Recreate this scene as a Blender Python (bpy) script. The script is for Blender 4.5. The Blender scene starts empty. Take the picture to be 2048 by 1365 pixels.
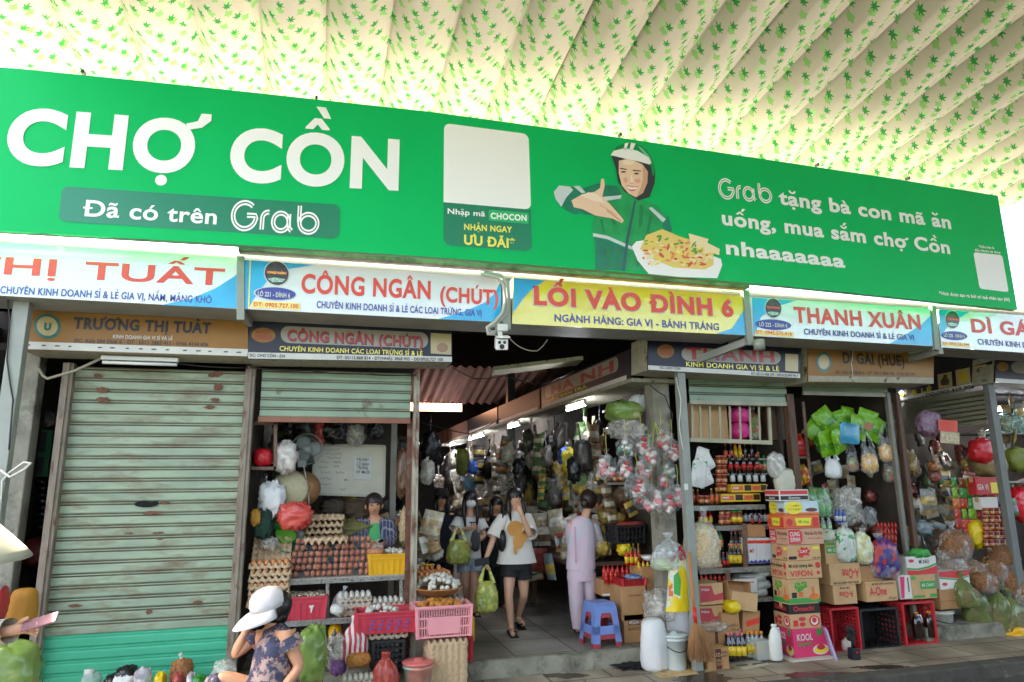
import bpy, math, random, unicodedata
from mathutils import Vector, Matrix, noise
R = math.radians
rnd = random.Random(11)
sc = bpy.context.scene
COL = sc.collection

# ------------------------------------------------------------------ camera, sky, sun, exposure
EYE = Vector((0.0, 0.0, 1.8))
PITCH, YAW, ROLL, FPX = R(11.62), R(15.33), R(-0.62), 1365.0
FW = Vector((math.sin(YAW)*math.cos(PITCH), math.cos(YAW)*math.cos(PITCH), math.sin(PITCH)))
RI = Vector((math.cos(YAW), -math.sin(YAW), 0.0))
UP = RI.cross(FW)
RI, UP = (math.cos(ROLL)*RI + math.sin(ROLL)*UP), (-math.sin(ROLL)*RI + math.cos(ROLL)*UP)
cd = bpy.data.cameras.new('camera')
cd.sensor_width = 36.0
cd.lens = 36.0*FPX/2048.0
cd.clip_start, cd.clip_end = 0.05, 500.0
cam = bpy.data.objects.new('camera', cd)
COL.objects.link(cam)
m4 = Matrix((RI, UP, -FW)).transposed().to_4x4()
m4.translation = EYE
cam.matrix_world = m4
sc.camera = cam

SUN_EL, SUN_AZ = R(50), R(-52)         # the sun stands high behind the market, to the left
wd = bpy.data.worlds.new('World')
sc.world = wd
wd.use_nodes = True
wn = wd.node_tree
sky = wn.nodes.new('ShaderNodeTexSky')
sky.sky_type = 'NISHITA'
sky.sun_disc = False
sky.sun_elevation = SUN_EL
sky.sun_rotation = SUN_AZ
sky.dust_density = 5.0
sky.air_density = 0.7
sky.ozone_density = 0.3
bg = wn.nodes['Background']
bg.inputs[1].default_value = 0.15
warm = wn.nodes.new('ShaderNodeMix')          # hazy warm tropical daylight
warm.data_type = 'RGBA'
warm.blend_type = 'MULTIPLY'
warm.inputs['Factor'].default_value = 1.0
warm.inputs['B'].default_value = (1.0, 0.94, 0.84, 1.0)
wn.links.new(sky.outputs[0], warm.inputs['A'])
wn.links.new(warm.outputs['Result'], bg.inputs[0])
sd = bpy.data.lights.new('sun', 'SUN')
sd.energy = 4.6
sd.angle = R(0.5)
sd.color = (1.0, 0.95, 0.87)
sun = bpy.data.objects.new('sun', sd)
COL.objects.link(sun)
sdir = Vector((math.sin(SUN_AZ)*math.cos(SUN_EL), math.cos(SUN_AZ)*math.cos(SUN_EL), math.sin(SUN_EL)))
sun.rotation_euler = sdir.to_track_quat('Z', 'Y').to_euler()
sun.location = (3, 20, 30)
vs = sc.view_settings
sc.display_settings.display_device = 'sRGB'
vs.view_transform = 'Standard'
vs.look = 'None'
vs.exposure = 3.75
vs.gamma = 1.0
sc.render.engine = 'CYCLES'
cy = sc.cycles
cy.use_denoising = True
cy.max_bounces = 10
cy.diffuse_bounces = 5
cy.glossy_bounces = 3
cy.transmission_bounces = 4
cy.transparent_max_bounces = 14
cy.caustics_reflective = cy.caustics_refractive = False
cy.sample_clamp_indirect = 6.0

# ------------------------------------------------------------------ helpers
def at(px, py, Y):
 """point of the place seen at a picture position, on the upright plane at depth Y"""
 d = FW*FPX + RI*(px - 1024.0) + UP*(682.5 - py)
 return EYE + d*(Y/d.y)
def atx(px, py, X):
 d = FW*FPX + RI*(px - 1024.0) + UP*(682.5 - py)
 return EYE + d*(X/d.x)
def atz(px, py, z):
 d = FW*FPX + RI*(px - 1024.0) + UP*(682.5 - py)
 return EYE + d*((z - EYE.z)/d.z)
def mpp(px, py, Y):
 """metres per pixel there"""
 return (at(px, py, Y) - EYE).dot(FW)/FPX
def lin(h):
 if isinstance(h, str):
  h = h.lstrip('#')
  c = [int(h[i:i+2], 16)/255.0 for i in (0, 2, 4)]
  return tuple((x/12.92 if x <= 0.04045 else ((x+0.055)/1.055)**2.4) for x in c)
 return tuple(h)

MATS = {}
def mat(name, col, rough=0.6, metal=0.0, var=0.0, vs=6.0, col2=None, c2=(0.5, 0.62), c2s=3.0, bump=0.0, bs=40.0,
  alpha=1.0, emit=0.0, spec=0.5, stretch=None, coat=0.0, sss=0.0, trans=0.0):
 """procedural surface: base colour with noise variation, an optional second colour in patches, and bump"""
 if name in MATS:
  return MATS[name]
 m = bpy.data.materials.new(name)
 m.use_nodes = True
 nt = m.node_tree
 N, L = nt.nodes, nt.links
 b = N['Principled BSDF']
 b.inputs['Roughness'].default_value = rough
 b.inputs['Metallic'].default_value = metal
 b.inputs['Specular IOR Level'].default_value = spec
 b.inputs['Alpha'].default_value = alpha
 if coat:
  b.inputs['Coat Weight'].default_value = coat
  b.inputs['Coat Roughness'].default_value = 0.12
 if trans:
  b.inputs['Transmission Weight'].default_value = trans
 c = (*lin(col), 1.0)
 if emit:
  b.inputs['Emission Color'].default_value = c
  b.inputs['Emission Strength'].default_value = emit
 b.inputs['Base Color'].default_value = c
 if var or col2 or bump:
  tc = N.new('ShaderNodeTexCoord')
  vec = tc.outputs['Object']
  if stretch:
   mp = N.new('ShaderNodeMapping')
   mp.inputs['Scale'].default_value = stretch
   L.new(vec, mp.inputs['Vector'])
   vec = mp.outputs['Vector']
  out = None
  if var:
   nz = N.new('ShaderNodeTexNoise')
   nz.inputs['Scale'].default_value = vs
   nz.inputs['Detail'].default_value = 6.0
   L.new(vec, nz.inputs['Vector'])
   rp = N.new('ShaderNodeMapRange')
   rp.inputs['From Min'].default_value = 0.3
   rp.inputs['From Max'].default_value = 0.7
   rp.inputs['To Min'].default_value = 1.0 - var
   rp.inputs['To Max'].default_value = 1.0 + var*0.6
   L.new(nz.outputs['Fac'], rp.inputs['Value'])
   mx = N.new('ShaderNodeMix')
   mx.data_type = 'RGBA'
   mx.blend_type = 'MULTIPLY'
   mx.inputs['Factor'].default_value = 1.0
   mx.inputs['A'].default_value = c
   L.new(rp.outputs['Result'], mx.inputs['B'])
   out = mx.outputs['Result']
  if col2:
   n2 = N.new('ShaderNodeTexNoise')
   n2.inputs['Scale'].default_value = c2s
   n2.inputs['Detail'].default_value = 8.0
   n2.inputs['Roughness'].default_value = 0.65
   L.new(vec, n2.inputs['Vector'])
   r2 = N.new('ShaderNodeMapRange')
   r2.inputs['From Min'].default_value = c2[0]
   r2.inputs['From Max'].default_value = c2[1]
   L.new(n2.outputs['Fac'], r2.inputs['Value'])
   m2 = N.new('ShaderNodeMix')
   m2.data_type = 'RGBA'
   m2.inputs['A'].default_value = c
   m2.inputs['B'].default_value = (*lin(col2), 1.0)
   if out:
    L.new(out, m2.inputs['A'])
   L.new(r2.outputs['Result'], m2.inputs['Factor'])
   out = m2.outputs['Result']
  if out:
   L.new(out, b.inputs['Base Color'])
   if emit:
    L.new(out, b.inputs['Emission Color'])
  if bump:
   n3 = N.new('ShaderNodeTexNoise')
   n3.inputs['Scale'].default_value = bs
   n3.inputs['Detail'].default_value = 4.0
   L.new(vec, n3.inputs['Vector'])
   bp = N.new('ShaderNodeBump')
   bp.inputs['Strength'].default_value = min(1.0, bump)
   bp.inputs['Distance'].default_value = 0.02
   L.new(n3.outputs['Fac'], bp.inputs['Height'])
   L.new(bp.outputs['Normal'], b.inputs['Normal'])
 MATS[name] = m
 return m
def film(name, col='#ffffff', alpha=0.25, rough=0.12, bump=0.7, bs=11.0):
 """thin crumpled plastic: mostly see-through, with creases that catch the light"""
 if name in MATS:
  return MATS[name]
 m = mat(name, col, rough=rough, alpha=alpha, bump=bump, bs=bs, spec=0.8)
 N, L = m.node_tree.nodes, m.node_tree.links
 b = N['Principled BSDF']
 tc = [n for n in N if n.type == 'TEX_COORD'][0]
 nz = N.new('ShaderNodeTexNoise')
 nz.inputs['Scale'].default_value = bs*0.8
 nz.inputs['Detail'].default_value = 5.0
 nz.inputs['Distortion'].default_value = 1.5
 L.new(tc.outputs['Object'], nz.inputs['Vector'])
 rp = N.new('ShaderNodeMapRange')
 rp.inputs['From Min'].default_value = 0.48
 rp.inputs['From Max'].default_value = 0.66
 rp.inputs['To Min'].default_value = alpha*0.75
 rp.inputs['To Max'].default_value = min(1.0, alpha*1.6 + 0.12)
 L.new(nz.outputs['Fac'], rp.inputs['Value'])
 L.new(rp.outputs['Result'], b.inputs['Alpha'])
 return m

class MB:
 """collects shapes and links them as one mesh object"""
 def __init__(s):
  s.v, s.f, s.mi, s.sm = [], [], [], []
 def add(s, vs_, fs, m=0, smooth=False):
  o = len(s.v)
  s.v.extend([tuple(x) for x in vs_])
  for f in fs:
   s.f.append(tuple(o + i for i in f))
   s.mi.append(m)
   s.sm.append(smooth)
  return s
 def box(s, c, d, m=0, M=None, taper=1.0):
  x, y, z = d[0]/2, d[1]/2, d[2]/2
  t = taper
  p = [Vector(q) for q in ((-x*t, -y*t, -z), (x*t, -y*t, -z), (x*t, y*t, -z), (-x*t, y*t, -z), (-x, -y, z), (x, -y, z), (x, y, z), (-x, y, z))]
  if M is not None:
   p = [M @ q for q in p]
  c = Vector(c)
  return s.add([q + c for q in p], [(3, 2, 1, 0), (4, 5, 6, 7), (0, 1, 5, 4), (1, 2, 6, 5), (2, 3, 7, 6), (3, 0, 4, 7)], m)
 def bar(s, a, b, w, h=None, m=0, up=(0, 0, 1)):
  a, b = Vector(a), Vector(b)
  h = h or w
  d = (b - a)
  ln = d.length
  if ln < 1e-6:
   return s
  d.normalize()
  u = Vector(up)
  if abs(d.dot(u)) > 0.98:
   u = Vector((0, 1, 0)) if abs(d.y) < 0.9 else Vector((1, 0, 0))
  sd_ = d.cross(u).normalized()
  u = sd_.cross(d)
  M = Matrix((sd_, d, u)).transposed()
  return s.box((a + b)/2, (w, ln, h), m, M)
 def tube(s, pts, r, n=8, m=0, cap=True, sq=1.0):
  pts = [Vector(p) for p in pts]
  rs = r if isinstance(r, (list, tuple)) else [r]*len(pts)
  vs_, fs = [], []
  ref = None
  for i, p in enumerate(pts):
   d = (pts[min(i+1, len(pts)-1)] - pts[max(i-1, 0)])
   if d.length < 1e-9:
    d = Vector((0, 0, 1))
   d.normalize()
   if ref is None:
    ref = Vector((1, 0, 0)) if abs(d.x) < 0.8 else Vector((0, 1, 0))
   a = (ref - d*ref.dot(d))
   if a.length < 1e-6:
    a = d.orthogonal()
   a.normalize()
   ref = a
   b = d.cross(a)
   for k in range(n):
    t = 2*math.pi*k/n
    vs_.append(p + (a*math.cos(t) + b*math.sin(t)*sq)*rs[i])
  for i in range(len(pts)-1):
   for k in range(n):
    k2 = (k+1) % n
    fs.append((i*n+k, i*n+k2, (i+1)*n+k2, (i+1)*n+k))
  if cap:
   fs.append(tuple(range(n-1, -1, -1)))
   fs.append(tuple((len(pts)-1)*n + k for k in range(n)))
  return s.add(vs_, fs, m, True)
 def lathe(s, prof, n=14, c=(0, 0, 0), m=0, M=None, smooth=True, wob=None):
  c = Vector(c)
  vs_, fs = [], []
  for i, (r, z) in enumerate(prof):
   for k in range(n):
    t = 2*math.pi*k/n
    rr = r*(wob(t, z) if wob else 1.0)
    p = Vector((rr*math.cos(t), rr*math.sin(t), z))
    vs_.append((M @ p if M is not None else p) + c)
  for i in range(len(prof)-1):
   for k in range(n):
    k2 = (k+1) % n
    fs.append((i*n+k, i*n+k2, (i+1)*n+k2, (i+1)*n+k))
  if prof[0][0] > 1e-6:
   fs.append(tuple(range(n-1, -1, -1)))
  if prof[-1][0] > 1e-6:
   fs.append(tuple((len(prof)-1)*n + k for k in range(n)))
  return s.add(vs_, fs, m, smooth)
 def rings(s, rings, m=0, cap=True, smooth=True):
  """rings: list of lists of points, same count"""
  n = len(rings[0])
  vs_ = [p for r_ in rings for p in r_]
  fs = []
  for i in range(len(rings)-1):
   for k in range(n):
    k2 = (k+1) % n
    fs.append((i*n+k, i*n+k2, (i+1)*n+k2, (i+1)*n+k))
  if cap:
   fs.append(tuple(range(n-1, -1, -1)))
   fs.append(tuple((len(rings)-1)*n + k for k in range(n)))
  return s.add(vs_, fs, m, smooth)
 def grid(s, fn, nu, nv, m=0, smooth=True, mf=None):
  vs_ = [fn(i/nu, j/nv) for j in range(nv+1) for i in range(nu+1)]
  fs = []
  o = len(s.v)
  s.v.extend([tuple(x) for x in vs_])
  for j in range(nv):
   for i in range(nu):
    a = o + j*(nu+1) + i
    s.f.append((a, a+1, a+nu+2, a+nu+1))
    s.mi.append(mf((i+.5)/nu, (j+.5)/nv) if mf else m)
    s.sm.append(smooth)
  return s
 def blob(s, c, r, seed=0, amp=0.12, fr=3.0, n=14, nz=9, m=0, M=None, flat=0.0):
  c = Vector(c)
  sv = Vector((seed*7.31, seed*3.17, seed*1.91))
  if amp >= 0.1:
   n, nz = int(n*1.7), int(nz*1.7)
  vs_, fs = [], []
  for j in range(nz+1):
   ph = math.pi*j/nz
   for k in range(n):
    t = 2*math.pi*k/n
    q = Vector((math.sin(ph)*math.cos(t), math.sin(ph)*math.sin(t), -math.cos(ph)))
    d = 1.0 + amp*noise.noise(q*fr + sv)
    if amp >= 0.1:                     # creases, and a boxier, slumped outline
     d += amp*0.9*(0.35 - abs(noise.noise(q*fr*1.5 + sv))*1.6) + amp*0.5*(0.3 - abs(noise.noise(q*fr*3.3 - sv))*1.3)
     e = max(abs(q.x), abs(q.y), abs(q.z))
     d *= 0.72 + 0.28/e
    p = Vector((q.x*r[0]*d, q.y*r[1]*d, q.z*r[2]*d))
    if flat and p.z < -r[2]*flat:
     p.z = -r[2]*flat
    vs_.append((M @ p if M is not None else p) + c)
  for j in range(nz):
   for k in range(n):
    k2 = (k+1) % n
    fs.append((j*n+k, j*n+k2, (j+1)*n+k2, (j+1)*n+k))
  return s.add(vs_, fs, m, True)
 def poly(s, pts, m=0):
  return s.add(pts, [tuple(range(len(pts)))], m)
 def prism(s, pts, off, m=0):
  """flat outline pushed along off"""
  n = len(pts)
  off = Vector(off)
  pts = [Vector(p) for p in pts]
  return s.add(pts + [p + off for p in pts], [tuple(range(n)), tuple(range(2*n-1, n-1, -1))] + [(i, i+n, (i+1) % n + n, (i+1) % n) for i in range(n)], m)
 def text(s, body, fn, m=0, bold=0.0, nrm=(0, -1, 0)):
  """lettering; fn(u, v): u runs 0..1 along the line, v is in cap heights above the base line"""
  vs_, fs, w = glyphs(body, bold)
  n_ = Vector(nrm)
  return s.add([fn(x/w, y) + n_*e for x, y, e in vs_], fs, m)
 def build(s, name, mats, parent=None, loc=None, bevel=0.0, subd=0, solid=0.0):
  me = bpy.data.meshes.new(name)
  me.from_pydata(s.v, [], s.f)
  for m_ in (mats if isinstance(mats, (list, tuple)) else [mats]):
   me.materials.append(m_)
  me.polygons.foreach_set('material_index', s.mi)
  me.polygons.foreach_set('use_smooth', s.sm)
  me.update()
  o = bpy.data.objects.new(name, me)
  COL.objects.link(o)
  if parent:
   o.parent = parent
  if loc is not None:
   o.location = loc
  if solid:
   md = o.modifiers.new('Solidify', 'SOLIDIFY')
   md.thickness = solid
  if bevel:
   md = o.modifiers.new('Bevel', 'BEVEL')
   md.width = bevel
   md.segments = 2
   md.limit_method = 'ANGLE'
  if subd:
   md = o.modifiers.new('Subdivision', 'SUBSURF')
   md.levels = md.render_levels = subd
  return o

_GL = {}
_CH = {}
def _outline(body, off):
 cu = bpy.data.curves.new('lettering', 'FONT')
 cu.body = body
 cu.offset = off
 cu.resolution_u = 8 if off else 4
 ob = bpy.data.objects.new('lettering', cu)
 COL.objects.link(ob)
 me = bpy.data.meshes.new_from_object(ob)
 vs_ = [(v.co.x, v.co.y) for v in me.vertices]
 fs = [tuple(p.vertices) for p in me.polygons]
 bpy.data.objects.remove(ob)
 bpy.data.curves.remove(cu)
 bpy.data.meshes.remove(me)
 return vs_, fs
def _letter(ch, bold):
 key = (ch, bold)
 if key in _CH:
  return _CH[key]
 nfd = unicodedata.normalize('NFD', ch)
 horn = '\u031b' in nfd
 base = unicodedata.normalize('NFC', nfd.replace('\u031b', ''))
 bar = base in '\u0110\u0111'
 base = {'\u0110': 'D', '\u0111': 'd'}.get(base, base)
 if ('|', 0) not in _CH:
  v = _outline('||', 0)[0]
  _CH[('|', 0)] = max(p[0] for p in v) - min(p[0] for p in v)
 v = _outline('|' + base + '|', 0)[0]
 adv = max(p[0] for p in v) - min(p[0] for p in v) - _CH[('|', 0)]
 if base == ' ':
  r = ([], [], adv)
 else:
  b0 = unicodedata.normalize('NFD', base)[0]
  if bold and b0 != base and b0 not in 'ij':      # the marks come from a lighter cut so that they keep clear of the letter
   vs_, fs = _outline(b0, bold*0.68)
   vs_, fs = list(vs_), list(fs)
   top = max(p[1] for p in _outline(b0, 0)[0])
   av, af = _outline(base, bold*0.25)
   o_ = len(vs_)
   v = _outline('|' + b0 + '|', 0)[0]
   a0 = max(p[0] for p in v) - min(p[0] for p in v) - _CH[('|', 0)]
   sh, adv = (a0 - adv)/2, a0
   vs_ += [(q[0] + sh, q[1]) for q in av]
   lab = list(range(len(av)))
   def root(i):
    while lab[i] != i:
     i = lab[i]
    return i
   for f in af:
    for i in f[1:]:
     lab[root(i)] = root(f[0])
   lo_, hi_ = {}, {}
   for i, q in enumerate(av):
    r_ = root(i)
    lo_[r_], hi_[r_] = min(lo_.get(r_, 9), q[1]), max(hi_.get(r_, -9), q[1])
   fs += [tuple(o_ + i for i in f) for f in af if lo_[root(f[0])] > top*0.8 or hi_[root(f[0])] < 0.02]
  else:
   vs_, fs = _outline(base, bold*0.68)
  vs_ = [(x, y, 0.0) for x, y in vs_]
  lo = [p for p in vs_ if -0.05 < p[1] < (0.75 if ch.isupper() else 0.55)]
  x0, x1 = min(p[0] for p in lo), max(p[0] for p in lo)
  cap = 0.68 if ch.isupper() else 0.46
  t = 0.075 + bold*0.9
  def quad(pts):
   o = len(vs_)
   vs_.extend((*p, 0.0012) for p in pts)
   fs.append(tuple(range(o, o + len(pts))))
  if horn:
   xr = x1 - (0.10 if 'O' in base.upper() or nfd[0] in 'oO' else 0.04)
   quad([(xr, cap*0.86), (xr + t*1.3, cap*0.92), (xr + t*2.2, cap*1.08), (xr + t*2.2, cap*1.22), (xr + t*1.15, cap*1.22), (xr + t*0.8, cap*1.05), (xr - t*0.4, cap*0.98)])
   adv += 0.05
  if bar:
   if base == 'D':
    quad([(x0 - 0.07, 0.31), (x0 + 0.24, 0.31), (x0 + 0.24, 0.31 + t*0.8), (x0 - 0.07, 0.31 + t*0.8)])
   else:
    quad([(x1 - 0.24, 0.54), (x1 + 0.07, 0.54), (x1 + 0.07, 0.54 + t*0.7), (x1 - 0.24, 0.54 + t*0.7)])
  r = (vs_, fs, adv)
 _CH[key] = r
 return r
def glyphs(body, bold=0.0):
 key = (body, bold)
 if key not in _GL:
  V, F, x = [], [], 0.0
  for ch in body:
   vs_, fs, adv = _letter(ch, bold)
   o = len(V)
   V.extend((x + p[0], p[1]/0.68, p[2]) for p in vs_)
   F.extend(tuple(o + i for i in f) for f in fs)
   x += adv + bold*0.9
  x0 = min(v[0] for v in V)
  x1 = max(v[0] for v in V)
  _GL[key] = ([(p[0] - x0, p[1], p[2]) for p in V], F, x1 - x0)
 return _GL[key]

def tag(o, label=None, cat=None, group=None, kind=None):
 if label:
  o['label'] = label
 if cat:
  o['category'] = cat
 if group:
  o['group'] = group
 if kind:
  o['kind'] = kind
 return o
def thing(name, label, cat, loc=(0, 0, 0), rz=0.0, group=None):
 o = bpy.data.objects.new(name, None)
 o.empty_display_size = 0.05
 COL.objects.link(o)
 o.location = loc
 o.rotation_euler = (0, 0, rz)
 return tag(o, label, cat, group)
def kids(o):
 return [c for c in COL.objects if c.parent == o]
KIDS, FACE = {}, {}
def cp(root, loc, rz=0.0, label=None, group=None, sc_=1.0, rot=None):
 """a copy of a thing, its parts and their sub-parts"""
 if root.name not in KIDS:
  KIDS[root.name] = [(c, kids(c)) for c in kids(root)]
 r = root.copy()
 COL.objects.link(r)
 r.location = loc
 r.rotation_euler = rot if rot else (0, 0, rz)
 r.scale = (sc_, sc_, sc_) if not isinstance(sc_, tuple) else sc_
 if label:
  r['label'] = label
 if group:
  r['group'] = group
 for c, sub in KIDS[root.name]:
  c2 = c.copy()
  COL.objects.link(c2)
  c2.parent = r
  for g in sub:
   g2 = g.copy()
   COL.objects.link(g2)
   g2.parent = c2
 return r
class Repeat:
 """the first call places the thing itself, later calls place copies"""
 def __init__(s, root):
  s.root, s.used = root, False
 def __call__(s, loc, rz=0.0, label=None, group=None, sc_=1.0, rot=None):
  if s.used:
   return cp(s.root, loc, rz, label, group, sc_, rot)
  s.used = True
  KIDS[s.root.name] = [(c, kids(c)) for c in kids(s.root)]
  r = s.root
  r.location = loc
  r.rotation_euler = rot if rot else (0, 0, rz)
  r.scale = (sc_, sc_, sc_) if not isinstance(sc_, tuple) else sc_
  tag(r, label, None, group)
  return r
def stroke(mb, pts, w, fn, m=0, closed=False):
 """flat ribbon of width w round a 2-D centre line, mapped by fn(x, y)"""
 n = len(pts)
 L_, R_ = [], []
 for i, (x, y) in enumerate(pts):
  a = pts[(i-1) % n] if (i or closed) else pts[0]
  b = pts[(i+1) % n] if (i < n-1 or closed) else pts[-1]
  dx, dy = b[0]-a[0], b[1]-a[1]
  l = math.hypot(dx, dy) or 1.0
  nx, ny = -dy/l*w/2, dx/l*w/2
  L_.append(fn(x+nx, y+ny))
  R_.append(fn(x-nx, y-ny))
 fs = [(i, i+1, n+i+1, n+i) for i in range(n-1)]
 if closed:
  fs.append((n-1, 0, n, 2*n-1))
 mb.add(L_+R_, fs, m)
def arc(cx, cy_, rx, ry, a0, a1, n=16):
 return [(cx+rx*math.cos(R(a0+(a1-a0)*i/n)), cy_+ry*math.sin(R(a0+(a1-a0)*i/n))) for i in range(n+1)]
def rrect(x0, y0, x1, y1, r, n=5):
 p = []
 for cx, cy_, a in ((x1-r, y0+r, -90), (x1-r, y1-r, 0), (x0+r, y1-r, 90), (x0+r, y0+r, 180)):
  p += arc(cx, cy_, r, r, a, a+90, n)
 return p
def lettering(parent, body, a, b, cap, Y, m, bold=0.0, dy=0.004, name='lettering'):
 """a line of lettering on the upright plane Y: a, b = ends of its base line, cap = cap height, in picture pixels"""
 A, B = at(a[0], a[1], Y), at(b[0], b[1], Y)
 h = cap*mpp((a[0]+b[0])/2, (a[1]+b[1])/2, Y)
 base = Vector(parent.location) if parent else Vector()
 mb = MB()
 mb.text(body, lambda u, v: A.lerp(B, u) + Vector((0, -dy, h*v)) - base, 0, bold)
 return mb.build(name, m, FACE.get(parent.name, parent))
def panel(parent, pts, Y, m, dy=0.002, name='panel', th=0.0):
 """flat printed shape on the upright plane Y, its outline given in picture pixels"""
 base = Vector(parent.location) if parent else Vector()
 P = [at(x, y, Y) + Vector((0, -dy, 0)) - base for x, y in pts]
 mb = MB()
 if th:
  mb.prism(P, (0, th, 0))
 else:
  mb.poly(P)
 return mb.build(name, m, FACE.get(parent.name, parent) if parent else None)
def ell(cx, cy_, rx, ry, n=28, tilt=0.0):
 return [(cx + rx*math.cos(2*math.pi*i/n), cy_ + ry*math.sin(2*math.pi*i/n) + tilt*rx*math.cos(2*math.pi*i/n)) for i in range(n)]
def zp(off, s, pts):
 """positions read off an enlarged view of the picture"""
 return [(off[0] + x*s, off[1] + y*s) for x, y in pts]

# ------------------------------------------------------------------ materials of the place
WHITE = mat('white paint', '#cfcfc8', 0.5, var=0.1)
GREY_STEEL = mat('grey painted steel', '#8d9089', 0.5, var=0.16, vs=4, col2='#6d6a60', c2=(0.56, 0.7), c2s=2.5)
DIRTY_CREAM = mat('dirty cream paint', '#a39f8b', 0.65, var=0.25, vs=9, col2='#5a4030', c2=(0.56, 0.66), c2s=9)
RUST = mat('rusty steel', '#6b4536', 0.8, var=0.35, vs=14, col2='#8a7a6a', c2=(0.52, 0.7), c2s=8)
CONCRETE = mat('stained concrete', '#8f8b7c', 0.9, var=0.3, vs=5, col2='#4a473d', c2=(0.5, 0.68), c2s=3.5, bump=0.5, bs=30)
DARK = mat('dark interior surface', '#1c1916', 0.9, var=0.4, vs=3)  # base colour darkened to deepen the contrast indoors
DARKER = mat('black hole patch', '#0c0b0a', 0.9)
BLACK = mat('black plastic', '#17171a', 0.45)
WOOD_DARK = mat('dark wood', '#5b4233', 0.7, var=0.35, vs=5, stretch=(6, 6, 1))
RED_PRINT = mat('red print', '#d8402c', 0.35)
BLUE_PRINT = mat('violet blue print', '#3a3f98', 0.35)
NAVY = mat('navy print', '#0f1128', 0.4, var=0.2)  # darkened for grime and for the shade under the upper signs
YEL_SIGN = mat('yellow sign sheet', '#8f6214', 0.45, var=0.15, vs=3)  # yellow darkened for grime and the shade of the upper sign boxes
WHITE_SIGN = mat('glossy white sign sheet', '#d4d6d8', 0.1, var=0.06, vs=2, bump=0.5, bs=2.0, coat=0.6)
SKY_PRINT = mat('sky blue print', '#1fa2d8', 0.16, var=0.2, vs=3)
YEL_PRINT = mat('yellow print', '#e6d52e', 0.16)
INK = mat('black ink', '#17171c', 0.4)
TUBE = mat('lit tube glass', '#f4f6ff', emit=9.0)
TUBE_FAR = mat('lit tube glass far', '#f4f6ff', emit=6.0)

# ------------------------------------------------------------------ ground
def tiles(name, c1, c2, mortar, sx, sy, offs=0.5, msz=0.012, rough=0.7):
 m = mat(name, c1, rough, var=0.01)
 N, L = m.node_tree.nodes, m.node_tree.links
 b = N['Principled BSDF']
 tc = [n for n in N if n.type == 'TEX_COORD'][0]
 br = N.new('ShaderNodeTexBrick')
 br.offset = offs
 br.inputs['Color1'].default_value = (*lin(c1), 1)
 br.inputs['Color2'].default_value = (*lin(c2), 1)
 br.inputs['Mortar'].default_value = (*lin(mortar), 1)
 br.inputs['Scale'].default_value = 1.0
 br.inputs['Brick Width'].default_value = sx
 br.inputs['Row Height'].default_value = sy
 br.inputs['Mortar Size'].default_value = msz
 br.inputs['Mortar Smooth'].default_value = 0.3
 L.new(tc.outputs['Object'], br.inputs['Vector'])
 nz = N.new('ShaderNodeTexNoise')
 nz.inputs['Scale'].default_value = 2.2
 nz.inputs['Detail'].default_value = 8
 L.new(tc.outputs['Object'], nz.inputs['Vector'])
 rp = N.new('ShaderNodeMapRange')
 rp.inputs['From Min'].default_value = 0.35
 rp.inputs['From Max'].default_value = 0.65
 rp.inputs['To Min'].default_value = 0.55
 rp.inputs['To Max'].default_value = 1.15
 L.new(nz.outputs['Fac'], rp.inputs['Value'])
 mx = N.new('ShaderNodeMix')
 mx.data_type = 'RGBA'
 mx.blend_type = 'MULTIPLY'
 mx.inputs['Factor'].default_value = 1.0
 L.new(br.outputs['Color'], mx.inputs['A'])
 L.new(rp.outputs['Result'], mx.inputs['B'])
 L.new(mx.outputs['Result'], b.inputs['Base Color'])
 r2 = N.new('ShaderNodeMapRange')
 r2.inputs['To Min'].default_value = rough - 0.3
 r2.inputs['To Max'].default_value = rough + 0.15
 L.new(nz.outputs['Fac'], r2.inputs['Value'])
 L.new(r2.outputs['Result'], b.inputs['Roughness'])
 return m
STEP_Y, KERB_Y, FL = 6.69, 5.86, 0.15
road_m = mat('asphalt', '#3a3a39', 0.9, var=0.3, vs=3, col2='#56544f', c2=(0.5, 0.7), c2s=1.2, bump=0.6, bs=120)
mb = MB()
mb.box((0, 0, -0.33), (400, 400, 0.4))
tag(mb.build('road', road_m), kind='structure')
mb = MB()
mb.box((4, (KERB_Y + 8.5)/2, -0.065), (60, 8.5 - KERB_Y, 0.13))
tag(mb.build('pavement', tiles('brown pavement tiles', '#978877', '#a59786', '#5d544a', 0.6, 0.4)), kind='structure')
mb = MB()
mb.box((4, KERB_Y - 0.09, -0.068), (60, 0.176, 0.14))
tag(mb.build('kerb', mat('dark worn kerb stone', '#4e4b44', 0.9, var=0.35, vs=5, col2='#85796a', c2=(0.6, 0.68), c2s=2.2, bump=0.7, bs=25), bevel=0.015), kind='structure')
mb = MB()
mb.box((2.1, (STEP_Y + 40)/2 + 0.06, FL/2 + 0.002), (3.6, 40 - STEP_Y, FL))
tag(mb.build('aisle_floor', tiles('aisle floor tiles', '#847a6c', '#9a978f', '#3b352e', 0.62, 0.62, 0.0, 0.008, 0.62)), kind='structure')
mb = MB()                                            # rough concrete nosing of the aisle step, worn edge
def nose(u, v):
 X = 0.25 + 3.25*u
 w = 0.012*noise.noise(Vector((X*3.1, 0, 4))) + 0.006*noise.noise(Vector((X*14, 3, 1)))
 prof = [(0.075, FL + 0.004), (0.02, FL + 0.004), (0.0, FL - 0.012), (-0.015, 0.06), (-0.02, 0.0)]
 k = v*4
 i = min(3, int(k))
 t = k - i
 y = prof[i][0]*(1-t) + prof[i+1][0]*t
 z = prof[i][1]*(1-t) + prof[i+1][1]*t
 return Vector((X, STEP_Y + y + (w if v > 0.15 else 0), max(0.001, z + (w*0.5 if 0.2 < v < 0.8 else 0))))
mb.grid(nose, 120, 12)
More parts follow.
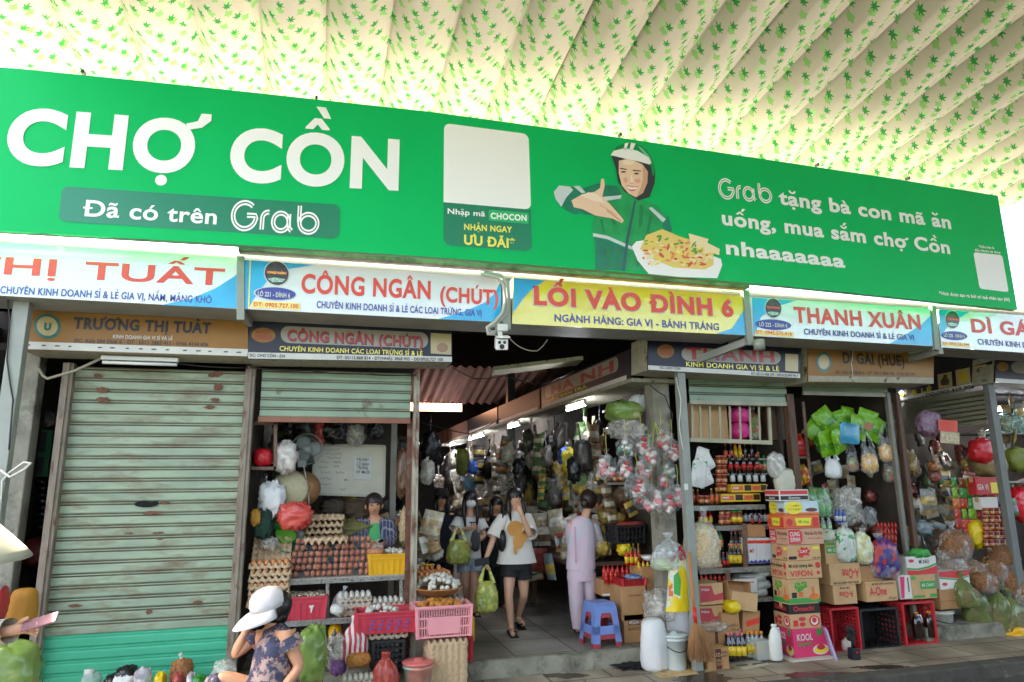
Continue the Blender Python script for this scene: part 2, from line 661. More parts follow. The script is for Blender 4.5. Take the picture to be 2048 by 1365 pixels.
tag(mb.build('aisle_step', CONCRETE), kind='structure')
mb = MB()
mb.box((8.0, 15.6, 0.076), (2.9, 18, 0.15))
tag(mb.build('side_aisle_floor', CONCRETE), kind='structure')

# ------------------------------------------------------------------ canopy over the street
def canopy_mat():
 m = bpy.data.materials.new('leaf printed canvas')
 m.use_nodes = True
 nt = m.node_tree
 N, L = nt.nodes, nt.links
 for n in list(N):
  N.remove(n)
 out = N.new('ShaderNodeOutputMaterial')
 uv = N.new('ShaderNodeUVMap')
 uv.uv_map = 'UVMap'
 def mth(op, a, b=None, c=None):
  n = N.new('ShaderNodeMath')
  n.operation = op
  for i, x in enumerate((a, b, c)):
   if x is None:
    continue
   if isinstance(x, (int, float)):
    n.inputs[i].default_value = x
   else:
    L.new(x, n.inputs[i])
  return n.outputs[0]
 sep = N.new('ShaderNodeSeparateXYZ')
 L.new(uv.outputs['UV'], sep.inputs[0])
 U, V = sep.outputs[0], sep.outputs[1]
 def leaves(ox, oy, pitch, size, lobes, depth, seed):
  row = mth('FLOOR', mth('ADD', mth('DIVIDE', V, pitch*0.8), oy))
  u0 = mth('ADD', mth('DIVIDE', U, pitch), mth('ADD', mth('MULTIPLY', mth('MODULO', row, 2.0), 0.5), ox))
  v0 = mth('ADD', mth('DIVIDE', V, pitch*0.8), oy)
  ci, cj = mth('FLOOR', u0), row
  wn_ = N.new('ShaderNodeTexWhiteNoise')
  wn_.noise_dimensions = '3D'
  cb = N.new('ShaderNodeCombineXYZ')
  L.new(mth('MODULO', ci, 3.0), cb.inputs[0])
  L.new(mth('MODULO', cj, 4.0), cb.inputs[1])
  cb.inputs[2].default_value = seed
  L.new(cb.outputs[0], wn_.inputs['Vector'])
  s2 = N.new('ShaderNodeSeparateColor')
  L.new(wn_.outputs['Color'], s2.inputs[0])
  du = mth('MULTIPLY', mth('SUBTRACT', mth('SUBTRACT', u0, ci), mth('ADD', 0.35, mth('MULTIPLY', s2.outputs[0], 0.3))), pitch)
  dv = mth('MULTIPLY', mth('SUBTRACT', mth('SUBTRACT', v0, cj), mth('ADD', 0.35, mth('MULTIPLY', s2.outputs[1], 0.3))), pitch*0.8)
  r = mth('SQRT', mth('ADD', mth('MULTIPLY', du, du), mth('MULTIPLY', dv, dv)))
  th = mth('ADD', mth('ARCTAN2', dv, du), mth('MULTIPLY', s2.outputs[2], 2.4))
  sp = mth('ABSOLUTE', mth('SINE', mth('MULTIPLY', th, lobes/2.0)))
  big = mth('ADD', 0.85, mth('MULTIPLY', mth('COSINE', th), 0.25))
  R_ = mth('MULTIPLY', mth('MULTIPLY', mth('SUBTRACT', 1.0, mth('MULTIPLY', sp, depth)), big), size)
  return mth('LESS_THAN', r, R_)
 A = leaves(0.0, 0.0, 0.175, 0.047, 7, 0.55, 1.0)
 B = leaves(0.42, 0.55, 0.175, 0.045, 5, 0.35, 5.0)
 C_ = leaves(0.25, 0.3, 0.35, 0.045, 3, 0.3, 9.0)
 nz = N.new('ShaderNodeTexNoise')
 nz.inputs['Scale'].default_value = 0.9
 nz.inputs['Detail'].default_value = 4
 L.new(uv.outputs['UV'], nz.inputs['Vector'])
 base = N.new('ShaderNodeMix')
 base.data_type = 'RGBA'
 base.inputs['A'].default_value = (*lin('#c0b69f'), 1)
 base.inputs['B'].default_value = (*lin('#cec6b3'), 1)
 L.new(nz.outputs['Fac'], base.inputs['Factor'])
 def lay(under, mask, col):
  mx = N.new('ShaderNodeMix')
  mx.data_type = 'RGBA'
  L.new(mask, mx.inputs['Factor'])
  L.new(under, mx.inputs['A'])
  mx.inputs['B'].default_value = (*lin(col), 1)
  return mx.outputs['Result']
 c = lay(base.outputs['Result'], C_, '#b4cf96')
 c = lay(c, B, '#8fbf70')
 c = lay(c, A, '#3f9648')
 d = N.new('ShaderNodeBsdfDiffuse')
 t = N.new('ShaderNodeBsdfTranslucent')
 dk = N.new('ShaderNodeMix')                     # the cloth lets more light through than it throws back
 dk.data_type = 'RGBA'
 dk.blend_type = 'MULTIPLY'
 dk.inputs['Factor'].default_value = 1.0
 L.new(c, dk.inputs['A'])
 dk.inputs['B'].default_value = (0.68, 0.68, 0.68, 1)
 L.new(dk.outputs['Result'], d.inputs[0])
 L.new(c, t.inputs[0])
 ms = N.new('ShaderNodeMixShader')
 ms.inputs[0].default_value = 0.026
 L.new(d.outputs[0], ms.inputs[1])
 L.new(t.outputs[0], ms.inputs[2])
 L.new(ms.outputs[0], out.inputs[0])
 return m
opp = thing('light_blocking_stalls', 'unseen row of closed stalls added across the street to block low sky light', 'building', (3, -6.0, 0))  # unseen, added to block low sky light from behind the camera
mb = MB()
mb.box((0, 0, 1.9), (44, 0.3, 3.8))
mb.build('wall', mat('grey stall wall', '#6f6a60', 0.8, var=0.3, vs=2), opp)
mb = MB()
for i in range(16):
 mb.box((-20 + 2.6*i, 0.17, 1.35), (2.2, 0.03, 2.7))
mb.build('roller_shutter', mat('dim blue green shutter', '#5f7a70', 0.6, var=0.2), opp)
CAN_Y1, CAN_Z1, SLOPE = 6.5, 5.5, 0.107
PER = 0.53
def canopy_z(Y):
 return CAN_Z1 + SLOPE*(CAN_Y1 - Y)
mb = MB()
CX0, CX1, CY0 = -2.75, 18.0, -5.6
NX = int((CX1 - CX0)/PER*14)
NY = 14
def canv(u, v):
 X = CX0 + (CX1 - CX0)*u
 Y = CY0 + (CAN_Y1 - CY0)*v
 s = ((X - 0.40)/PER) % 1.0
 k = int((X - 0.40)//PER)
 A_ = 0.2 + 0.02*noise.noise(Vector((k*1.7, 0.3, 0)))
 z = -A_*5.2*(s*(1 - s))*(1.25 - 0.8*s) - 0.012*noise.noise(Vector((X*2.2, Y*1.1, 0)))
 if s > 0.86:
  z -= 0.06*math.sin((s - 0.86)/0.14*math.pi)        # the pleat beside each seam
 z -= 0.02*noise.noise(Vector((k*3.1, Y*0.6, 2)))
 return Vector((X, Y, canopy_z(Y) + z))
mb.grid(canv, NX, NY)
canopy = mb.build('canopy', canopy_mat())
uvl = canopy.data.uv_layers.new(name='UVMap')
for lp in canopy.data.loops:
 co = canopy.data.vertices[lp.vertex_index].co
 uvl.data[lp.index].uv = (co.x*1.1, co.y)
sm_ = MB()
for k in range(-6, 34):
 X = 0.40 + PER*k
 if CX0 < X < CX1:
  sm_.tube([(X + 0.01*noise.noise(Vector((k, y*.5, 0))), y, canopy_z(y) - 0.016 - 0.02*noise.noise(Vector((k*3.1, y*0.6, 2)))) for y in [CY0 + (CAN_Y1 - CY0)*i/20 for i in range(21)]], 0.011, 5)
sm_.build('seam', mat('seam cord', '#8f8a58', 0.8, var=0.2), canopy)
tag(canopy, 'cream canvas awning printed with green leaves, stretched in pleats over the street', 'awning')
mb = MB()
mb.bar((-2.80, CY0, canopy_z(CY0) - 0.05), (-2.80, CAN_Y1 + 0.1, canopy_z(CAN_Y1 + .1) - 0.05), 0.05)
tag(mb.build('awning_pole', WHITE), 'white pole along the left edge of the leaf printed awning', 'pole')

# ------------------------------------------------------------------ the big green banner
BY = 5.5
GREEN = mat('green banner vinyl', '#00b25e', 0.42, var=0.06, vs=1.2, spec=0.16, bump=0.35, bs=2.2)
BAN_W = mat('white banner print', '#ececea', 0.4, spec=0.25)
DGREEN = mat('dark green banner print', '#067a58', 0.32)
YELTXT = mat('yellow banner print', '#e9e257', 0.35)
ban = thing('banner', 'long green printed banner hung under the leaf printed awning over all the stalls', 'banner', (2.4, BY, 3.6))
tops = [(-260, 108), (0, 134), (430, 177), (860, 224), (1200, 270), (1537, 320), (1770, 355), (1996, 392)]
bots = [(-260, 449), (0, 462), (430, 487), (860, 514), (1200, 541), (1537, 569), (1790, 595), (2035, 620)]
def interp(P, x):
 for (a, b), (c, d) in zip(P, P[1:]):
  if x <= c:
   return b + (d - b)*(x - a)/(c - a)
 return P[-1][1]
def ban_pt(u, v):
 xb = -260 + (2035 + 260)*u
 xt = -260 + (1996 + 260)*u
 a, b = at(xb, interp(bots, xb), BY), at(xt, interp(tops, xt), BY)
 p = a.lerp(b, v)
 rip = 0.0012*math.sin(p.x*2.3 + 3*v) + 0.008*max(0.0, 1 - v*3.2)*math.exp(-((p.x - 3.6)/0.8)**2)*math.sin(p.x*9 + v*26)
 return p + Vector((0, rip, 0)) - ban.location
mb = MB()
mb.grid(ban_pt, 150, 24)
FACE[ban.name] = mb.build('sheet', GREEN, ban)
mb = MB()
for v in (0.0, 1.0):
 pts = [ban_pt(i/20, v) + Vector((0, 0.045, 0.02 - 0.04*v)) for i in range(21)]
 for a, b in zip(pts, pts[1:]):
  mb.bar(a, b, 0.04)
for i in range(8):
 mb.bar(ban_pt(i/7, 0.01) + Vector((0, 0.045, 0)), ban_pt(i/7, 0.99) + Vector((0, 0.045, 0)), 0.035)
mb.build('frame', GREY_STEEL, ban)
mb = MB()
for x, y in ((167, 146), (633, 198), (1240, 271), (1634, 331), (1815, 358)):
 mb.box(at(x, y, BY + 0.03) - ban.location, (0.02, 0.05, 0.03))
mb.build('clip', BLACK, ban)
LB = 0.005
for s, a, b, cap, bold in (('CHỢ', (8, 322), (414, 345), 107, 0.062), ('CỒN', (457, 357), (797, 377), 102, 0.062)):
 lettering(ban, s, a, b, cap, BY, BAN_W, bold, LB)
def plane_px(Y, dy, base):
 return lambda x, y: at(x, y, Y) + Vector((0, -dy, 0)) - base
def double_line_logo(parent, x0, y0, x1, y1, hh, Y, dy, m):
 """the ride firm's word mark, drawn with two parallel lines"""
 base = parent.location
 A, B = at(x0, y0, Y), at(x1, y1, Y)
 h = hh*mpp((x0+x1)/2, (y0+y1)/2, Y)
 fn = lambda x, y: A + (B - A)*(x/4.15) + Vector((0, -dy, h*y)) - base
 paths = []
 paths.append((arc(0.62, 0.5, 0.52, 0.5, 48, 270, 20) + arc(0.62, 0.5, 0.52, 0.5, 270, 352, 8) + [(1.12, 0.52), (0.72, 0.52)], 0))
 paths.append((([(1.42, 0.0), (1.42, 0.42)] + arc(1.68, 0.42, 0.26, 0.26, 180, 80, 8)), 0))
 paths.append((arc(2.28, 0.33, 0.36, 0.34, 0, 360, 24), 1))
 paths.append(([(2.64, 0.66), (2.64, 0.36), (2.66, 0.12), (2.78, 0.0)], 0))
 paths.append(([(3.12, 1.0), (3.12, 0.36)], 0))
 paths.append((arc(3.56, 0.33, 0.42, 0.35, 0, 360, 24), 1))
 mb = MB()
 lift = 0.0
 for p, cl in paths:
  lift += 0.0005
  for k in (-1, 1):
   q = []
   n = len(p)
   for i, (x, y) in enumerate(p):
    a_ = p[(i-1) % n] if (i or cl) else p[0]
    b_ = p[(i+1) % n] if (i < n-1 or cl) else p[-1]
    if cl and i in (0, n-1):
     a_, b_ = p[n-2], p[1]
    dx, dy_ = b_[0]-a_[0], b_[1]-a_[1]
    l = math.hypot(dx, dy_) or 1
    q.append((x - dy_/l*0.062*k, y + dx/l*0.062*k))
   stroke(mb, q, 0.075, lambda x, y, e=lift: fn(x, y) + Vector((0, -e, 0)))
 return mb.build('lettering', m, FACE.get(parent.name, parent))
pill = rrect(0, 0, 1, 1, 0.12)
def quadmap(tl, tr, br, bl, pts):
 o = []
 for u, v in pts:
  o.append((tl[0]*(1-u)*v + tr[0]*u*v + br[0]*u*(1-v) + bl[0]*(1-u)*(1-v), tl[1]*(1-u)*v + tr[1]*u*v + br[1]*u*(1-v) + bl[1]*(1-u)*(1-v)))
 return o
def rr_asp(asp, r=0.12):
 p = rrect(0, 0, asp, 1, r)
 return [(x/asp, y) for x, y in p]
panel(ban, quadmap((124, 373), (681, 410), (678, 479), (117, 443), rr_asp(8, 0.2)), BY, DGREEN, 0.003, 'print')
lettering(ban, 'Đã có trên', (165, 432), (433, 449), 32, BY, BAN_W, 0.03, 0.005)
double_line_logo(ban, 460, 457, 641, 466, 55, BY, 0.005, BAN_W)
panel(ban, quadmap((888, 247), (1057, 269), (1062, 420), (887, 405), rr_asp(1.1, 0.08)[:18] + [(0, 0.0), (1, 0.0)]), BY, BAN_W, 0.003, 'print')
panel(ban, quadmap((887, 405.5), (1062, 420.5), (1064, 504), (887, 490), [(0, 1), (0, 0.12), (0.03, 0.03), (0.08, 0), (0.92, 0), (0.97, 0.03), (1, 0.12), (1, 1)]), BY, DGREEN, 0.003, 'print')
lettering(ban, 'Nhập mã', (895, 428), (970, 434), 11, BY, BAN_W, 0.03, 0.005)
panel(ban, quadmap((977, 420), (1057, 427), (1057, 449), (977, 442), rr_asp(3.6, 0.15)), BY, mat('bright green print', '#11b264', 0.32), 0.005, 'print')
lettering(ban, 'CHOCON', (981, 438), (1053, 443), 12, BY, BAN_W, 0.05, 0.007)
lettering(ban, 'NHẬN NGAY', (928, 460), (1024, 466), 12, BY, YELTXT, 0.04, 0.005)
lettering(ban, 'ƯU ĐÃI*', (928, 489), (1030, 497), 19, BY, YELTXT, 0.05, 0.005)
double_line_logo(ban, 1437, 395, 1546, 405, 38, BY, LB, BAN_W)
for s, a, b, cap in (('tặng bà con mã ăn', (1558, 408), (1902, 458), 27), ('uống, mua sắm chợ Cồn', (1444, 449), (1900, 508), 27), ('nhaaaaaaa', (1452, 508), (1690, 536), 27)):
 lettering(ban, s, a, b, cap, BY, BAN_W, 0.05, LB)
lettering(ban, '*Điều kiện &', (1957, 496), (1988, 499), 5, BY, BAN_W, 0.03, LB)
lettering(ban, 'điều khoản áp dụng', (1949, 503), (2000, 508), 5, BY, BAN_W, 0.03, LB)
lettering(ban, '*Hình được tạo ra bởi trí tuệ nhân tạo (AI)', (1878, 590), (2019, 603), 6.5, BY, BAN_W, 0.04, LB)
panel(ban, quadmap((1946, 505), (2004, 511), (2017, 585), (1959, 578), rr_asp(0.85, 0.08)), BY, BAN_W, 0.003, 'print')
# the printed picture of a helmeted rider offering a bowl of noodles
Z8 = lambda pts: zp((1060, 260), 0.249, pts)
SKIN_P = mat('printed skin', '#e8c3a6', 0.35)
JACK = mat('printed jacket green', '#0a9a52', 0.32, var=0.25, vs=7)
JACK_D = mat('printed jacket teal', '#067a5c', 0.32, var=0.3, vs=6)
GREYP = mat('printed pale grey', '#c6cfd0', 0.35, var=0.1)
def pic(pts, m, dy, name='print'):
 return panel(ban, Z8(pts), BY, m, dy - 0.007, name)
pic([(515, 690), (500, 780), (520, 960), (525, 1125), (930, 1140), (1130, 900), (1140, 820), (1100, 700), (1010, 600), (900, 570), (760, 480), (690, 450), (580, 440), (560, 600)], JACK, 0.010)
pic([(540, 430), (600, 440), (700, 455), (735, 520), (720, 560), (600, 575), (520, 690), (420, 680), (330, 600), (300, 520), (400, 480)], JACK_D, 0.011)
pic([(190, 500), (230, 450), (320, 455), (400, 480), (430, 520), (320, 560), (330, 600), (430, 640), (370, 685), (290, 650), (220, 590)], JACK_D, 0.0115)
pic([(190, 500), (232, 450), (320, 458), (345, 485), (290, 545), (250, 620), (205, 560)], GREYP, 0.012)
pic([(345, 455), (395, 452), (445, 505), (415, 512)], GREYP, 0.0125)
pic([(505, 830), (620, 852), (830, 945), (828, 970), (620, 880), (505, 858)], GREYP, 0.0115)
pic([(580, 540), (700, 530), (735, 525), (725, 555), (610, 572)], GREYP, 0.0115)
pic([(950, 630), (975, 622), (1090, 720), (1065, 745)], GREYP, 0.0115)
pic([(1060, 745), (1110, 690), (1138, 800), (1120, 850), (1070, 800)], JACK_D, 0.011)
pic([(520, 860), (620, 885), (760, 950), (745, 1130), (525, 1122)], JACK_D, 0.0112)
pic([(835, 570), (850, 572), (790, 900), (762, 1135), (738, 1135), (770, 880)], mat('printed zip', '#285a5c', 0.3), 0.012)
pic([(655, 215), (700, 130), (800, 108), (900, 135), (970, 215), (1005, 330), (1000, 430), (960, 540), (870, 570), (760, 500), (705, 420), (690, 320)], mat('printed dark helmet lining', '#2b3338', 0.3), 0.0125)
pic([(712, 250), (800, 232), (900, 280), (945, 340), (940, 430), (905, 510), (850, 545), (790, 515), (735, 450), (710, 350)], SKIN_P, 0.0135)
pic([(660, 190), (690, 140), (760, 110), (840, 110), (930, 160), (985, 250), (1003, 330), (985, 380), (965, 290), (880, 215), (760, 170)], mat('printed helmet green', '#0c8c50', 0.2), 0.0145)
pic([(645, 208), (670, 172), (760, 150), (860, 172), (950, 225), (972, 270), (955, 282), (860, 255), (760, 235), (680, 215)], BAN_W, 0.0155)
pic([(760, 112), (790, 108), (770, 158), (748, 160)], BAN_W, 0.0155)
pic([(808, 108), (845, 114), (822, 168), (796, 164)], BAN_W, 0.0155)
for q in ([(722, 308), (775, 318), (775, 326), (722, 318)], [(822, 325), (890, 330), (888, 338), (824, 334)]):
 pic(q, INK, 0.0145)
for cx, cy_ in ((748, 341), (853, 355)):
 panel(ban, Z8(ell(cx, cy_, 20, 7)), BY, mat('printed eye', '#3a2820', 0.35), 0.0075, 'print')
pic([(770, 448), (815, 462), (865, 460), (845, 485), (805, 488)], BAN_W, 0.0145)
pic([(770, 446), (815, 458), (868, 458), (866, 464), (815, 466), (772, 454)], mat('printed lips', '#d0605f', 0.35), 0.015)
pic([(782, 472), (808, 484), (850, 480), (835, 494), (805, 496)], mat('printed lips', '#d0605f'), 0.015)
pic([(795, 425), (835, 432), (815, 440)], mat('printed skin shade', '#cf9f82', 0.35), 0.0145)
pic([(330, 570), (420, 520), (520, 500), (560, 470), (570, 395), (592, 398), (598, 450), (578, 540), (640, 600), (720, 690), (752, 730), (735, 752), (660, 715), (520, 690), (420, 640), (350, 625)], SKIN_P, 0.0145)
pic([(560, 600), (700, 690), (698, 694), (556, 606)], mat('printed skin shade', '#cf9f82'), 0.015)
SH1, SH2, SH3 = mat('printed cheek shade', '#cf9e80', 0.35), mat('printed jacket fold', '#067a44', 0.35), mat('printed highlight', '#f0d8c2', 0.35)
pic([(900, 290), (945, 340), (940, 430), (905, 510), (850, 545), (885, 470), (905, 400)], SH1, 0.0138)
pic([(735, 250), (800, 245), (840, 262), (820, 285), (750, 280)], SH3, 0.0138)
pic([(745, 395), (775, 385), (785, 415), (760, 430)], mat('printed blush', '#dfa08c', 0.35), 0.0138)
pic([(835, 400), (880, 395), (885, 425), (850, 430)], mat('printed blush', ''), 0.0138)
pic([(805, 370), (818, 368), (826, 425), (808, 430)], SH3, 0.0142)
for q in ([(600, 600), (640, 620), (690, 760), (670, 770)], [(560, 720), (580, 720), (600, 830), (585, 835)], [(880, 600), (910, 610), (900, 760), (870, 800)], [(960, 680), (985, 700), (950, 830), (930, 830)], [(610, 920), (640, 930), (650, 1100), (625, 1100)], [(700, 960), (720, 965), (700, 1110), (680, 1110)], [(850, 960), (880, 985), (890, 1080), (850, 1100)]):
 pic(q, SH2, 0.0118)
pic([(400, 530), (470, 505), (540, 520), (600, 590), (500, 570)], SH3, 0.015)
pic([(620, 640), (735, 735), (728, 745), (610, 655)], SH1, 0.0152)
pic([(860, 130), (900, 150), (960, 220), (975, 260), (940, 230), (890, 170)], mat('printed gloss', '#5fb98c', 0.3), 0.0148)
pic([(815, 940), (850, 900), (910, 890), (1450, 1010), (1530, 1040), (1540, 1090), (1500, 1195), (1200, 1185), (950, 1160), (860, 1050)], BAN_W, 0.0155)
fr = random.Random(3)
foods = [mat('printed broth', '#e3c76a', 0.35), mat('printed herb', '#5f9b3c', 0.35), mat('printed prawn', '#e08a55', 0.35), mat('printed noodles', '#ecd9a8', 0.35), mat('printed chilli', '#cf5236', 0.35), mat('printed egg', '#e6d24c', 0.35)]
pic([(880, 960), (930, 850), (1060, 800), (1200, 860), (1330, 900), (1470, 990), (1470, 1090), (1400, 1125), (1150, 1110), (980, 1040)], foods[0], 0.016)
pic([(1270, 835), (1430, 880), (1420, 910), (1520, 960), (1515, 1010), (1290, 940)], foods[3], 0.0165)
for i in range(95):
 x, y = fr.uniform(905, 1450), fr.uniform(0, 1)
 yt = 840 + max(0, (x - 1060))*0.33 + max(0, 1000 - x)*0.5
 y = yt + y*(1110 - yt)*0.9
 m = foods[1] if y < yt + 60 and fr.random() < 0.6 else fr.choice(foods[2:] + [foods[3]])
 a = fr.uniform(0, 3.1)
 rx, ry = fr.uniform(14, 42), fr.uniform(7, 16)
 pic([(x + rx*math.cos(t)*math.cos(a) - ry*math.sin(t)*math.sin(a), y + (rx*math.cos(t)*math.sin(a) + ry*math.sin(t)*math.cos(a))*0.7) for t in [k*math.pi/4 for k in range(8)]], m, 0.017 + 0.00003*i)

# ------------------------------------------------------------------ stall sign boxes, upper row
SY = 5.8
def sign_box(name, label, tl, tr, br, bl, Y, depth, face, body=GREY_STEEL, frame=0.03):
 P = [at(*q, Y) for q in (tl, tr, br, bl)]
 loc = (P[3] + P[2])/2
 t = thing(name, label, 'shop sign', loc)
 mb = MB()
 mb.prism([p - loc for p in P][::-1], (0, 0.02, 0))
 FACE[t.name] = mb.build('face_panel', face, t)
 mb = MB()
 Q = [p - loc + Vector((0, 0.022, 0)) for p in P]
 mb.prism(Q[::-1], (0, depth, 0))
 mb.build('box_body', body, t)
 return t
s1 = sign_box('stall_sign', 'white upper sign with wide red capitals above the closed shutter, cut by the left edge', (-330, 462), (475, 517), (475, 618), (-330, 573), SY, 0.42, WHITE_SIGN)
F4 = lambda p: zp((0, 460), 0.2539, p)
panel(s1, F4([(1270, 592), (1500, 545), (1700, 460), (1850, 365), (1868, 345), (1868, 620)]), SY, SKY_PRINT, 0.003, 'print')
lettering(s1, 'THỊ', (-75, 545), (123, 553), 34, SY, RED_PRINT, 0.03)
lettering(s1, 'TUẤT', (168, 558), (448, 571), 34, SY, RED_PRINT, 0.03)
lettering(s1, 'CHUYÊN KINH DOANH SỈ & LẺ GIA VỊ, NẤM, MĂNG KHÔ', (0, 587), (423, 607), 14, SY, BLUE_PRINT, 0.03)
s2 = sign_box('stall_sign', 'white upper sign with red letters and blue corners, over the egg stall', (487, 520), (1002, 557), (1002, 645), (487, 618), SY, 0.42, WHITE_SIGN)
F5 = lambda p: zp((480, 480), 0.2734, p)
panel(s2, F5([(28, 148), (540, 184), (350, 215), (200, 300), (110, 420), (60, 506), (28, 503)]), SY, SKY_PRINT, 0.003, 'print')
panel(s2, F5([(1908, 300), (1870, 385), (1790, 460), (1650, 520), (1450, 580), (1908, 602)]), SY, SKY_PRINT, 0.003, 'print')
panel(s2, F5([(72, 150), (80, 150), (68, 505), (58, 505)]), SY, YEL_PRINT, 0.005, 'print')
PHOTO = mat('dark printed photo', '#3b3a38', 0.2, var=0.6, vs=25)
def logo_round(t, cx, cy_, rx, ry, Y):
 panel(t, ell(cx, cy_, rx*1.06, ry*1.06, tilt=0.06), Y, WHITE, 0.004, 'print')
 panel(t, ell(cx, cy_, rx, ry, tilt=0.06), Y, PHOTO, 0.006, 'print')
 panel(t, [(cx-rx*.82, cy_-ry*.22), (cx+rx*.85, cy_-ry*.1), (cx+rx*.85, cy_+ry*.12), (cx-rx*.82, cy_+0)], Y, RED_PRINT, 0.007, 'print')
 if rx > 20:
  lettering(t, 'CHỢ CỒN', (cx-rx*.7, cy_+ry*.0), (cx+rx*.75, cy_+ry*.1), ry*.17, Y, YELTXT, 0.03, 0.009)
 panel(t, [(cx-rx*.75, cy_+ry*.45), (cx-rx*.2, cy_+ry*.35), (cx+rx*.75, cy_+ry*.5), (cx+rx*.5, cy_+ry*.75), (cx-rx*.4, cy_+ry*.75)], Y, mat('printed umbrellas', '#9fb8b0', 0.3, var=0.5, vs=40), 0.007, 'print')
logo_round(s2, 553.3, 547.5, 24, 23.5, SY)
panel(s2, ell(550.5, 588, 43, 14, tilt=0.045), SY, WHITE, 0.004, 'print')
panel(s2, ell(551, 588, 40.5, 12.5, tilt=0.045), SY, BLUE_PRINT, 0.006, 'print')
lettering(s2, 'LÔ 221 - ĐÌNH 6', (515.5, 592.5), (580, 596.5), 9, SY, WHITE, 0.04, 0.008)
panel(s2, F5([(92, 445), (440, 465), (440, 515), (80, 498)]), SY, mat('pale yellow print', '#e8d36a', 0.2), 0.005, 'print')
lettering(s2, 'ĐT: 0905.727.100', (507, 613), (597, 617.5), 8, SY, RED_PRINT, 0.04, 0.007)
lettering(s2, 'CÔNG NGÂN', (602, 585), (861, 598), 36, SY, RED_PRINT, 0.045)
lettering(s2, '(CHÚT)', (880, 603), (996, 610), 29, SY, RED_PRINT, 0.045, 0.006)
lettering(s2, 'CHUYÊN KINH DOANH SỈ & LẺ CÁC LOẠI TRỨNG, GIA VỊ', (633, 616), (964, 633), 13, SY, BLUE_PRINT, 0.03, 0.006)
s3 = sign_box('stall_sign', 'yellow upper sign lettered LỐI VÀO ĐÌNH 6 over the aisle entrance', (1027, 556), (1485, 591), (1492, 671), (1024, 648), SY, 0.42, mat('glossy yellow sign sheet', '#dccb22', 0.1, var=0.08, vs=2, bump=0.5, bs=2.0, coat=0.6))
F6 = lambda p: zp((1000, 520), 0.2637, p)
panel(s3, F6([(104, 140), (345, 158), (250, 215), (170, 300), (97, 405)]), SY, SKY_PRINT, 0.003, 'print')
panel(s3, F6([(1850, 380), (1862, 572), (1640, 561), (1760, 520)]), SY, SKY_PRINT, 0.003, 'print')
lettering(s3, 'LỐI VÀO ĐÌNH 6', (1066, 609), (1469, 634), 34, SY, WHITE, 0.09, 0.003)
lettering(s3, 'LỐI VÀO ĐÌNH 6', (1068, 608), (1467, 633), 33, SY, RED_PRINT, 0.07, 0.006)
lettering(s3, 'NGÀNH HÀNG: GIA VỊ - BÁNH TRÁNG', (1109, 643), (1438, 661), 14, SY, BLUE_PRINT, 0.03)
s4 = sign_box('stall_sign', 'white upper sign with red letters just right of the yellow entrance sign', (1500, 594), (1860, 617), (1866, 693), (1506, 672), SY, 0.42, WHITE_SIGN)
F7 = lambda p: zp((1480, 560), 0.2773, p)
panel(s4, F7([(85, 128), (410, 150), (270, 190), (150, 270), (105, 400), (97, 398), (90, 250)]), SY, SKY_PRINT, 0.003, 'print')
panel(s4, F7([(1378, 255), (1300, 330), (1200, 390), (1080, 460), (1390, 478)]), SY, SKY_PRINT, 0.003, 'print')
logo_round(s4, 1546, 617, 16, 19, SY)
panel(s4, ell(1546, 650, 36, 10.5, tilt=0.05), SY, BLUE_PRINT, 0.005, 'print')
lettering(s4, 'LÔ 222 - ĐÌNH 6', (1518, 653), (1574, 656), 7.5, SY, WHITE, 0.04, 0.008)
panel(s4, F7([(110, 362), (385, 378), (385, 415), (106, 398)]), SY, mat('pale yellow print', ''), 0.005, 'print')
lettering(s4, 'ĐT: 0945.575.416', (1511, 668), (1583, 672), 7, SY, RED_PRINT, 0.03, 0.007)
lettering(s4, 'THANH XUÂN', (1589, 644), (1842, 659), 29, SY, RED_PRINT, 0.05)
lettering(s4, 'CHUYÊN KINH DOANH SỈ & LẺ GIA VỊ', (1608, 669), (1829, 681), 11, SY, BLUE_PRINT, 0.03, 0.006)
s5 = sign_box('stall_sign', 'white upper sign cut off by the right edge, last of the row', (1877, 619), (2420, 656), (2420, 730), (1883, 695), SY, 0.42, WHITE_SIGN)
panel(s5, F7([(1430, 214), (1650, 232), (1590, 270), (1500, 330), (1455, 400), (1440, 400)]), SY, SKY_PRINT, 0.003, 'print')
logo_round(s5, 1904, 640, 14, 17, SY)
panel(s5, ell(1908, 672, 26, 9, tilt=0.05), SY, BLUE_PRINT, 0.005, 'print')
lettering(s5, 'LÔ 238 - ĐÌNH 6', (1887, 674), (1929, 677), 6.5, SY, WHITE, 0.04, 0.008)
panel(s5, F7([(1462, 447), (1655, 460), (1655, 490), (1462, 478)]), SY, mat('pale yellow print', ''), 0.005, 'print')
lettering(s5, 'ĐT: 0935.243.344', (1885, 690), (1937, 693), 6, SY, RED_PRINT, 0.03, 0.007)
lettering(s5, 'DÌ GÁI (HUẾ)', (1944, 664), (2190, 681), 25, SY, RED_PRINT, 0.05)
lettering(s5, 'CHUYÊN KINH DOANH SỈ & LẺ', (1956, 689), (2130, 702), 11, SY, BLUE_PRINT, 0.03)
